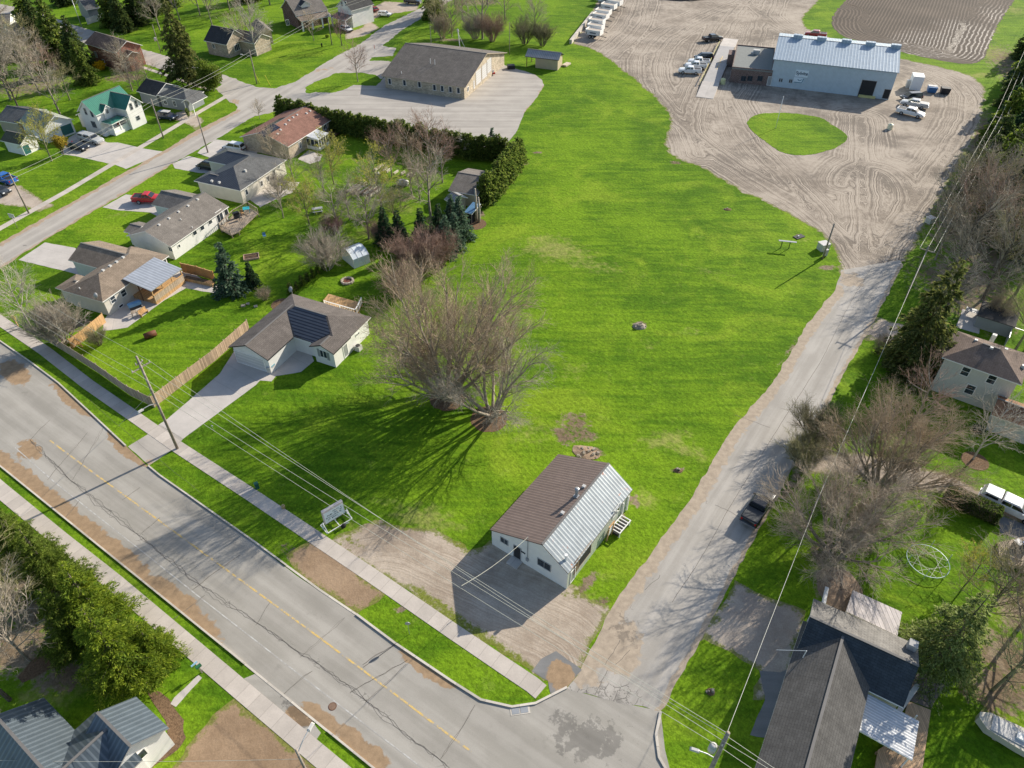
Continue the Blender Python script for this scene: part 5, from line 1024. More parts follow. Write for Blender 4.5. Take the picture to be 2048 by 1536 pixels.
for k in range(4): b = MB(); b.box((w['x0']+k*(w['x1']-w['x0'])/3, w['y0']-2.9, 0), (.35, .35, 2.6)); b.build('porch_post', WHITE, H.root)
H, w = simple('farmhouse', 'white house with black roof and pale porch right of the dormered brick house', (671, 14), (702, 22), None, 4.6, .8, SHD, SIDW, 'gable', 'y', depth=9, wins=(('S', 684, 8, (.8, 1.3)), ('S', 692, 8, (.8, 1.3))))
H.wing((w['x0']-.2, w['y0']-3, w['x1']+.4, w['y0']+.3), 2.6, 0, 'x', None, SHG, 'shed', ze2=3.4, rname='porch_roof')
for k in range(3): b = MB(); b.box((w['x0']+.1+k*(w['x1']-w['x0'])/2, w['y0']-2.7, 0), (.25, .25, 2.5)); b.build('porch_post', WHITE, H.root)
simple('bungalow', 'grey roofed orange brick bungalow at the top left beside the upper road', (28, 71), (62, 65), None, 3.0, .45, SHBL, brickm('orange_brick', (.42, .17, .05)), 'hip', 'x', depth=9, trim=WHITE)
simple('bungalow', 'pale walled house at the far left edge by the upper road', (-12, 50), (20, 48), None, 3.0, .5, SHG, SIDW, 'gable', 'x', depth=7)
simple('bungalow', 'blue grey roofed house behind the evergreens near the top', (172, 20), (200, 15), None, 3.2, .5, SHBL, SIDB, 'gable', 'x', depth=9)
simple('garden_shed', 'slate roofed outbuilding behind the white shed at left', (-10, 240), (35, 247), None, 2.5, .4, SHBL, SIDT, 'gable', 'x', depth=8, cat='shed')
H, w = simple('workshop', 'long tan workshop with grey low roof behind the cedar hedge', (896, 381), (955, 391), None, 2.6, .28, SHG, mat('pale_board', (.50, .43, .30), .8), 'gable', 'x', depth=9.5, cat='shed')
simple('garden_shed', 'little weathered shed with silvery roof against the tan workshop', (888, 398), (905, 408), None, 2.3, .5, MGY, SIDT, 'gable', 'x', depth=3.5, cat='shed')
simple('garden_shed', 'small shed with blue metal roof behind the blue spruces', (928, 424), (944, 428), None, 2.2, 0, ribbed('blue_roof', (.12, .25, .40), .3), DGREY, 'shed', 'x', depth=3.2, cat='shed', ze2=2.6)
# poly greenhouse
H = House('greenhouse', 'translucent white plastic greenhouse beside the pale bare tree', (682, 500), (706, 520), 1.6, 'greenhouse')
PG = mat('milky_plastic', (.60, .66, .70), .35, .12, 3, spec=.5); a = H.L(682, 500, 1.6); c = H.L(706, 520, 1.6); e = H.L(725, 498, 1.6); Lx, Ly = c.x-a.x, e.y-c.y
b = MB(); pr = [(0, 0), (0, 1.6), (Lx*.22, 2.25), (Lx*.5, 2.5), (Lx*.78, 2.25), (Lx, 1.6), (Lx, 0)]
b.loft([[(x, y, z) for x, z in pr] for y in (0, Ly*.25, Ly*.5, Ly*.75, Ly)]); b.build('plastic_cover', PG, H.root)
for k in range(4):
    b = MB(); yy = Ly*k/3; b.tube([(x*1.01-.02, yy, z+.02) for x, z in pr], .03, 5); b.build('hoop', WHITE, H.root)

# --- right hand two storey house ---------------------------------------------------
H = House('two_storey_house', 'pale two storey house with brown hip roof behind the big spruce', (1888.5, 716), (2044, 770), 5.4, 'house')
x0, y0, x1, y1 = H.bb([(1888.5, 716), (2044, 770), (1907, 659)], 5.4)
w = H.wing((x0, y0, x1, y1), 5.4, .45, 'x', sd('stone_siding', (.60, .585, .52)), shingle('cocoa_shingle', (.18, .135, .11)), 'hip', ov=.4)
for px, py, s_ in ((1931, 743, (1.0, 1.35)), (1983, 759, (1.0, 1.35)), (1940, 779, (1.1, 1.5))): H.opening(w, 'S', px, py, s_, mull=(0, 1))
H.vents(w, [(1952, 681), (1983, 696), (2012, 699)]); H.vents(w, [(2045, 735)], 'box', .5)
b = MB(); p = H.onroof(w, 1984, 680); b.box((p.x, p.y, p.z-.4), (.5, .5, 1.3)); b.build('chimney', VENT, H.root)
w2 = H.wing((x1-1.6, y0-3.8, x1+6, y0+.6), 2.6, .45, 'x', SIDG, shingle('rust_shingle', (.26, .14, .08)), 'gable', rname='garage_roof')
RH = H
p0 = H.L(1925, 660); b = MB(); furn('dog_pen', 'wire mesh pen east of the brown hip roofed house', 'pen', 2035, 690, 0, [('frame', [(-1.5, -1.5, 0, -1.4, 1.5, 1.6), (1.4, -1.5, 0, 1.5, 1.5, 1.6), (-1.5, 1.4, 1.5, 1.5, 1.5, 1.6)], GREYM)], H.th)
sheet('patio', [(1912, 655), (1925, 618), (1962, 628), (1958, 668)], .02, CONC2, .8, .1)
furn('garden_shed', 'dark low shed beside the white patio behind the hip roofed house', 'shed', 1985, 650, 0, [('wall', [(-2.2, -2, 0, 2.2, 2, 1.9)], SIDB), ('roof', [(-2.4, -2.2, 1.9, 2.4, 2.2, 2.0)], SHD)], H.th)
table('patio_table', 'grey table on the white patio behind the hip roofed house', 1942, 629, 0, GREYM, (1.8, 1.0), H.th)

# --- bottom right house ----------------------------------------------------------------
H = House('corner_house', 'white sided house with black and grey shingle roofs at the bottom right corner', (1592, 1302), (1812, 1408), 3.2, 'house')
x0, y0, x1, y1 = H.bb([(1592, 1302, 3.2), (1800, 1412, 3.2)], 3.2); rt = H.L(1632, 1195, 5.6)
rr_ = H.L(1625, 1232, 5.6)
print('corner house', x0, y0, x1, y1, 'ridge', H.L(1625, 1234, 5.4), H.L(1815, 1320, 5.4), 'back', H.L(1632, 1195, 4.2), H.L(1823, 1292, 4.2))
yr = H.L(1716, 1276, 5.4).y; yb = H.L(1730, 1243, 4.0).y
BLS = shingle('blue_black_shingle', (.05, .06, .07), .12)
w = H.wing((x0, y0, H.L(1810, 1400, 3.2).x, yb), 3.2, 0, 'x', SIDW, BLS, 'gable', roof2=shingle('ash_shingle', (.20, .19, .175)), t=(yr-y0)/(yb-y0), zr=5.4, ze2=4.0, ov=.3)
ridge = H.L(1640, 1370, 5.9); f0 = H.L(1560, 1560, 3.4); a1_ = H.L(1580, 1330, 3.4); a2_ = H.L(1724, 1440, 3.4)
print('front wing', a1_, a2_, f0)
# front wing turned a little: its own frame via yaxis along its east eave
w2 = H.wing((a1_.x-.1, -14, a2_.x, y0+3.5), 3.4, .55, 'y', SIDW, shingle('charcoal_shingle', (.105, .10, .094)), 'gable', ov=.4, trim=WHITE)
b = MB(); p = H.onroof(w, 1823, 1298); b.box((p.x-.1, p.y, p.z-.8), (.7, .7, 1.7)); b.build('chimney', mat('grey_block', (.40, .39, .37), .8), H.root)
cv = H.bb([(1706, 1418), (1720, 1380), (1791, 1428), (1777, 1495)], 2.6); wcn = H.wing((a2_.x-.2, cv[1], a2_.x+4.2, y0-.05), 2.9, 0, 'y', None, MCP, 'shed', ze2=2.5, rname='canopy_roof', ov=.1)
for k in range(3): b = MB(); b.box((a2_.x+4.0, cv[1]+.2+k*1.9, 0), (.1, .1, 2.4)); b.build('canopy_post', WHITE, H.root)
p = H.hit(1600, 1350, 0, w2['x0']); b = MB(); b.tube([(x0+.6, y0-.3, 3.0), (x0+.6, y0-.3, 5.0)], .04, 6); b.bar((x0+.6, y0-.3, 5.0), (x0-1.5, y0-.6, 3.6), .03); b.build('service_mast', WHITE, H.root)
CH = H
deck('side_deck', 'large pale timber deck along the east side of the corner house', [(1816, 1402), (1862, 1420), (1845, 1536), (1835, 1620), (1740, 1600), (1756, 1500), (1800, 1470)], .5, planks('pale_deck_wood', (.50, .34, .21), .15, .12), rail=False)
deck('back_platform', 'weathered whitewashed plywood platform behind the corner house', [(1706, 1180), (1804, 1224), (1795, 1272), (1692, 1222)], .9, planks('white_washed_wood', (.52, .48, .47), .4, .12), rail=False, cat='platform')
sheet('patio', [(1822, 1330), (1890, 1370), (1862, 1418), (1815, 1400)], .02, concrete('dark_paving', (.24, .21, .19)), .6, .1)
sheet('parking_pad', [(1519, 1341), (1560, 1345), (1592, 1330), (1575, 1400), (1545, 1480), (1500, 1470), (1530, 1400)], .02, ASPHD, .8, .1, {'dirt': lambda P: P[:, 0]*0, 'crack': lambda P: P[:, 0]*0, 'wet': lambda P: P[:, 0]*0})
furn('deck_bench', 'pale planter bench standing on the timber deck of the corner house', 'bench', 1810, 1405, .5, [('seat', [(-.2, -2.1, .35, .2, 2.1, .42)], VENT), ('base', [(-.15, -2.0, 0, .15, 2.0, .35)], VENT)], H.th-.3)
# --- bottom left house with slate blue metal roof -----------------------------------------
H = House('metal_roofed_house', 'white house with slate blue ribbed metal roofs at the bottom left corner', (176, 1407), (264, 1494), 4.0, 'house')
# ridge runs (176,1407)->(264,1494); east eave (272,1393)->(338,1455)
a, b_ = up(272, 1393, 3.0), up(338, 1456, 3.0); th = math.atan2(b_.y-a.y, b_.x-a.x)+PI; H.th = th; H.M = Matrix.Rotation(-th, 3, 'Z'); H.root.rotation_euler = (0, 0, th); H.o = Vector((b_.x, b_.y, 0)); H.root.location = H.o; H.C = H.M @ (CC-H.o)
e0, e1 = H.L(338, 1456, 3.0), H.L(272, 1393, 3.0); r0, r1 = H.L(264, 1494, 5.0), H.L(176, 1407, 5.0)
print('BL', e0, e1, r0, r1)
hw = abs((r0.y+r1.y)/2-(e0.y+e1.y)/2); sg = 1 if r0.y > e0.y else -1
yl, yh = sorted((e0.y, e0.y+sg*2*hw)); 
w = H.wing((0, yl, e1.x, yh), 3.0, 0, 'x', SIDW, MBU, 'gable', zr=5.0, ov=.3, trim=GREYM)
L0, L1 = H.L(15, 1467, 5.2), H.L(92, 1536, 5.2); M0, M1 = H.L(97, 1402, 3.0), H.L(143, 1456, 3.0); cr = H.L(212, 1460, 4.7)
ry, my = (L0.y+L1.y)/2, (M0.y+M1.y)/2; hw2 = abs(ry-my); print('BL wing', ry, my, cr, e1.x)
w3 = H.wing((-6, ry-hw2, max(M0.x, e1.x)+.6, ry+hw2), 3.0, 0, 'x', SIDW, MBU, 'gable', zr=5.2, ov=.3, trim=GREYM)
lo_, hi_ = sorted(((r0.y+r1.y)/2, ry)); w2 = H.wing((cr.x-3.2, lo_, cr.x+3.2, hi_), 3.02, 0, 'y', SIDW, MBU, 'gable', zr=4.75, ov=.3, trim=GREYM, ovg=0)
side = 'W'
for px, py in ((284, 1508), (270, 1525)): H.opening(w, side, px, py, (.8, 1.1), mull=(0, 0))
BLH = H
# ------------------------------------------------------------------ vehicles
TYRE = mat('tyre_rubber', (.02, .02, .02), .85, .1); RIM = mat('wheel_rim', (.45, .46, .47), .3, .05, metal=.7); CGL = mat('car_glass', (.015, .02, .025), .06, .05, spec=.8); LAMP = mat('headlight_lens', (.75, .76, .75), .15, .02, spec=.8); TAIL = mat('tail_light_red', (.35, .01, .01), .2, .02)
TRIMB = mat('bumper_black', (.03, .03, .032), .5, .05); CHROME = mat('chrome', (.6, .6, .6), .2, .02, metal=.9)
def rr_ring(x, w, z0, z1, r=.12, n=3):
    "rounded rectangle cross-section at x"
    o = []
    for cy, cz, a0 in ((w-r, z1-r, 0), (-w+r, z1-r, PI/2), (-w+r, z0+r, PI), (w-r, z0+r, 1.5*PI)):
        for k in range(n+1): a = a0+PI/2*k/n; o.append((x, cy+r*math.cos(a), cz+r*math.sin(a)))
    return o
def wheel_at(root, x, y, r, w=.24):
    s = 1 if y > 0 else -1; b = MB(); b.tube([(x, y-s*w, r), (x, y-s*.02, r), (x, y, r)], [r, r, r*.93], 16); o = b.build('wheel', TYRE, root, True)
    b = MB(); b.tube([(x, y-s*.02, r), (x, y+s*.012, r)], [r*.62, r*.55], 12); b.build('rim', RIM, o)
def vehicle(label, px, py, hx, hy, col, kind='pickup', L=None, group=None, metal=0.0, cat=None, name=None, tonneau=None):
    "centre pixel on the ground, second pixel gives the direction the nose points"
    p = up(px, py); q = up(hx, hy); rz = math.atan2(q.y-p.y, q.x-p.x)
    names = {'pickup': 'pickup_truck', 'car': 'parked_car', 'suv': 'parked_suv', 'cap': 'pickup_truck', 'hatch': 'parked_car', 'jeep': 'parked_suv'}
    root = empty(name or names[kind], (p.x, p.y, 0), rz, label, cat or {'pickup': 'pickup truck', 'cap': 'pickup truck', 'car': 'car', 'hatch': 'car', 'suv': 'suv', 'jeep': 'suv'}[kind], group)
    P = paint('paint_%s' % '_'.join('%d' % (c*999) for c in col), col); P.node_tree.nodes['Principled BSDF'].inputs['Metallic'].default_value = metal
    if kind in ('pickup', 'cap'):
        L = L or 5.8; W = .98; r = .40; h = L/2; zb = .42
        st = [(-h, .86, .5, 1.22), (-h+.08, .96, zb, 1.25), (-h+2.0, W, zb, 1.25), (.2, W, zb, 1.24), (h-1.75, W, zb, 1.22), (h-1.3, W*.98, zb, 1.18), (h-.35, .95, zb, 1.08), (h-.05, .88, .48, .98), (h, .8, .55, .9)]
        b = MB(); b.loft([rr_ring(x, w, z0, z1, .10) for x, w, z0, z1 in st]); body = b.build('body', P, root, True)
        c0, c1 = -h+1.95, h-1.55; 
        b = MB(); 
        lo = [(c0, .92, 1.2), (c1, .92, 1.2)]; b.loft([[(c0-.02, -.9, 1.2), (c1+.15, -.9, 1.18), (c1+.15, .9, 1.18), (c0-.02, .9, 1.2)], [(c0+.08, -.80, 1.72), (c1-.55, -.78, 1.72), (c1-.55, .78, 1.72), (c0+.08, .80, 1.72)], [(c0+.2, -.70, 1.80), (c1-.75, -.68, 1.80), (c1-.75, .68, 1.80), (c0+.2, .70, 1.80)]]); b.build('cab', P, root)
        b = MB(); e = .012; b.poly([(c1+.12+e*2, -.78, 1.26), (c1+.12+e*2, .78, 1.26), (c1-.48+e*2, .70, 1.70), (c1-.48+e*2, -.70, 1.70)]); b.build('windshield', CGL, root)
        for s in (-1, 1):
            b = MB(); yy = lambda z: s*(.9-(z-1.2)/.52*.105+e)
            for xa, xb, xt in ((c1-.05, (c0+c1)/2-.1, c1-.52), ((c0+c1)/2-.2, c0+.12, (c0+c1)/2-.2)):
                q_ = [(xa, yy(1.27), 1.27), (xb, yy(1.27), 1.27), (xb, yy(1.67), 1.67), (xt, yy(1.67), 1.67)]; b.poly(q_ if s > 0 else q_[::-1])
            b.build('side_window', CGL, root)
        b = MB(); b.poly([(c0-.02-e+.01, .7, 1.3), (c0-.02-e+.01, -.7, 1.3), (c0+.06-e, -.65, 1.66), (c0+.06-e, .65, 1.66)]); b.build('rear_window', CGL, root)
        if kind == 'cap':
            b = MB(); b.loft([[(-h+.05, -.88, 1.22), (c0-.06, -.9, 1.22), (c0-.06, .9, 1.22), (-h+.05, .88, 1.22)], [(-h+.3, -.74, 1.76), (c0-.08, -.78, 1.78), (c0-.08, .78, 1.78), (-h+.3, .74, 1.76)]]); b.build('bed_cap', P, root)
            for s in (-1, 1):
                b = MB(); q_ = [(-h+.35, s*.87, 1.34), (c0-.3, s*.88, 1.34), (c0-.3, s*.815, 1.64), (-h+.5, s*.80, 1.64)]; b.poly(q_ if s < 0 else q_[::-1]); b.build('side_window', CGL, root)
        elif tonneau:
            b = MB(); b.box(((-h+.1+c0-.1)/2, 0, 1.245), (c0+h-.3, 1.72, .05)); b.build('bed_cover', tonneau, root)
        else:
            b = MB(); b.box(((-h+.1+c0-.1)/2, 0, 1.235), (c0+h-.35, 1.62, .02)); b.build('bed_liner', TRIMB, root)
            for s in (-1, 1): b = MB(); b.box(((-h+c0)/2, s*.9, 1.235), (c0+h-.1, .12, .06)); b.build('bed_rail', P, root)
            b = MB(); b.box((-h+.08, 0, 1.235), (.1, 1.8, .05)); b.build('tailgate', P, root)
        wx = (h-1.05, -h+1.25); Wy = W+.01
    else:
        L = L or 4.6; W = .89; r = .33; h = L/2; H_ = 1.68 if kind in ('suv', 'jeep') else 1.42; zs = .98 if kind in ('suv', 'jeep') else .86; zb = .28
        hood = .95 if kind in ('suv',) else 1.15
        st = [(-h, .72, .4, zs-.15), (-h+.12, .84, zb, zs), (-h+1.1, W, zb, zs+.02), (0, W, zb, zs+.02), (h-hood, W*.99, zb, zs), (h-.35, W*.94, zb, zs-.12), (h-.06, W*.82, .36, zs-.24), (h, W*.7, .42, zs-.32)]
        b = MB(); b.loft([rr_ring(x, w, z0, z1, .12) for x, w, z0, z1 in st]); b.build('body', P, root, True)
        rb, rf = (-h+.12, h-hood+.1) if kind != 'car' else (-h+.65, h-hood+.05); tb = rb+(.25 if kind != 'car' else .55); tf = rf-.75
        b = MB(); b.loft([[(rb, -.82, zs-.02), (rf, -.80, zs-.02), (rf, .80, zs-.02), (rb, .82, zs-.02)], [(tb, -.66, H_-.06), (tf, -.64, H_-.06), (tf, .64, H_-.06), (tb, .66, H_-.06)], [(tb+.15, -.58, H_), (tf-.15, -.56, H_), (tf-.15, .56, H_), (tb+.15, .58, H_)]]); b.build('cabin', P, root)
        e = .012; dz = H_-.06-zs
        b = MB(); f1, f2 = .1, .92; X = lambda f: rf+(tf-rf)*f+e*1.5; Z = lambda f: zs+dz*f+.005; Y = lambda f: .80-(.16)*f-.06
        b.poly([(X(f1), -Y(f1), Z(f1)), (X(f1), Y(f1), Z(f1)), (X(f2), Y(f2), Z(f2)), (X(f2), -Y(f2), Z(f2))]); b.build('windshield', CGL, root)
        X2 = lambda f: rb+(tb-rb)*f-e*1.5
        b = MB(); b.poly([(X2(f1), Y(f1), Z(f1)), (X2(f1), -Y(f1), Z(f1)), (X2(f2), -Y(f2), Z(f2)), (X2(f2), Y(f2), Z(f2))]); b.build('rear_window', CGL, root)
        for s in (-1, 1):
            b = MB(); yy = lambda f: s*(.815-.16*f+e)
            mid = (tb+tf)/2
            for qa in ((rf-.2, mid+.05, mid+.05, tf-.03), (mid-.05, rb+.2, tb+.1, mid-.05)):
                q_ = [(qa[0], yy(.1), Z(.1)), (qa[1], yy(.1), Z(.1)), (qa[2], yy(.88), Z(.88)), (qa[3], yy(.88), Z(.88))]; b.poly(q_ if s > 0 else q_[::-1])
            b.build('side_window', CGL, root)
        wx = (h-.85, -h+.85); Wy = W+.01
        if kind == 'jeep': b = MB(); b.box((0, 0, H_+.002), (1.8, 1.1, .1)); b.build('roof_rack', VENT, root)
    for x in wx:
        for s in (-1, 1): wheel_at(root, x, s*Wy, r)
    for s in (-1, 1):
        b = MB(); b.box((h-.1, s*.68, .78 if kind in ('pickup', 'cap') else .62), (.16, .34, .17)); b.build('headlight', LAMP, root)
        b = MB(); b.box((-h+.03, s*.76, .85 if kind in ('pickup', 'cap') else .66), (.1, .18, .32)); b.build('tail_light', TAIL, root)
    b = MB(); b.box((h-.02, 0, .42), (.2, 1.66, .22)); b.build('bumper', CHROME if kind in ('pickup', 'cap') else TRIMB, root)
    b = MB(); b.box((-h+.0, 0, .44), (.2, 1.7, .2)); b.build('bumper', CHROME if kind in ('pickup', 'cap') else TRIMB, root)
    for s in (-1, 1): b = MB(); b.box((h-1.7 if kind in ('pickup', 'cap') else rf-.15, s*(Wy+.05), 1.12 if kind in ('pickup', 'cap') else zs), (.12, .2, .16)); b.build('mirror', P if kind != 'pickup' else TRIMB, root)
    return root
WP, BKP, SIL = (.72, .72, .71), (.012, .013, .016), (.42, .43, .43)
COVR = mat('tonneau_cover', (.05, .055, .06), .5, .1)
vehicle('black pickup with covered bed parked on the side road edge', 1514, 1022, 1538, 985, BKP, tonneau=COVR, L=5.5)
vehicle('nearest of the white pickups parked in a row by the truck scale', 1379, 147, 1362, 146, WP, group='white pickups beside the truck scale', L=5.5)
vehicle('middle white pickup of the row by the truck scale', 1391, 137, 1374, 136, WP, group='white pickups beside the truck scale', L=5.4)
vehicle('farthest white pickup of the row by the truck scale', 1397, 129, 1380, 128, WP, group='white pickups beside the truck scale', L=5.4)
vehicle('black suv behind the row of white pickups', 1407, 119, 1390, 119, BKP, 'suv', L=4.8)
vehicle('black pickup alone at the top end of the truck scale', 1424, 82, 1442, 80, BKP, tonneau=COVR)
vehicle('dark grey suv nearest the warehouse doors', 1821, 199, 1806, 200, (.05, .055, .06), 'suv', L=4.8)
vehicle('silver pickup with covered bed between the dark suv and white pickup', 1827, 214, 1810, 211, SIL, tonneau=VENT, metal=.4)
vehicle('white pickup with open black bed in front of the silver one', 1819, 231, 1840, 236, WP)
vehicle('red pickup behind the warehouse roof', 1630, 74, 1612, 72, (.30, .02, .015))
vehicle('white pickup with bed cap in the long gravel driveway', 2014, 1020, 2048, 1036, (.70, .70, .69), 'cap', L=5.9)
vehicle('silver pickup with bed cap beside the farmhouse porch', 184, 284, 208, 290, SIL, 'cap', metal=.5)
vehicle('black sedan parked beside the silver capped pickup', 158, 298, 176, 302, BKP, 'car')
vehicle('bright blue pickup at the left edge of the picture', 12, 364, -12, 356, (.02, .11, .38), L=5.6)
vehicle('dark car behind the blue pickup at the left edge', 0, 386, 24, 392, (.05, .055, .06), 'car')
vehicle('dark blue jeep with pale roof beside the grey cottage', 336, 238, 352, 240, (.02, .03, .06), 'jeep', L=4.4)
vehicle('red pickup in the drive of the grey roofed bungalow', 298, 404, 322, 404, (.45, .02, .02), L=5.2)
vehicle('black car on the drive of the black roofed bungalow', 418, 338, 400, 334, BKP, 'suv', L=4.7)
vehicle('white car half hidden behind the black roofed bungalow', 470, 300, 452, 297, WP, 'suv', L=4.6)
vehicle('small white hatchback on the gravel court', 770, 32, 786, 33, WP, 'hatch', L=4.3)
vehicle('white car behind the purple leafed tree', 694, 62, 710, 68, WP, 'hatch', L=4.2)
vehicle('black pickup at the top of the upper lane', 826, 8, 848, 10, BKP, L=5.6)
vehicle('dull red vehicle beside the pale shrub by the white hatchback', 744, 22, 730, 18, (.25, .03, .02), 'hatch')
vehicle('silver car under the shrub beside the pale porch', 716, 32, 704, 28, SIL, 'hatch')
# dump trailers
TR = empty('dump_trailer', (0, 0, 0), 0, 'white steel dump trailer', 'trailer', 'dump trailers in a row'); TW = mat('trailer_white', (.62, .64, .65), .5, .1); HOP = mat('hopper_tan', (.46, .40, .33), .7, .15); INK = mat('trailer_ink', (.10, .12, .15), .6)
b = MB(); i = b.pts([(-1.7, -1.1, 1.0), (1.7, -1.1, 1.0), (1.7, 1.1, 1.0), (-1.7, 1.1, 1.0), (-2.1, -1.25, 2.2), (2.1, -1.25, 2.2), (2.1, 1.25, 2.2), (-2.1, 1.25, 2.2)])
for f in ((3, 2, 1, 0), (0, 1, 5, 4), (1, 2, 6, 5), (2, 3, 7, 6), (3, 0, 4, 7)): b.face([i[k] for k in f])
b.ab(-2.12, -1.28, 2.2, 2.12, -1.16, 2.3); b.ab(-2.12, 1.16, 2.2, 2.12, 1.28, 2.3); b.build('hopper', TW, TR)
b = MB(); b.ab(-2.05, -1.15, 2.12, 2.05, 1.15, 2.18); b.build('cover', HOP, TR)
for s in (-1, 1): b = MB(); b.ab(s*2.14-.05, -1.3, 1.1, s*2.14+.05, 1.3, 2.5); b.build('end_panel', WHITE, TR)
b = MB(); b.ab(-.9, -1.255, 1.45, .9, -1.235, 1.75); b.build('lettering_band', INK, TR)
b = MB(); b.bar((1.6, 0, .75), (3.6, 0, .6), .14); b.bar((-1.8, 0, .8), (1.6, 0, .8), .8, .16); b.build('drawbar', TRIMB, TR)
for x in (-.9, .0):
    for s in (-1, 1): wheel_at(TR, x, s*1.05, .42, .3)
rowp = [(1186, 76), (1189, 66), (1191, 55), (1199, 44), (1204, 36), (1215, 24), (1227, 16), (1207, 9), (1212, -2)]
lb = ['nearest', 'second', 'third', 'fourth', 'fifth', 'sixth', 'seventh', 'eighth', 'farthest']
for k, (px, py) in enumerate(rowp):
    p = up(px+2, py); q = up(px+42, py+6); rz = math.atan2(q.y-p.y, q.x-p.x)+R.uniform(-.05, .05); L_ = '%s white hopper trailer counted from the near end of the row by the block wall' % lb[k]
    if k == 0: TR.location = (p.x, p.y, 0); TR.rotation_euler = (0, 0, rz); TR['label'] = L_
    else: dup(TR, (p.x, p.y, 0), rz, label=L_)
# ------------------------------------------------------------------ trees
def fastmesh(name, V, F, mats, mi=None, smooth=False):
    me = bpy.data.meshes.new(name); V = np.asarray(V, np.float32); F = np.asarray(F, np.int32); k = F.shape[1]
    me.vertices.add(len(V)); me.vertices.foreach_set('co', V.ravel()); me.loops.add(F.size); me.loops.foreach_set('vertex_index', F.ravel())
    me.polygons.add(len(F)); me.polygons.foreach_set('loop_start', np.arange(0, F.size, k, dtype=np.int32)); me.polygons.foreach_set('loop_total', np.full(len(F), k, np.int32))
    for m in mats: me.materials.append(m)
    if mi is not None: me.polygons.foreach_set('material_index', np.asarray(mi, np.int32))
    if smooth: me.polygons.foreach_set('use_smooth', np.ones(len(F), bool))
    me.update(); return me
def segs_mesh(name, S, n, mats):
    "S: rows p0(3) p1(3) r0 r1 -> open prisms"
    S = np.asarray(S, float); p0, p1, r0, r1 = S[:, :3], S[:, 3:6], S[:, 6], S[:, 7]
    d = p1-p0; d /= np.linalg.norm(d, axis=1)[:, None]+1e-9; a = np.where(np.abs(d[:, 2:3]) < .9, [[0, 0, 1.]], [[1., 0, 0]]); u = np.cross(d, a); u /= np.linalg.norm(u, axis=1)[:, None]; w = np.cross(d, u)
    ang = 2*PI*np.arange(n)/n; ring_ = u[:, None, :]*np.cos(ang)[None, :, None]+w[:, None, :]*np.sin(ang)[None, :, None]
    A = p0[:, None]+ring_*r0[:, None, None]; B = p1[:, None]+ring_*r1[:, None, None]; V = np.concatenate([A, B], 1).reshape(-1, 3)
    base = (np.arange(len(S))*2*n)[:, None]; j = np.arange(n); F = np.stack([base+j, base+(j+1) % n, base+n+(j+1) % n, base+n+j], -1).reshape(-1, 4)
    return fastmesh(name, V, F, mats, None, n > 3)
def bark(name, col, col2):
    m, t = newmat(name); v = t.vec(); c = t.mix(t.step(t.noise(v, 2.5, 4, .7), .4, .62), col, col2); c = t.mul(c, t.rng(t.noise(v, .3, 2), .3, .7, .8, 1.2)); t.out(c, .9, None, 0, .15); return m
BK_GREY = bark('bark_grey', (.22, .185, .145), (.36, .32, .26)); BK_RED = bark('twig_reddish', (.26, .165, .125), (.36, .26, .205)); BK_PALE = bark('bark_pale', (.38, .335, .275), (.50, .45, .38)); BK_GRN = bark('bark_mossy', (.17, .16, .09), (.27, .25, .14)); BK_DARK = bark('bark_dark', (.09, .075, .06), (.17, .14, .11)); TW_TAN = bark('twig_tan', (.33, .26, .18), (.43, .36, .26)); TW_PUR = bark('twig_purple', (.23, .13, .13), (.33, .2, .19)); TW_OLIVE = bark('twig_olive', (.29, .27, .13), (.40, .36, .19)); TW_GREY = bark('twig_grey', (.30, .255, .20), (.42, .37, .30))
# ---- evergreens: leaf-sized faces on real boughs -----------------------
def leafmat(name, a, b, c2=None):
    m, t = newmat(name); g = t.node('ShaderNodeNewGeometry').outputs['Random Per Island']; v = t.vec()
    c = t.mix(t.step(t.noise(v, .9, 3, .6), .35, .68), a, b); c = t.mul(c, t.rng(g, 0, 1, .55, 1.45))
    if c2: c = t.mix(t.m('MULTIPLY', t.step(g, .6, 1.0), .7), c, c2)
    t.out(c, .75, None, 0, .25); tr = t.node('ShaderNodeBsdfTranslucent', {0: c}); mx = t.node('ShaderNodeMixShader', (.5, t.b.outputs[0], tr.outputs[0])); t.t.links.new(mx.outputs[0], t.n['Material Output'].inputs[0]); return m
def leaves_mesh(name, C, D, L, Wd, rnd, m, jitter=.6):
    "small lance faces at points C pointing along D"
    n = len(C); D = D+rnd.normal(0, jitter, (n, 3)); D /= np.linalg.norm(D, axis=1)[:, None]; u = np.cross(D, rnd.normal(0, 1, (n, 3))); u /= np.linalg.norm(u, axis=1)[:, None]+1e-9
    l = L*rnd.uniform(.6, 1.4, (n, 1)); w = Wd*rnd.uniform(.6, 1.4, (n, 1))
    V = np.stack([C-u*w*.3, C+u*w*.3, C+D*l*.6+u*w*.5, C+D*l, C+D*l*.6-u*w*.5], 1).reshape(-1, 3); F = (np.arange(n)*5)[:, None]+np.arange(5); return fastmesh(name, V, F, [m])
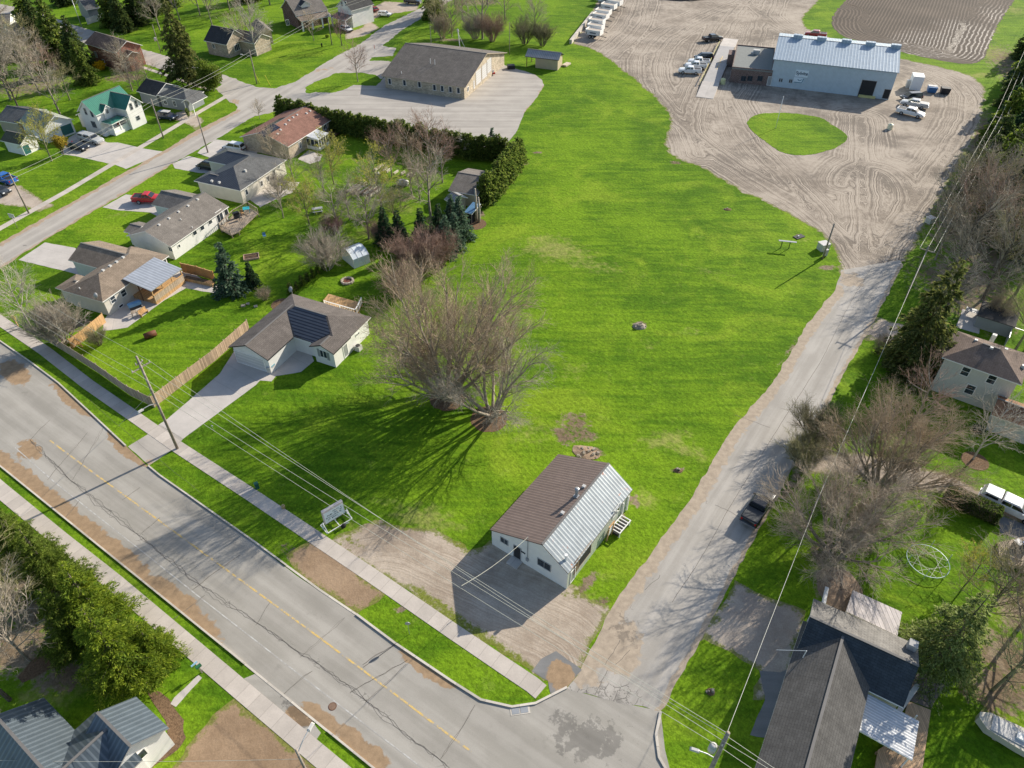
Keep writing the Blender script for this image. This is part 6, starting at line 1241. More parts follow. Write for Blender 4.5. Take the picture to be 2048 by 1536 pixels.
def grow(rnd, p, d, L, r, lvl, out, spec):
    "one branch as bending segments, then its children"
    n = spec['seg'][lvl]; up_ = spec['up'][lvl]; wob = spec['wob'][lvl]; pts = [p]; dirs = [d]; rad = [r]; q = p; rt = r*spec['taper'][lvl]
    for k in range(n):
        d = (d + Vector((rnd.gauss(0, wob), rnd.gauss(0, wob), rnd.gauss(0, wob)*.7+up_))).normalized(); q = q + d*(L/n); pts.append(q); dirs.append(d); rad.append(r+(rt-r)*(k+1)/n)
    for k in range(n): out[min(lvl, 2)].append((*pts[k], *pts[k+1], rad[k], rad[k+1]))
    if lvl+1 >= len(spec['n']): return
    c = spec['n'][lvl+1]; c = max(1, int(rnd.uniform(.75, 1.25)*c*min(1.3, max(.45, L/spec['len'][lvl]))))
    for i in range(c):
        t_ = spec['from'][lvl+1]+(1-spec['from'][lvl+1])*(i+rnd.random())/c; f = min(t_*n, n-1e-3); k = int(f); pos = pts[k].lerp(pts[k+1], f-k); dd = dirs[k+1]
        ax = dd.orthogonal().normalized(); ax.rotate(Matrix.Rotation(rnd.uniform(0, 2*PI), 3, dd)); a = spec['ang'][lvl+1]*rnd.uniform(.65, 1.3); nd = dd.copy(); nd.rotate(Matrix.Rotation(a, 3, ax))
        if nd.z < -.15 and not spec.get('droop'): nd.z *= .3; nd.normalize()
        ll = spec['len'][lvl+1]*rnd.uniform(.6, 1.25)*(1.15-.55*t_); rr__ = min(rad[k]*.8, spec['r'][lvl+1]*rnd.uniform(.75, 1.2))
        grow(rnd, pos, nd, ll, rr__, lvl+1, out, spec)
def bare_tree(seed, spec):
    "returns meshes (trunk, branches, twigs)"
    rnd = random.Random(seed); out = ([], [], [])
    st = spec.get('stems', 1)
    for s in range(st):
        a = 2*PI*s/st+rnd.uniform(-.4, .4); lean = spec.get('lean', 0)*(rnd.uniform(.25, 1.0)**.8 if st > 1 else .2)*(0.3 if st > 5 and s % 4 == 0 else 1)
        d = Vector((math.cos(a)*lean, math.sin(a)*lean, 1)).normalized(); off = spec.get('base', 0)
        grow(rnd, Vector((math.cos(a)*off, math.sin(a)*off, -.1)), d, spec['len'][0]*rnd.uniform(.85, 1.1), spec['r'][0]*rnd.uniform(.75, 1.1), 0, out, spec)
    tb, tt = spec['mats']
    return (segs_mesh('trunk', out[0]+out[1], 6, [tb]), segs_mesh('crown', out[2], 3, [tt]))
def place_tree(meshes, names, label, cat, x, y, s=1.0, rz=0.0, group=None, name='bare_tree', sz=None):
    root = empty(name, (x, y, 0), rz, label, cat, group); root.scale = (s, s, sz or s)
    for nm, me in zip(names, meshes):
        if me is None: continue
        o = bpy.data.objects.new(nm, me); COL.objects.link(o); o.parent = root; KIDS.setdefault(root.name, []).append(o)
    return root
BN = ('trunk', 'crown')
TW_WARM = bark('twig_warm', (.34, .27, .205), (.46, .385, .30)); TW_PK = bark('twig_pinkish', (.33, .245, .165), (.45, .36, .25))
S_BIG = dict(n=(1, 10, 8, 6, 6), seg=(9, 6, 5, 3, 2), up=(.018, .03, .02, .01, .0), wob=(.04, .08, .10, .14, .17), taper=(.2, .25, .35, .5, .5), len=(13.5, 6.2, 3.3, 1.8, 1.0), r=(.25, .085, .036, .021, .016), ang=(0, .45, .52, .6, .65), **{'from': (0, .16, .15, .1, .08)}, stems=16, lean=1.15, base=.6, mats=(BK_GREY, TW_PK))
S_BIG2 = dict(S_BIG, stems=9, lean=1.35, len=(10.5, 5.6, 3.0, 1.6, .9), wob=(.075, .12, .14, .15, .16), n=(1, 8, 7, 6, 6), up=(.02, .0, -.01, -.03, -.05), mats=(BK_GREY, TW_GREY), droop=1)
S_HUGE = dict(S_BIG, stems=14, lean=1.05, len=(10.0, 5.6, 3.2, 1.8, 1.0), r=(.26, .085, .036, .02, .015), n=(1, 9, 8, 6, 6), mats=(BK_GREY, TW_WARM), base=.8)
S_MED = dict(n=(1, 17, 8, 6, 5), seg=(5, 5, 4, 3, 2), up=(0, .06, .05, .04, .02), wob=(.03, .08, .11, .14, .16), taper=(.3, .3, .4, .5, .5), len=(6.5, 4.7, 2.3, 1.2, .65), r=(.17, .055, .026, .017, .013), ang=(0, .85, .62, .6, .6), **{'from': (0, .25, .2, .15, .1)}, mats=(BK_GREY, TW_TAN))
S_BUSH = dict(n=(1, 9, 8, 6), seg=(5, 4, 3, 2), up=(0, .04, .03, .02), wob=(.07, .11, .14, .16), taper=(.35, .4, .5, .5), len=(3.6, 1.9, 1.0, .55), r=(.05, .026, .017, .013), ang=(0, .5, .55, .6), **{'from': (0, .2, .15, .1)}, stems=22, lean=.75, base=.35, mats=(BK_GREY, TW_GREY))
big1 = bare_tree(11, S_BIG); big2 = bare_tree(5, S_BIG2); huge = bare_tree(23, S_HUGE)
def at(px, py): p = up(px, py); return p.x, p.y
place_tree(big1, BN, 'huge bare many stemmed maple standing in the left mulch bed', 'tree', *at(897, 790), s=1.08)
place_tree(big2, BN, 'wide bare maple with arching limbs in the right mulch bed', 'tree', *at(984, 826), s=.95)
place_tree(huge, BN, 'massive bare tree leaning over the side road above the long driveway', 'tree', *at(1672, 1104), s=.84)
huge2 = bare_tree(31, dict(S_HUGE, stems=13, lean=1.15, mats=(BK_GREY, TW_PK)))
place_tree(huge2, BN, 'big reddish twigged bare tree in front of the pale two storey house', 'tree', *at(1760, 972), s=.84)
medv = {}
def budded(seed):
    if ('bud', seed) not in medv:
        a = med('olive', seed); co = np.empty(len(a[1].vertices)*3, np.float32); a[1].vertices.foreach_get('co', co); co = co.reshape(-1, 3); rn = np.random.default_rng(seed); k = rn.integers(0, len(co), 3200)
        medv[('bud', seed)] = (*a, leaves_mesh('buds', co[k]+rn.normal(0, .05, (3200, 3)), rn.normal(0, 1, (3200, 3)), .13, .09, rn, leafmat('spring_buds', (.34, .34, .05), (.46, .43, .08))))
    return medv[('bud', seed)]
def med(kind, seed):
    k = (kind, seed)
    if k not in medv:
        tw = {'tan': (BK_GREY, TW_TAN), 'grey': (BK_GREY, TW_GREY), 'pale': (BK_PALE, BK_PALE), 'red': (BK_GREY, BK_RED), 'purple': (BK_DARK, TW_PUR), 'olive': (BK_GRN, TW_OLIVE), 'dark': (BK_DARK, TW_GREY)}[kind]
        medv[k] = bare_tree(seed, dict(S_MED, mats=tw))
    return medv[k]
LST = [  # px, py (foot), scale, kind, seed, label, category
 (1946, 918, 1.0, 'pale', 2, 'pale bare tree in a small mulch ring on the front lawn of the pale house'),
 (706, 553-20, .0, 'pale', 3, ''),
 (104, 322, 1.05, 'olive', 1, 'yellowish budding tree on the lawn below the white shed'),
 (567, 436, .85, 'grey', 2, 'slender bare tree on the lawn nearest the cluttered deck'),
 (619, 450, .9, 'olive', 3, 'yellow green budding tree right of the slender bare tree'),
 (676, 465, 1.1, 'grey', 1, 'tall thin grey tree left of the raised garden beds'),
 (738, 478, 1.1, 'grey', 3, 'grey bare tree just left of the dark spruce row'),
 (764, 420, 1.1, 'olive', 1, 'mossy budding tree in the middle of the back garden'),
 (802, 416, .5, 'grey', 2, 'small trunk-like tree behind the dark spruces'),
 (824, 392, .8, 'tan', 2, 'tan twiggy tree beside the white garden tub'),
 (861, 432, 1.35, 'grey', 1, 'tall upright bare tree left of the tan workshop'),
 (668, 368, .95, 'olive', 2, 'round yellow green tree below the sun room patio'),
 (784, 355, 1.05, 'red', 3, 'reddish bare tree at the left of the back garden thicket'),
 (820, 345, 1.05, 'tan', 1, 'golden brown bare tree in the middle of the back garden thicket'),
 (862, 352, 1.35, 'red', 2, 'tallest reddish bare tree of the back garden thicket'),
 (885, 365, 1.0, 'red', 1, 'reddish bare tree nearest the tan workshop roof'),
 (928, 316, .62, 'pale', 1, 'small white barked bare tree in the shade of the cedar hedge'),
 (648, 385, .8, 'tan', 3, 'small tan tree between two yellowish trees in the back gardens'),
 (590, 372, .8, 'grey', 1, 'grey bare tree over the patio of the black roofed bungalow'),
 (548, 322, .8, 'tan', 2, 'bare tree against the west wall of the red brown bungalow'),
 (716, 164, .95, 'red', 2, 'bare tree on the grass island by the works garage'),
 (628, 82, .8, 'tan', 2, 'low spreading bare tree in front of the dormered brick house'),
 (684, 92, .95, 'purple', 3, 'purple budding tree beside the upper road'),
 (514, 112, 1.5, 'pale', 3, 'large pale bare tree right of the small brick house'),
 (490, 100, 1.2, 'tan', 1, 'pale bare tree overhanging the roof of the slate roofed brick house'),
 (904, 74, 1.2, 'tan', 2, 'bare tree behind the works garage roof'),
 (965, 78, 2.0, 'grey', 1, 'very tall grey bare tree rising above the scrub behind the works garage'),
 (870, 66, 1.2, 'olive', 1, 'olive bare tree where the upper lane meets the scrub'),
 (885, 40, 1.5, 'olive', 2, 'tall olive tree farthest up the lane by the scrub'),
 (925, 40, 1.4, 'tan', 3, 'tan bare tree among the scrub at the top'),
 (1069, 72, 1.1, 'grey', 2, 'bare twigs of the tree rising from the dark bush by the tan shed'),
 (520, 238, .45, 'tan', 3, 'young thin tree at the roadside left of the cedar hedge'),
 (62, 190, .1, 'dark', 1, ''),
 (150, 250, .1, 'dark', 1, ''),
 (120, 228, 1.25, 'grey', 1, 'bare grey tree behind the green roofed farmhouse garage'),
 (40, 225, 1.6, 'dark', 2, 'dark trunked bare tree at the left edge above the sheds'),
 (22, 200, 1.7, 'grey', 3, 'tall bare tree at the far left edge'),
 (80, 190, 1.4, 'grey', 2, 'bare tree between the left edge and the big evergreens'),
 (296, 165, .8, 'tan', 3, 'bare tree against the upper sidewalk near the grey cottage'),
 (265, 182, .9, 'grey', 1, 'bare shrub like tree left of the grey cottage roof'),
 (285, 196, .8, 'red', 2, 'low reddish tree behind the farmhouse gable'),
 (262, 172, .8, 'tan', 1, 'bare tree below the red brick house'),
 (320, 60, 1.2, 'grey', 1, 'bare tree behind the lawn of the upper road'),
 (425, 52, 1.5, 'grey', 2, 'bare tree with a forked trunk above the slate roofed brick house'),
 (460, 20, 1.6, 'grey', 3, 'bare tree at the top edge right of the great spruce'),
 (540, 10, 1.6, 'tan', 1, 'bare tree at the top edge left of the dormered brick house'),
 (500, 30, 1.5, 'tan', 2, 'bare tree behind the small buff brick house'),
 (60, 650, 1.0, 'pale', 2, 'slim bare tree on the corner lawn left of the big pale shrub'),
 (14, 150, 1.4, 'tan', 2, 'tan bare tree in the thicket at the far left edge'),
 (50, 150, 1.3, 'grey', 3, 'bare tree in the left thicket below the leaning evergreen'),
 (90, 160, 1.2, 'tan', 1, 'tan bare tree in the left thicket beneath the big evergreens'),
 (110, 185, 1.1, 'red', 2, 'pinkish bare tree in the left thicket above the garage roof'),
 (60, 130, 1.3, 'olive', 3, 'olive bare tree in the left thicket by the orange brick house'),
 (140, 200, 1.0, 'olive', 1, 'olive bare tree right behind the green metal lean-to roof'),
 (255, 150, 1.0, 'grey', 3, 'grey bare tree beside the yellow flowering bush'),
 (5, 60, 1.3, 'tan', 3, 'tan bare tree at the far left above the upper road'),
 (360, 40, 1.4, 'tan', 2, 'tan bare tree behind the towering spruce'),
 (400, 30, 1.4, 'grey', 3, 'grey bare tree at the top right of the towering spruce'),
 (570, 5, 1.4, 'grey', 1, 'grey bare tree at the top edge beside the dark brick gable'),
 (800, -4, 1.3, 'tan', 1, 'tan bare tree at the top edge beyond the white hatchback'),
 (1010, 40, 1.2, 'tan', 1, 'tan bare tree at the field side of the scrub by the tan shed'),
 (910, 10, 1.5, 'grey', 2, 'tall grey tree at the top edge in the scrub'),
 (975, 10, 1.5, 'tan', 3, 'tall tan tree at the top edge right of the grey one'),
 (700, 440, .9, 'tan', 1, 'tan bare tree in front of the raised garden beds'),
 (790, 450, .8, 'olive', 3, 'olive bare tree behind the left spruces'),
 (840, 400, .9, 'tan', 3, 'tan bare tree left of the tall upright one'),
 (740, 400, .9, 'grey', 2, 'grey bare tree beside the raised garden beds'),
 (1880, 640, 1.1, 'dark', 2, 'dark bare tree behind the great drooping spruce'),
 (1870, 520, 1.2, 'tan', 3, 'tan bare tree at the verge beyond the gravel road mouth'),
 (1950, 500, 1.6, 'tan', 1, 'tan bare tree in the thick of the right hand wood'),
 (2010, 440, 1.6, 'dark', 3, 'dark branched tree right of centre in the wood'),
 (1915, 410, 1.2, 'olive', 2, 'small olive tree at the roadside edge of the wood'),
 (1790, 900, .9, 'tan', 3, 'tan bare tree where the long driveway meets the front lawn'),
 (1900, 560, 1.6, 'dark', 1, 'bare tree at the road end of the right hand wood'),
 (1930, 520, 1.7, 'red', 2, 'brown twigged tree inside the right hand wood'),
 (1965, 600, 1.6, 'dark', 3, 'bare tree behind the dark garden shed at right'),
 (1990, 540, 1.7, 'grey', 1, 'grey bare tree deep in the right hand wood'),
 (2030, 590, 1.7, 'olive', 2, 'olive tinted bare tree at the right edge above the hip roofed house'),
 (1900, 470, 1.5, 'dark', 2, 'dark bare tree on the verge of the right hand wood'),
 (1940, 440, 1.6, 'grey', 3, 'grey bare tree behind the verge of the right hand wood'),
 (1990, 470, 1.6, 'olive', 1, 'olive bare tree in the middle of the right hand wood'),
 (2040, 480, 1.6, 'dark', 1, 'dark bare tree at the right edge of the wood'),
 (2030, 700, 1.3, 'olive', 3, 'bare tree behind the wire pen at the right edge'),
 (1985, 1380, 1.0, 'olive', 1, 'olive shrubby tree at the lower right behind the upturned boat'),
 (2030, 1340, 1.1, 'red', 2, 'reddish bare tree at the lower right edge'),
 (2035, 1260, 1.3, 'grey', 3, 'grey bare tree at the right edge below the deck with bins'),
 (1960, 1240, .9, 'olive', 3, 'small olive tree right of the drooping conifer'),
 (2000, 1190, 1.0, 'grey', 2, 'twisted bare tree under the bins deck'),
 (1930, 1170, .6, 'olive', 2, 'bright green budding bush south of the clipped hedge'),
 (60, 1320, 1.2, 'grey', 2, 'dark bare tree in the shaded garden at the lower left'),
 (20, 1260, 1.3, 'olive', 3, 'olive bare tree at the left edge of the shaded garden'),
 (20, 1400, 1.2, 'dark', 1, 'bare tree at the left edge above the metal roofed house'),
 (1635, 1165, .5, 'dark', 2, 'dark twiggy thicket at the foot of the massive bare tree'),
 (1820, 860, 1.1, 'red', 1, 'russet bare tree in front of the pale two storey house'),
]
for px, py, s, k, sd_, lab in LST:
    if not lab: continue
    if k == 'olive' and ('yellow' in lab or 'budding' in lab): o_ = place_tree(budded(sd_), ('trunk', 'crown', 'buds'), lab, 'tree', *at(px, py), s=s*1.05, rz=R.uniform(0, 6.28)); continue
    place_tree(med(k, sd_), BN, lab, 'tree', *at(px, py), s=s*R.uniform(.95, 1.05), rz=R.uniform(0, 6.28))
for px, py, s, kd, seed, lab in ((655, 538, 1.45, 'pale', 8, 'whitish spreading bare tree beside the plastic greenhouse'), (125, 690, 1.5, 'pale', 1, 'large pale many stemmed shrub inside the corner of the board fence'), (840, 545, 1.6, 'red', 2, 'pinkish bare shrub in front of the dark spruces, left of the lawn'), (880, 535, 1.35, 'red', 3, 'pinkish bare shrub nearest the big lawn under the spruces'), (800, 590, 1.1, 'red', 4, 'low pinkish shrub at the left end behind the big maples'),
                             (1050, 88, 1.5, 'dark', 5, 'dense dark bush behind the tan storage shed'), (1085, 92, 1.3, 'dark', 6, 'dense dark bush just right of its twin behind the tan shed'), (950, 78, 1.5, 'grey', 7, 'grey scrub around the tall tree behind the works garage'), (985, 82, 1.6, 'red', 5, 'brownish dome of scrub right of the tall tree'), (885, 76, 1.3, 'tan', 6, 'tan scrub at the lane side behind the works garage'),
                             (1625, 880, 1.2, 'dark', 2, 'purplish thicket on the road edge below the driveway mouth'), (1600, 930, 1.0, 'olive', 5, 'olive undergrowth on the side road verge'), (1765, 705, .6, 'tan', 3, 'little bush at the foot of the great drooping spruce'),
                             (665, 470, .8, 'purple', 3, 'purplish low shrub under the thin grey tree'), (760, 485, .9, 'red', 6, 'brown low shrub beside the dark spruce row'), (1180, 930, .01, 'red', 1, ''), (530, 600, .45, 'tan', 2, 'upright tan ornamental grass clump on the lawn by the bungalow'), (200, 690, .6, 'dark', 4, 'low dark shrub beside the open framed fence'),
                             (250, 405-200, .5, 'tan', 5, 'small pale shrub in front of the farmhouse'), (1990, 640, .9, 'tan', 7, 'tangled tan scrub beside the dark garden shed'), (560, 385, .8, 'grey', 4, 'grey scrub beside the patio of the black roofed bungalow')):
    if not lab: continue
    key = ('b', kd, seed)
    if key not in medv:
        tw = {'pale': (BK_PALE, TW_GREY), 'red': (BK_RED, BK_RED), 'dark': (BK_DARK, BK_GRN), 'grey': (BK_GREY, TW_GREY), 'tan': (TW_TAN, TW_TAN), 'olive': (BK_GRN, TW_OLIVE), 'purple': (BK_DARK, TW_PUR)}[kd]
        medv[key] = bare_tree(seed*7, dict(S_BUSH, mats=tw))
    place_tree(medv[key], BN, lab, 'shrub', *at(px, py), s=s, rz=R.uniform(0, 6), name='bare_shrub')

LF_SPR = leafmat('spruce_needles', (.06, .10, .03), (.11, .16, .04), (.19, .21, .06)); LF_DRK = leafmat('dark_needles', (.03, .07, .03), (.06, .11, .045)); LF_CED = leafmat('cedar_foliage', (.10, .17, .03), (.20, .26, .045), (.30, .32, .08)); LF_YEL = leafmat('yellow_green_foliage', (.12, .20, .02), (.24, .32, .025), (.38, .42, .04)); LF_BLU = leafmat('blue_spruce', (.07, .13, .08), (.12, .19, .12), (.19, .25, .17)); LF_DROOP = leafmat('drooping_needles', (.09, .12, .03), (.17, .19, .05), (.27, .25, .09)); LF_GOLD = leafmat('forsythia', (.60, .38, .01), (.75, .50, .02)); LF_MID = leafmat('mid_green_foliage', (.10, .16, .02), (.19, .26, .035), (.28, .32, .06)); LF_HDG = leafmat('clipped_hedge', (.06, .10, .02), (.13, .16, .04))  # LF_YEL: yellow green is the foliage's own colour
def conifer(seed, H, Rb, tiers, per, m, L=.35, Wd=.16, droop=.25, fill=14, p=1.0, open_=.0, low=.06, bk=BK_DARK, upt=0.0, topcut=.98):
    rnd = random.Random(seed); rn = np.random.default_rng(seed); C = []; D = []; br = []
    for t_ in range(tiers):
        f = (t_+.5)/tiers; z = H*(low+(topcut-low)*f); rr0 = Rb*(1-f)**p*rnd.uniform(.85, 1.1)+.12
        for k in range(max(3, int(per*(1-f*.7)))):
            a = rnd.uniform(0, 2*PI); rl = rr0*rnd.uniform(.6, 1.22); n = max(3, int(fill*rl/Rb*2+3)); dz = -droop*rl
            P0 = np.array([0, 0, z]); tip = np.array([math.cos(a)*rl, math.sin(a)*rl, z+dz+upt*rl])
            ns = max(2, n//7); ss = rn.uniform(.2+open_, 1, ns); ll = rn.uniform(-1, 1, ns); pk = rn.integers(0, ns, n); s = np.clip(ss[pk]+rn.normal(0, .05, n), .1, 1.12)[:, None]; Q = P0+(tip-P0)*s; Q[:, 2] += (np.sin(s[:, 0]*PI)*(.10*rl)); sp = (.30*rl*(1-s*.55)+.06); side = np.array([-math.sin(a), math.cos(a), 0])
            lat = (ll[pk]+rn.normal(0, .13, n))[:, None]; Q = Q+side*lat*sp*.85+rn.normal(0, .035*rl**.5, (n, 3)); Q[:, 2] -= np.abs(lat[:, 0])*sp[:, 0]*.25
            C.append(Q); dd = np.array([math.cos(a), math.sin(a), -droop*1.2+upt]); D.append(np.repeat(dd[None], n, 0)+side*lat*.8)
            br.append((0, 0, z, *(P0+(tip-P0)*.85), .035*(1-f)+.015, .012))
    C = np.concatenate(C); D = np.concatenate(D)
    tr = segs_mesh('trunk', [(0, 0, -.1, 0, 0, H*.5, .05+H*.014, .03+H*.008), (0, 0, H*.5, 0, 0, H*.97, .03+H*.008, .02)]+[], 7, [bk]); bm_ = segs_mesh('boughs', br, 4, [bk])
    return (tr, bm_, leaves_mesh('crown', C, D, L, Wd, rn, m))
CN = ('trunk', 'boughs', 'crown')
def blob_tree(seed, rx, rz, m, n, L=.3, Wd=.2, zc=None, lumps=9, core=None, pw=.33):
    "rounded shrub or crown: leaf faces through a lumpy volume round dark inner twigs"
    rn = np.random.default_rng(seed); rnd = random.Random(seed); zc = zc if zc is not None else rz
    cs = [np.array([0, 0, zc])]+[np.array([rnd.uniform(-.5, .5)*rx, rnd.uniform(-.5, .5)*rx, zc+rnd.uniform(-.45, .5)*rz]) for _ in range(lumps)]; C = []; D = []
    for i, c in enumerate(cs):
        k = n//len(cs); d = rn.normal(0, 1, (k, 3)); d /= np.linalg.norm(d, axis=1)[:, None]; r = rn.uniform(0, 1, (k, 1))**pw; s = 1.0 if i == 0 else rnd.uniform(.42, .62)
        C.append(c+d*r*np.array([rx, rx, rz])*s*(.9 if i == 0 else 1)); D.append(d+np.array([0, 0, .3]))
    C = np.concatenate(C); D = np.concatenate(D); ok = C[:, 2] > .03; C = C[ok]; D = D[ok]
    rr_ = random.Random(seed); br = []
    for _ in range(26): 
        a = rr_.uniform(0, 2*PI); e_ = rr_.uniform(.3, .9); br.append((0, 0, zc*.25, math.cos(a)*rx*e_, math.sin(a)*rx*e_, zc+rr_.uniform(-.3, .6)*rz, .04, .012))
    return (segs_mesh('trunk', [(0, 0, -.1, 0, 0, zc, .08+rx*.02, .05)], 6, [BK_DARK]), segs_mesh('boughs', br, 4, [BK_DARK]), leaves_mesh('crown', C, D, L, Wd, rn, m))
# cedar hedge
ced = [conifer(40+i, 4.5, 1.3, 20, 16, LF_CED, .24, .15, .05, 22, .42, upt=.25, low=.03) for i in range(4)]
def along(path, step):
    P = wpath(path); out = []; acc = 0
    for a, b in zip(P, P[1:]):
        L_ = math.dist(a, b); t = acc
        while t < L_: out.append((a[0]+(b[0]-a[0])*t/L_, a[1]+(b[1]-a[1])*t/L_)); t += step
        acc = t-L_
    return out
ORD = ('first second third fourth fifth sixth seventh eighth ninth tenth eleventh twelfth thirteenth fourteenth fifteenth sixteenth seventeenth eighteenth nineteenth twentieth '+' '.join('twenty-'+q for q in 'first second third fourth fifth sixth seventh eighth ninth'.split())+' thirtieth '+' '.join('thirty-'+q for q in 'first second third fourth fifth sixth seventh eighth ninth'.split())+' fortieth').split()
for i_, (x, y) in enumerate(along([(566, 240), (640, 258), (740, 278), (850, 298), (935, 318), (1018, 322)], 1.4)):
    place_tree(R.choice(ced), CN, '%s cedar from the street end of the long hedge below the asphalt lot' % ORD[i_], 'hedge shrub', x+R.uniform(-.2, .2), y+R.uniform(-.2, .2), s=R.uniform(1.0, 1.12), sz=R.uniform(1.02, 1.22), rz=R.uniform(0, 6), group='cedars of the long hedge by the lot', name='cedar_shrub')
for i_, (x, y) in enumerate(along([(1034, 330), (1012, 362), (990, 392), (966, 414)], 1.45)):
    place_tree(R.choice(ced), CN, '%s cedar from the top of the short hedge beside the big lawn' % ORD[i_], 'hedge shrub', x+R.uniform(-.2, .2), y+R.uniform(-.2, .2), s=R.uniform(1.1, 1.3), sz=R.uniform(1.15, 1.35), rz=R.uniform(0, 6), group='cedars of the short hedge by the lawn', name='cedar_shrub')
tiny = conifer(77, 1.7, .38, 12, 10, LF_MID, .16, .09, .05, 8, .6, upt=.3, low=.03)
for i_, (x, y) in enumerate(along([(583, 588), (612, 566), (640, 545), (655, 536)], 1.25)):
    place_tree(tiny, CN, '%s young cedar, counted from the roof corner, in the line behind the white bungalow' % ORD[i_], 'hedge shrub', x, y, s=R.uniform(.85, 1.15), rz=R.uniform(0, 6), group='young cedars in a line', name='cedar_shrub')
spr = [conifer(60+i, 7, 1.9, 22, 15, LF_DRK if i < 2 else LF_BLU, .34, .15, .22, 18, .9, low=.04) for i in range(4)]
for px, py, s, v, lab in ((773, 490, 1.0, 0, 'dark young spruce at the left end of the spruce row'), (800, 492, .95, 1, 'second dark spruce from the left of the row'), (812, 512, .8, 0, 'short dark spruce in front of the row'), (846, 496, 1.05, 1, 'dark spruce in the middle of the row'), (868, 516, .9, 0, 'dark spruce behind the pinkish shrubs'), (893, 512, 1.05, 3, 'grey green spruce left of the blue spruce'), (880, 478, .95, 1, 'dark spruce under the tall upright bare tree'), (903, 455, .9, 2, 'bluish spruce beside the weathered little shed'), (922, 478, 1.15, 2, 'big blue spruce nearest the lawn'), (912, 498, .95, 3, 'pale tipped spruce at the lawn end of the row'),
                          (465, 585, 1.25, 2, 'tall silvery blue spruce by the curved patio'), (507, 572, .65, 0, 'small dark spruce beside the silvery blue one'), (985, 305, .75, 2, 'blue spruce in the shade inside the hedge corner'), (978, 405, .7, 0, 'dark spruce behind the long tan workshop')):
    place_tree(spr[v], CN, lab, 'tree', *at(px, py), s=s, rz=R.uniform(0, 6), name='spruce_tree')
# great drooping spruces
g1 = conifer(91, 21, 5.0, 26, 13, LF_DROOP, .6, .22, .42, 46, .8, .02, low=.12, bk=BK_GRN)
place_tree(g1, CN, 'towering drooping spruce left of the street corner', 'tree', *at(378, 172), rz=.4, name='spruce_tree', s=.98)
g2 = conifer(92, 17.5, 4.4, 26, 14, LF_DROOP, .5, .2, .45, 46, .75, .02, low=.05, bk=BK_GRN)
place_tree(g2, CN, 'great drooping spruce beside the pale two storey house', 'tree', *at(1816, 738), name='spruce_tree')
yw = blob_tree(8, 2.9, 3.6, LF_MID, 9000, .34, .2, 3.6)
place_tree(yw, CN, 'rounded olive green evergreen at the foot of the towering spruce', 'tree', *at(428, 182), name='evergreen_tree')
eg = [conifer(120+i, 13, 3.8, 22, 15, (LF_SPR, LF_CED, LF_MID)[i % 3], .55, .26, .28, 34, .75, low=.03) for i in range(4)]
for px, py, s, v, lab in ((95, 108, 1.1, 0, 'tall evergreen at the left of the big evergreen clump'), (128, 128, 1.25, 1, 'tallest evergreen of the clump left of the red brick house'), (165, 140, 1.0, 0, 'evergreen at the right of the big evergreen clump'), (176, 166, .8, 1, 'evergreen closest to the farmhouse roof'), (70, 80, 1.1, 2, 'evergreen behind the grey roofed orange house'),
                          (248, 62, .85, 0, 'broad dark evergreen on the lawn of the upper road'), (228, 52, 1.0, 1, 'evergreen behind the long pale fence'), (280, 48, 1.05, 0, 'dark evergreen right of the broad one on the upper lawn'), (130, 10, 1.0, 0, 'dark evergreen at the top edge near the street light'), (300, 28, 1.2, 0, 'dark evergreen at the top edge behind the upper lawn'), (330, 12, 1.3, 1, 'evergreen at the top edge left of the towering spruce'), (10, 120, 1.1, 2, 'leaning evergreen at the far left edge'), (760, -6, 1.0, 1, 'evergreen behind the small white hatchback'), (868, 36, 1.0, 2, 'bushy evergreen along the upper lane'), (500, 2, 1.1, 1, 'evergreen at the top edge behind the small brick house')):
    place_tree(eg[v], CN, lab, 'tree', *at(px, py), s=s, rz=R.uniform(0, 6), name='evergreen_tree')
# right hand wood
wd = [conifer(140+i, 11, 3.3, 20, 15, (LF_SPR, LF_MID, LF_DRK, LF_SPR)[i], .55, .28, .22, 30, .6, low=.03) for i in range(4)]
WL = [(2040, 118), (2046, 150), (2022, 175), (2040, 200), (2012, 215), (2032, 240), (2000, 255), (2022, 280), (2046, 290), (1986, 290), (2008, 315), (2034, 330), (1970, 330), (1995, 355), (2020, 375), (2046, 385), (1950, 368), (1975, 395), (2002, 420), (2035, 430), (1930, 405), (1955, 435), (1985, 455), (2060, 340), (2065, 240), (2070, 430), (2060, 520), (2010, 505)]
for i, (px, py) in enumerate(WL):
    o_ = place_tree(wd[i % 4], CN, '%s evergreen, counted from the field end, of the dense wood beyond the power line' % ORD[i], 'tree', *at(px+6, py), s=R.uniform(.8, 1.1), rz=R.uniform(0, 6), name='evergreen_tree', group='evergreens of the right hand wood')
# foreground evergreens at the lower left
nr = [conifer(220, 7.5, 3.0, 16, 12, LF_YEL, .26, .06, .12, 170, .7, .05, low=.05)]
nc = [conifer(210+i, 10.0, 2.9, 20, 12, LF_YEL if i == 0 else LF_MID, .26, .06, .12, 170, .85, .05, low=.06, upt=.05) for i in range(2)]
for px, py, s, me_, lab in ((262, 1352, 1.15, nc[0], 'yellow green evergreen nearest the garden path'), (318, 1318, .8, nr[0], 'round yellow green evergreen beside the sidewalk at lower left'), (218, 1262, 1.1, nc[0], 'yellow green evergreen in the middle of the lower left group'), (165, 1290, .95, nc[1], 'green evergreen behind the yellow ones toward the shaded garden'), (128, 1180, 1.0, nc[1], 'darker evergreen along the left sidewalk'), (60, 1120, .9, nc[1], 'evergreen at the upper end of the lower left group'), (-5, 1090, .9, nc[0], 'evergreen cut by the left edge beside the sidewalk')):
    place_tree(me_, CN, lab, 'tree', *at(px, py), s=s, rz=R.uniform(0, 6), name='evergreen_tree')
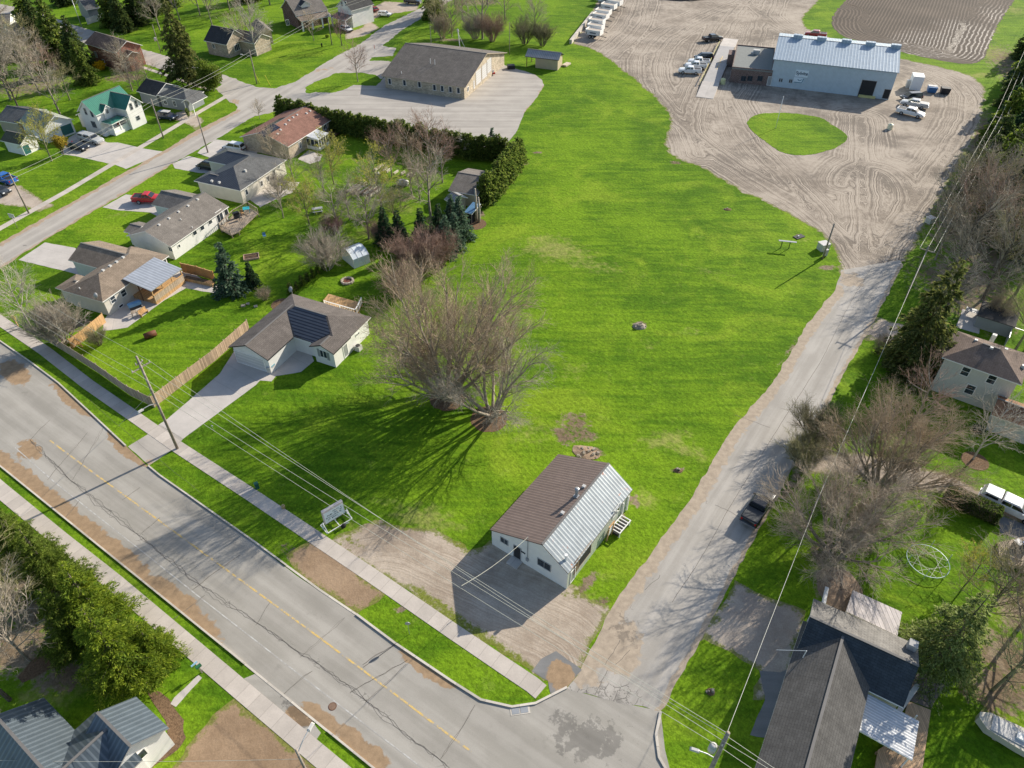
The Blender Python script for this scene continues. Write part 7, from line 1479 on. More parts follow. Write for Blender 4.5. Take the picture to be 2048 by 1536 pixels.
dc = conifer(230, 13, 3.6, 22, 12, leafmat('soft_needles', (.17, .23, .06), (.30, .35, .11), (.42, .45, .2)), .26, .11, .3, 80, .8, .1, low=.12)
place_tree(dc, CN, 'soft grey green conifer leaning away right of the corner house', 'tree', *at(1862, 1335), name='conifer_tree', s=.95)
wdn = conifer(231, 2.0, .8, 8, 8, LF_DRK, .2, .1, .1, 8, .6)
for px, py, s, me_, lab, cat_ in ((204, 140, 1.4, blob_tree(9, 1.1, .8, LF_GOLD, 1600, .22, .14, .8), 'bright yellow flowering bush below the red brick house', 'shrub'), (788, 176, .55, None, 'round yellow shrub left of its twin at the works garage wall', 'shrub'), (801, 178, .55, None, 'round yellow shrub right of its twin at the works garage wall', 'shrub'), (128, 310, 1.3, blob_tree(10, 1.2, 1.3, LF_OL if 0 else leafmat('budding_gold', (.28, .22, .03), (.40, .31, .05)), 2600, .16, .1, 1.9), 'golden budding bush beside the yellowish lawn tree', 'shrub'), (1955, 775+90, .7, blob_tree(12, 1.0, .8, LF_DRK, 1800, .2, .12, .8), 'dark bush against the wall of the pale two storey house', 'shrub'),
                                 (378, 236, .8, blob_tree(13, .5, 1.5, LF_CED, 1200, .16, .1, 1.5), 'narrow green cedar at the corner of the grey cottage', 'shrub'), (655, 75, .5, blob_tree(14, 1.2, .8, LF_YEL, 1400, .2, .12, .8), 'lime bush at the corner of the dormered brick porch', 'shrub')):
    if me_ is None: me_ = YB
    else: YB = me_ if 'flowering' in lab else globals().get('YB')
    place_tree(me_, CN, lab, cat_, *at(px, py), s=s, name='garden_shrub')
# clipped hedge on the right
A_, B_ = up(1893, 1000), up(1985, 1040); th = math.atan2(B_.y-A_.y, B_.x-A_.x); L_ = math.dist((A_.x, A_.y), (B_.x, B_.y))
rn = np.random.default_rng(4); n = 9000; P = rn.uniform(-1, 1, (n, 3)); k = rn.integers(0, 3, n); P[np.arange(n), k] = np.sign(P[np.arange(n), k])*rn.uniform(.85, 1.02, n)
D = P*np.eye(3)[k]; P = P*np.array([L_/2+.3, .75, .85])+np.array([0, 0, .9]); ok = P[:, 2] > 0
me = leaves_mesh('foliage', P[ok], D[ok], .14, .1, rn, LF_HDG, .5); r_ = empty('clipped_hedge', ((A_.x+B_.x)/2, (A_.y+B_.y)/2, 0), th, 'clipped box shaped hedge beside the white capped pickup', 'hedge'); o = bpy.data.objects.new('foliage', me); COL.objects.link(o); o.parent = r_
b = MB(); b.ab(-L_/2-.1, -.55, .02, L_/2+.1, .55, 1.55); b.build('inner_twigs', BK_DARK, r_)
# ------------------------------------------------------------------ poles, wires and small things
POLE = bark('pole_wood', (.24, .20, .165), (.34, .30, .26)); GALV = mat('galvanised', (.45, .46, .47), .4, .08, metal=.5); WIRE = mat('power_cable', (.42, .42, .36), .5, .02); INS = mat('insulator', (.55, .52, .48), .3, .05)
def upole(label, px=None, py=None, h=9, base=None, r=.15, arms=(), lamp=None, trafo=None, name='utility_pole', cat='pole', m=None, group=None):
    p = up(px, py) if base is None else Vector((*base, 0)); root = empty(name, (p.x, p.y, 0), 0, label, cat, group)
    cyl((0, 0, 0), r, h, 10, r*.7).build('pole_shaft', m or POLE, root, True)
    for z, L_, a in arms:
        d = Vector((math.cos(a), math.sin(a), 0)); b = MB(); b.bar(-d*L_/2+Vector((0, 0, z)), d*L_/2+Vector((0, 0, z)), .1, .12); b.build('crossarm', m or POLE, root)
        for s in (-1, 1): q = d*s*(L_/2-.08); cyl((q.x, q.y, z+.06), .06, .22, 8, .04).build('insulator', INS, root)
    if lamp:
        z, a, L_ = lamp; d = Vector((math.cos(a), math.sin(a), 0)); b = MB(); b.tube([(0, 0, z), tuple(d*L_*.5+Vector((0, 0, z+.35))), tuple(d*L_+Vector((0, 0, z+.4)))], .045, 6); b.build('lamp_arm', GALV, root)
        b = MB(); q = d*(L_+.25); b.box((q.x, q.y, z+.3), (.7, .28, .16), 0, a, top=.7); b.build('lamp_head', VENT, root)
    if trafo:
        z, a, n = trafo
        for k in range(n):
            q = Vector((math.cos(a+k*1.0), math.sin(a+k*1.0), 0))*(r+.34); b = cyl((q.x, q.y, z), .28, .75, 14); b.tube([(q.x, q.y, z+.75), (q.x, q.y, z+.86)], [.28, .12], 14); b.build('transformer', VENT, root, True)
    return p
def wire(label, a, b, r=.014, sag=.5, m=None, n=14, group=None, name='power_line'):
    a, b = Vector(a), Vector(b); ps = [a.lerp(b, k/n)-Vector((0, 0, sag*4*(k/n)*(1-k/n))) for k in range(n+1)]; q = MB(); q.tube([p-a for p in ps], r, 4, cap=False)
    o = q.build(name, m or WIRE, loc=a); return tag(o, label, 'cable', group)
A = up(355, 897); BRp = Vector((14.7, 20.6, 0)); dA = (A-BRp).normalized(); pa = math.atan2(dA.y, dA.x); px_ = pa+PI/2
upole('tall wooden power pole with crossarm and street lamp at the end of the bungalow drive', base=(A.x, A.y), h=14, r=.17, arms=((12.5, 2.2, px_), (13.1, .9, px_)), lamp=(7.3, px_, 1.7))
upole('thick wooden pole with white transformer at the lower right corner lawn', base=(14.7, 20.6), h=12, r=.2, arms=((10.6, .9, px_),), trafo=(8.9, PI*.95, 1), lamp=(7.6, PI*.9, 1.3))
P0 = A+dA*48; P9 = BRp-dA*40
for nm, (q, zz) in {'w': (P0, 0), 'e': (P9, 0)}.items(): upole('power pole further along the main road just outside the picture, %s end' % ('far' if nm == 'w' else 'near'), base=(q.x, q.y), h=12.5, arms=((12, 2, px_),))
n_ = Vector((math.cos(px_), math.sin(px_), 0)); K = 0
for (h0, s0, h1, s1) in ((12.8, 1.0, 11.8, 0.15), (12.8, -1.0, 10.9, .15), (9.6, .1, 9.8, .12), (13.4, 0, 11.9, 0)):
    wire('cable %s of four along the main road above the letter sign' % ('nearest the field', 'over the sidewalk', 'lowest', 'topmost')[K], A+n_*s0+Vector((0, 0, h0)), BRp+n_*s1+Vector((0, 0, h1)), sag=.7, group='main road cables', r=.017)
    if K < 3:
        wire('cable %s running off to the left from the tall power pole' % ('nearest the fence', 'over the kerb', 'lowest')[K], A+n_*s0+Vector((0, 0, h0)), P0+n_*s0+Vector((0, 0, h0-.6)), sag=.8, group='main road cables', r=.013)
        wire('cable %s running off at the lower right past the corner house' % ('nearest the house', 'over the road', 'lowest')[K], BRp+n_*s1+Vector((0, 0, h1)), P9+n_*s0+Vector((0, 0, h0-.6)), sag=.7, group='main road cables', r=.017)
    K += 1
# guy wire and service drop to the store
g = up(236, 853); wire('guy wire from the tall power pole down to the verge', A+Vector((0, 0, 9)), (g.x, g.y, 0), sag=0, r=.02)
H, w_ = STORE; q = H.o + Matrix.Rotation(H.th, 3, 'Z') @ Vector((H.hit(1056, 1100, 1, w_['y0']).x, w_['y0']-.08, 4.85)); mid = BRp.lerp(A, .35)+Vector((0, 0, 9.3))
wire('braided service cable dropping to the mast on the white store front', mid, q, sag=.5, r=.022)
BLp = up(592, 1500, 8); bl = (BLp.x, BLp.y); upole('slim pole with a long street lamp arm at the lower left sidewalk', base=bl, h=8, r=.13, lamp=(7.4, pa-PI/2+.25, 1.6))
wire('single cable crossing the dirt driveway at the lower left', (BLp.x, BLp.y, 6.4), up(-50, 1520, 4.5), sag=.4)
pb = upole('dark pole with a meter cabinet at the mouth of the side road', 1645, 518, 6.4, r=.15); furn('meter_cabinet', 'pale blue meter cabinet at the foot of the dark pole', 'cabinet', 1649, 513, 0, [('cabinet_body', [(-.3, -.2, .2, .3, .2, 1.3)], VENT), ('cabinet_leg', [(-.28, -.1, 0, -.2, .1, .2)], GALV), ('cabinet_leg', [(.2, -.1, 0, .28, .1, .2)], GALV)], .3)
furn('utility_box', 'cream utility box on the lawn beside the dark pole', 'utility box', 1645, 499, 0, [('box_body', [(-.75, -.65, 0, .75, .65, 1.15)], mat('cream_box', (.50, .50, .43), .5)), ('lid', [(-.8, -.7, 1.152, .8, .7, 1.25)], VENT)], .35)
furn('utility_box', 'cream utility box on the verge across the gravel road', 'utility box', 1858, 445, 0, [('box_body', [(-.6, -.5, 0, .6, .5, .95)], mat('cream_box', (.50, .50, .43))), ('lid', [(-.65, -.55, .952, .65, .55, 1.03)], VENT)], .5)
R3 = upole('power pole among the trees at the end of the gravel road', base=tuple((up(1677, 698)+Vector((.76, .65, 0))*9/math.tan(SUN_EL)).xy), h=9, arms=((8.3, 2, SIDE_ANG+PI/2),)); R2 = upole('power pole in the edge of the wood opposite the gravel yard', base=tuple((up(1881, 367)+Vector((.76, .65, 0))*8.6/math.tan(SUN_EL)).xy), h=8.6, arms=((8, 2, SIDE_ANG+PI/2),)); R1 = upole('farthest power pole beside the wood near the field corner', base=tuple((up(1973, 180)+Vector((.76, .65, 0))*9/math.tan(SUN_EL)).xy), h=9, arms=((8.3, 2, SIDE_ANG+PI/2),))
R4 = upole('slim pole on the lawn between the side road and the massive bare tree', 1600, 1078, 7.2, r=.11)
sn = Vector((math.cos(SIDE_ANG+PI/2), math.sin(SIDE_ANG+PI/2), 0)); sd_ = Vector((math.cos(SIDE_ANG), math.sin(SIDE_ANG), 0))
for s, nm in ((-.95, 'right'), (0, 'middle'), (.95, 'left')):
    for a, b_, w2, za, zb in ((R3, R2, 'nearer', 8.5, 8.3), (R2, R1, 'farther', 8.3, 8.5), (R1, R1+sd_*60, 'farthest', 8.5, 8.5)):
        wire('%s cable of the three beside the wood, %s span' % (nm, w2), a+sn*s+Vector((0, 0, za)), b_+sn*s+Vector((0, 0, zb)), sag=.4, r=.022, group='cables beside the wood')
wire('cable from the wood to the slim pole by the massive bare tree', R3+Vector((0, 0, 8)), R4+Vector((0, 0, 7)), sag=.6, r=.024); wire('cable from the slim pole to the thick transformer pole', R4+Vector((0, 0, 7)), BRp+Vector((0, 0, 10)), sag=.6, r=.020)
L1 = upole('wooden pole on the near side of the left street by the paired driveways', 416, 305, 7.6); L2 = upole('wooden pole on the sidewalk in front of the farmhouse lawn', 327, 276, 8.1); L3 = upole('wooden pole on the left street verge at the left edge', 58, 427, 7.6)
L4 = upole('wooden pole with curved lamp arm on the corner lawn of the upper road', 514, 168, 7.8, lamp=(6.3, PI*.95, 2)); L5 = upole('wooden pole with transformer in front of the dormered brick house', 664, 90, 9.4, trafo=(7, 0, 1)); L6 = upole('slim pole with a small transformer on the upper lawn', 322, 106, 7, trafo=(3, PI, 1), r=.11); L7 = upole('grey street light pole at the top left corner', 164, 55, 7.5, lamp=(7.2, PI*.8, 1.2), m=GALV, r=.1)
upole('thin pole on the grass right of the works garage', 1019, 110, 8, r=.1); upole('thin pole behind the works garage roof', 863, 96, 5.5, r=.1); upole('white flagpole standing on the grass island in the gravel yard', 1551, 257, 6.9, r=.07, name='flagpole', m=WHITE)
for a, b_, za, zb, t_ in ((L5, L4, 8.8, 7.4, 'the dormered house pole and the corner pole'), (L4, L2, 7.4, 7.6, 'the corner pole and the farmhouse pole'), (L2, L3, 7.6, 7.2, 'the farmhouse pole and the left edge pole')):
    for s in (0, .7): wire('%s cable between %s' % ('lower' if s else 'upper', t_), a+Vector((0, 0, za-s)), b_+Vector((0, 0, zb-s)), sag=.5, r=.022, group='left street cables')
for s in (0, .7): wire('%s cable leaving the dormered house pole to the top' % ('lower' if s else 'upper'), L5+Vector((0, 0, 8.8-s)), L5+Vector((22, 40, 9-s)), sag=.5, r=.022, group='left street cables'); wire('%s cable leaving the left edge pole' % ('lower' if s else 'upper'), L3+Vector((0, 0, 7.2-s)), L3+Vector((-36, -16, 7.4-s)), sag=.5, r=.022, group='left street cables')
upole('short pole with a flat top sign on the left sidewalk verge', 35, 456, 2.2, r=.05, name='sign_pole', cat='sign', m=POLE)
r_ = furn('notice_board', 'small white notice board on the verge of the left street', 'sign', 33, 452, 0, [('board', [(-.6, -.03, 1.5, .6, .03, 2.3)], VENT)], -.3)

# portable sign on a trailer frame
p = up(668, 1052); q = up(641, 1046); fa = up(650, 1060); fb = up(693, 1034); th = math.atan2(fb.y-fa.y, fb.x-fa.x); r_ = empty('portable_sign', ((fa.x+fb.x)/2, (fa.y+fb.y)/2+.1, 0), th, 'white portable letter board sign on a wheeled frame beside the sidewalk', 'sign')
b = MB(); b.ab(-1.2, -.16, .85, 1.2, .16, 2.8); b.build('cabinet', mat('sign_case', (.55, .50, .48), .6, .12), r_)
b = MB(); b.ab(-1.12, -.175, .95, 1.12, -.162, 2.5); b.build('letter_panel', mat('letter_panel', (.66, .74, .77), .35, .06), r_)
rn_ = random.Random(12); b = MB()
for row, (x0, x1) in enumerate(((-.1, .9), (-.8, .9), (-.95, .8), (-.8, .3))):
    x = x0
    while x < x1:
        ww = rn_.uniform(.07, .12)
        if rn_.random() > .14: b.ab(x, -.183, 2.12-row*.3, x+.03, -.177, 2.3-row*.3); b.ab(x+.031, -.183, 2.12-row*.3+rn_.choice((0, .07, .14)), x+ww, -.177, 2.16-row*.3+rn_.choice((.0, .02)) + .14*rn_.choice((0, 1)))
        x += ww+.05
b.build('letters', mat('sign_letters', (.05, .07, .09), .6), r_)
b = MB()
for a, c in (((-1.5, -.9, .35), (1.5, -.9, .35)), ((-1.5, .5, .35), (1.5, .5, .35)), ((-1.5, -.9, .35), (-1.5, .5, .35)), ((1.5, -.9, .35), (1.5, .5, .35)), ((0, -.9, .35), (0, .5, .35)), ((1.42, -.9, .4), (1.42, -.1, 1.3)), ((-1.42, -.9, .4), (-1.42, -.1, 1.3))): b.bar(a, c, .08)
b.build('frame', WHITE, r_)
for x in (-1.42, 0, 1.42): b = MB(); b.box((x, 0, .37), (.08, .08, .5)); b.build('upright', WHITE, r_)
b = MB(); b.tube([(0, -.95, .35), (1.0, -1.1, .3)], .04, 6); b.build('tow_bar', GALV, r_)
for s in (-1, 1): b = MB(); b.tube([(.3, s*.5-.6*(s < 0)-.1, .28), (.3, s*.5-.6*(s < 0)+.1, .28)], .28, 14); b.build('wheel', TYRE, r_, True)

# yard clutter and street furniture
def lathe(name, label, cat, px, py, prof, m, z=0, n=16, rz=0, lay=False, part='body'):
    p = up(px, py); r_ = empty(name, (p.x, p.y, z), rz, label, cat); b = MB()
    if lay: b.tube([(a, 0, lay) for _, a in prof], [r for r, _ in prof], n)
    else: b.tube([(0, 0, a) for _, a in prof], [r for r, _ in prof], n)
    b.build(part, m, r_, True); return r_
RUST = mat('rusty_brown', (.12, .045, .02), .7, .3); STONE = mat('fire_pit_stone', (.42, .36, .29), .9, .2); ROCK = mat('rubble', (.30, .26, .21), .95, .35, 3, bump=.4)
r_ = lathe('log_roll', 'dark brown hollow barrel lying on the fenced lawn', 'barrel', 302, 674, [(.42, -.8), (.45, 0), (.42, .8)], RUST, lay=.43, rz=.65); b = MB(); b.tube([(.8, 0, .43), (.84, 0, .43)], .36, 14); b.build('end_disc', mat('cut_wood', (.5, .3, .15), .8), r_)
r_ = empty('fire_pit', (*up2(695, 563), 0), 0, 'round stone fire pit on the lawn behind the white bungalow', 'fire pit')
for k in range(12): a = k/12*2*PI; b = MB(); b.box((.85*math.cos(a), .85*math.sin(a), 0), (.3, .4, .3), 0, a, top=.9); b.build('stone', STONE, r_)
cyl((0, 0, .02), .6, .1, 14).build('ash', mat('ash_red', (.16, .06, .04), .9), r_)
def heap(name, label, cat, px, py, rx, ry, h, m, seed, n=14, stones=0, rz=0, dz=0.0):
    p = up(px, py); r_ = empty(name, (p.x, p.y, dz), rz, label, cat); b = MB(); rg = []
    for j in range(5):
        f = j/4; rg.append([((rx*math.cos(a*2*PI/n))*(1-f**1.6)*(1+.25*mnoise.noise(Vector((a*.9, j*.7, seed)))), ry*math.sin(a*2*PI/n)*(1-f**1.6)*(1+.25*mnoise.noise(Vector((a*.8, j, seed+3)))), h*f*(1+.3*mnoise.noise(Vector((a*.5, j*1.3, seed+9))))) for a in range(n)])
    b.loft(rg); b.build('mound', m, r_)
    rq = random.Random(seed)
    for k in range(stones):
        a = rq.uniform(0, 6.28); q = rq.uniform(.2, .95); s = rq.uniform(.18, .45); b = MB(); b.box((rx*q*math.cos(a), ry*q*math.sin(a), h*(1-q)*.7), (s, s*.8, s*.6), 0, rq.uniform(0, 3), rq.uniform(-.3, .3), top=.7); b.build('stone', ROCK, r_)
    return r_
heap('rubble_pile', 'tan heap of dug earth and rubble behind the brown store roof', 'rubble', 1172, 905, 1.7, 1.1, .28, mat('dug_earth', (.30, .215, .145), .95, .4, 3, bump=.5), 3, stones=16, rz=-.4)
heap('rubble_pile', 'grey brown mound of stones alone in the middle of the field', 'rubble', 1279, 653, 1.0, .8, .5, ROCK, 5, stones=9)
heap('tree_stump', 'low ragged stump hole on the lawn beside the side road', 'stump', 1356, 941, .55, .4, .16, MULCH, 7, stones=3); heap('tree_stump', 'small dark stump hole near the upper edge of the field', 'stump', 1455, 419, .7, .45, .15, MULCH, 8, stones=3); heap('tree_stump', 'little stump with soil ring on the lower right lawn', 'stump', 1421, 1384, .4, .35, .2, MULCH, 9, stones=4)
heap('gravel_heap', 'large dark heap at the top edge of the gravel yard', 'heap', 1365, -6, 9, 5, 2.6, mat('dark_earth', (.10, .085, .07), .95, .3, 1, bump=.5), 11, n=22); heap('gravel_heap', 'smaller dark heap right of the large one at the top edge', 'heap', 1425, -12, 6, 4, 1.8, mat('dark_earth', (.1, .085, .07)), 12, n=18)
furn('steel_ramp', 'small dark tilted metal plate lying on the field near the gravel', 'plate', 1598, 474, 0, [('plate', [(-.9, -.5, .02, .9, .5, .12)], BLACK), ('block', [(-.3, -.1, .122, -.1, .1, .3)], WHITE)], .5)
furn('steel_table', 'low dark steel table like frame on two thin legs in the field', 'frame', 1570, 497, 0, [('leg', [(-.75, -.05, 0, -.65, .05, 1.3)], BLACK), ('leg', [(.5, -.05, 0, .6, .05, 1.3)], BLACK), ('top_bar', [(-1.3, -.2, 1.3, 1.5, .2, 1.38)], GREYM)], -.2)
# raised beds and garden things
for k, (px, py, L_, w2) in enumerate(((708, 376, 4.2, .5), (724, 374, 3.4, .5), (734, 382, 3.0, .9), (748, 384, 3.6, 1.0), (758, 336, 2.6, .4), (770, 340, 1.6, .35), (778, 342, 1.6, .35), (792, 346, 1.4, .3), (806, 347, 1.2, .3), (818, 350, 1.4, .3), (826, 351, 1.4, .3))):
    furn('raised_bed', '%s long raised garden bed with pale edging in the back garden' % ('first', 'second', 'third', 'fourth', 'fifth', 'sixth', 'seventh', 'eighth', 'ninth', 'tenth', 'eleventh')[k] + ' from the left', 'garden bed', px, py, 0, [('edging', [(-L_/2, -w2/2, 0, L_/2, -w2/2+.1, .35), (-L_/2, w2/2-.1, 0, L_/2, w2/2, .35)], mat('bleached_board', (.62, .56, .46), .8)), ('soil', [(-L_/2, -w2/2+.1, 0, L_/2, w2/2-.1, .25)], MULCH)], math.radians(62))
lathe('garden_tub', 'white rounded covered tub in the back garden', 'tub', 806, 370, [(.5, -1.0), (.62, -.5), (.65, .3), (.5, 1.0)], VENT, lay=.5, rz=-.2)
furn('garden_cart', 'white cart beside the uppermost raised beds', 'cart', 757, 352, 0, [('tray', [(-.6, -.4, .4, .6, .4, .7)], WHITE), ('leg', [(-.5, -.3, 0, -.42, -.22, .4)], GREYM), ('leg', [(.42, .22, 0, .5, .3, .4)], GREYM)], .3)
furn('picnic_table', 'pale picnic table under the yellow green tree', 'table', 636, 424, 0, [('tabletop', [(-.9, -.4, .7, .9, .4, .76)], VENT), ('bench_seat', [(-.9, -.85, .42, .9, -.6, .47), (-.9, .6, .42, .9, .85, .47)], VENT), ('leg', [(-.7, -.6, 0, -.6, .6, .42)], VENT), ('leg', [(.6, -.6, 0, .7, .6, .42)], VENT)], .3)
furn('garden_chair', 'small blue garden chair on the shaded lawn', 'chair', 530, 476, 0, [('seat', [(-.25, -.25, .4, .25, .25, .46)], BLU), ('backrest', [(-.25, .2, .46, .25, .25, .95)], BLU), ('leg', [(-.22, -.22, 0, -.17, -.17, .4)], BLU), ('leg', [(.17, .17, 0, .22, .22, .4)], BLU)], .5)
furn('raised_bed', 'pink edged square bed behind the silvery blue spruce', 'garden bed', 503, 515, 0, [('edging', [(-1.2, -.8, 0, 1.2, -.7, .3), (-1.2, .7, 0, 1.2, .8, .3), (-1.2, -.7, 0, -1.1, .7, .3), (1.1, -.7, 0, 1.2, .7, .3)], mat('pink_board', (.55, .36, .27), .8)), ('soil', [(-1.1, -.7, 0, 1.1, .7, .2)], MULCH)], .3)
for k, (px, py, h) in enumerate(((952, 442, 6.0), (958, 444, 4.6))):
    p = up(px, py); r_ = empty('dead_trunk', (p.x, p.y, 0), 0, ('taller' if k == 0 else 'shorter')+' bare dead trunk standing at the lawn edge by the blue shed', 'tree trunk'); b = MB(); b.tube([(0, 0, 0), (.1, .05, h*.5), (.0, .1, h)], [.28, .2, .13], 8); b.build('trunk', BK_PALE, r_, True); b = MB(); b.tube([(.1, .05, h*.5), (.5, .2, h*.62)], [.1, .06], 6); b.build('branch_stub', BK_PALE, r_)
furn('rock_edging', 'row of pale stones by the ornamental grass on the bungalow lawn', 'stones', 488, 612, 0, [('stone', [(-.4, -.2, 0, .2, .2, .2)], STONE), ('stone', [(.35, .1, 0, .8, .45, .18)], STONE), ('stone', [(1.4, -.9, 0, 1.9, -.5, .18)], STONE)], .3)
# verge furniture
furn('utility_pedestal', 'green cable pedestal on the lawn edge beside the sidewalk', 'pedestal', 515, 976, 0, [('box_body', [(-.2, -.2, 0, .2, .2, .75)], mat('pedestal_green', (.02, .10, .07), .5)), ('lid', [(-.22, -.22, .752, .22, .22, .82)], mat('pedestal_green', (.02, .1, .07)))], .6)
lathe('fire_hydrant', 'small tan bollard stump on the grass beside the sidewalk', 'bollard', 567, 1016, [(.2, 0), (.2, .4), (.12, .5)], mat('weathered_tan', (.42, .32, .16), .7), part='post')
for px, py, h, cl, lb in ((819, 1268, 1.9, (.35, .35, .35), 'small round sign on a thin post on the grass verge'), (428, 862, .9, (.6, .6, .6), 'short white marker post on the lawn right of the drive')):
    p = up(px, py); r_ = empty('sign_post', (p.x, p.y, 0), 0, lb, 'sign'); cyl((0, 0, 0), .03, h, 6).build('post', GALV, r_); b = MB(); b.tube([(0, -.01, h), (0, -.04, h)], .24 if h > 1 else .12, 14); b.build('sign_face', mat('sign%g' % h, cl, .4), r_)
p = up(404, 1345); r_ = empty('mailbox', (p.x, p.y, 0), .9, 'green mailbox with blue and white plate at the garden path', 'mailbox'); b = MB(); b.box((0, 0, 0), (.1, .1, 1.0)); b.build('post', POLE, r_); b = MB(); b.box((0, 0, 1.0), (.5, .25, .25)); b.build('box_body', mat('mail_green', (.03, .13, .06), .4), r_); b = MB(); b.box((-.15, .25, 1.35), (.6, .04, .22)); b.build('plate', mat('plate_blue', (.35, .60, .80), .4), r_)
for k, (px, py, cl) in enumerate(((520, 166, (.55, .50, .05)), (541, 172, (.60, .58, .05)))):
    p = up(px, py); r_ = empty('guy_marker', (p.x, p.y, 0), 0, '%s yellow marker stay on the corner of the upper lawn' % ('left' if k == 0 else 'right'), 'marker'); b = MB(); b.tube([(0, 0, 0), (-.9, .3, 2.4)], .07, 6); b.build('sleeve', mat('yellow_sleeve', cl, .5), r_)
lathe('fire_hydrant', 'dark hydrant on the lawn in front of the spreading bare tree', 'hydrant', 644, 94, [(.2, 0), (.18, .7), (.25, .72), (.1, 1.0)], BLACK, part='hydrant_body')
p = up(750, 106); r_ = empty('sign_post', (p.x, p.y, 0), 0, 'red and white marker post at the tip of the small grass wedge', 'sign'); cyl((0, 0, 0), .05, 1.1, 6).build('post', WHITE, r_); cyl((0, 0, 1.1), .07, .9, 6).build('marker', mat('marker_red', (.45, .05, .03), .5), r_)
p = up(36, 682-30); r_ = empty('sign_post', (p.x, p.y, 0), 0, 'yellow topped wooden post beside the sidewalk at the left', 'sign'); b = MB(); b.box((0, 0, 0), (.14, .14, 1.2)); b.build('post', WOODN, r_); b = MB(); b.box((0, 0, 1.2), (.5, .1, .6)); b.build('sign_face', mat('sign_yellow', (.50, .38, .02), .5), r_)
for px, py, r0, lb in ((665, 1413, .36, 'rusty round manhole cover on the main road'),):
    p = up(px, py); r_ = empty('manhole_cover', (p.x, p.y, .012), 0, lb, 'manhole'); cyl((0, 0, 0), r0, .012, 20).build('frame', RUST, r_); cyl((0, 0, .013), r0*.85, .008, 20).build('cover', mat('cover_brown', (.20, .13, .09), .8, .3, 8), r_)
r_ = furn('storm_drain', 'pair of iron storm drain grates in the kerb at the road corner', 'drain', 1040, 1421, .01, [('surround', [(-.85, -.35, 0, .85, .35, .02)], KERB), ('grate', [(-.7, -.25, .021, -.05, .25, .035)], GREYM), ('grate', [(.05, -.25, .021, .7, .25, .035)], GREYM)], .15)
# long pale fence at the top, satellite mast, red cart by the garage
fence('board_fence', 'pale blue grey board fence on the upper lawn', [(176, 49), (192, 44), (218, 36)], 1.7, SIDW, gap=3)
p = up(920, 97); r_ = empty('tripod_mast', (p.x, p.y, 0), 0, 'white tripod mast standing behind the works garage roof', 'mast'); b = MB(); b.tube([(0, 0, 0), (-.3, 0, 4.2)], .12, 8); b.tube([(1.4, .2, 0), (-.25, 0, 3.6)], .06, 6); b.build('tripod_leg', WHITE, r_); b = MB(); b.tube([(-.3, 0, 4.2), (-.45, 0, 4.9)], [.3, .2], 10); b.build('mast_head', VENT, r_)
lathe('propane_tank', 'white upright tank at the far corner of the works garage', 'tank', 990, 140, [(.6, 0), (.7, .3), (.7, 1.6), (.3, 2.1)], VENT, part='tank_body'); furn('hand_cart', 'red cart with white drum beside the works garage door', 'cart', 984, 150, 0, [('cart_bed', [(-.7, -.5, .3, .7, .5, .6)], mat('cart_red', (.35, .03, .02), .5)), ('drum', [(-.35, -.35, .602, .35, .35, 1.3)], WHITE), ('wheel', [(-.6, -.6, 0, -.3, -.5, .3)], TYRE)], .4)
furn('bollard', 'black box in place of a shadow at the far edge of the asphalt lot', 'bin', 1022, 137, 0, [('bin_body', [(-.9, -.7, 0, .9, .7, .9)], BLACK)], .2)  # black box stands in for a shadow on the lot
# round frame pool skeleton on the right lawn
p = up(1852, 1128); r_ = empty('hoop_frame', (p.x, p.y, 0), 0, 'round bluish wire trampoline frame lying on the right hand lawn', 'trampoline')
b = MB(); cc = [(2.0*math.cos(2*PI*k/24), 2.0*math.sin(2*PI*k/24), .55) for k in range(25)]; b.tube(cc, .035, 5, cap=False); b.build('ring', mat('pale_blue_tube', (.38, .52, .55), .4), r_)
for k in range(6): a = 2*PI*k/6; b = MB(); b.tube([(2*math.cos(a), 2*math.sin(a), 0), (2*math.cos(a), 2*math.sin(a), 1.6)], .03, 5); b.build('pole', mat('pale_blue_tube', (.38, .52, .55)), r_)
b = MB(); 
for k in range(10): a = 2*PI*k/10; b.bar((2*math.cos(a), 2*math.sin(a), .55), (1.9*math.cos(a+2.2), 1.9*math.sin(a+2.2), .5), .02)
b.build('net', VENT, r_)
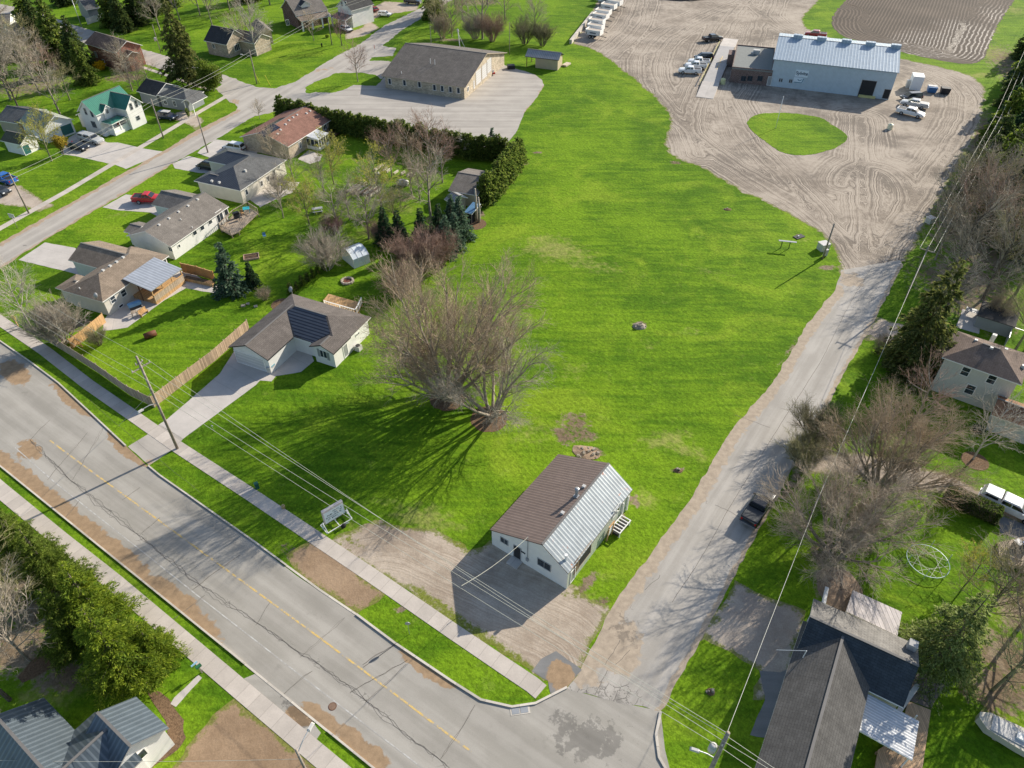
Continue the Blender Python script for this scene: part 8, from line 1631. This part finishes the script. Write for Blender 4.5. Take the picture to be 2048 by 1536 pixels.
# bins deck at right, pale boat shaped hull, plank
dk = deck('bin_platform', 'timber enclosure with pale capped wall at the right edge', [(1999, 1118), (1996, 1085), (2110, 1060), (2130, 1170)], .5, WOODO, skip=(1, 2)); 
for px, py, cl, lb in ((2029, 1096, (.30, .31, .33), 'grey wheeled bin in the right edge timber enclosure'), (2044, 1100, (.02, .10, .45), 'blue wheeled bin in the right edge timber enclosure')):
    p = up(px, py, .5); r_ = empty('wheelie_bin', (p.x, p.y, .5), .4, lb, 'bin'); b = MB(); b.box((0, 0, 0), (.55, .6, .95), 0, top=1.15); b.build('bin_body', mat('bin_dark', (.12, .12, .13), .5), r_); b = MB(); b.box((0, 0, .952), (.66, .72, .09)); b.build('lid', mat('lidc%d' % px, cl, .4), r_)
p = up(2030, 1488); r_ = empty('small_boat', (p.x, p.y, 0), -.62, 'long pale boat shaped hull on the lower right edge', 'boat'); b = MB(); b.loft([[(x, -w2, .3+k), (x, w2, .3+k), (x, w2*1.1, 1.15+k), (x, -w2*1.1, 1.15+k)] for x, w2, k in ((-3.2, .25, .15), (-2.4, .75, 0), (0, .95, 0), (2.5, .95, 0), (3.0, .9, 0))]); b.build('hull', mat('hull_tan', (.50, .46, .38), .6, .15), r_); b = MB(); b.ab(-2.2, -.7, 1.17, 2.9, .7, 1.22); b.build('deck', VENT, r_); b = MB(); b.ab(-.4, -.3, 1.222, .3, .3, 1.4); b.build('hatch', WHITE, r_)
for x in (-1.5, 1.5): b = MB(); b.box((x, 0, 0), (.3, 1.4, .3)); b.build('support', WOODO, r_)
b = MB(); q0, q1 = up(1649, 1195), up(1659, 1168); b.box((0, 0, 0), (2.2, .35, .3)); r_ = empty('white_plank', (q0.x, q0.y, 0), 1.1, 'white painted plank beside the corner house roof', 'plank'); b.build('plank', WHITE, r_)
heap('leaf_pile', 'brown leaf heap at the foot of the massive bare tree', 'leaf pile', 1680, 1180, 2.2, 2.8, .4, mat('dead_leaves', (.25, .18, .125), .95, .35, 4, bump=.6), 21, n=18)
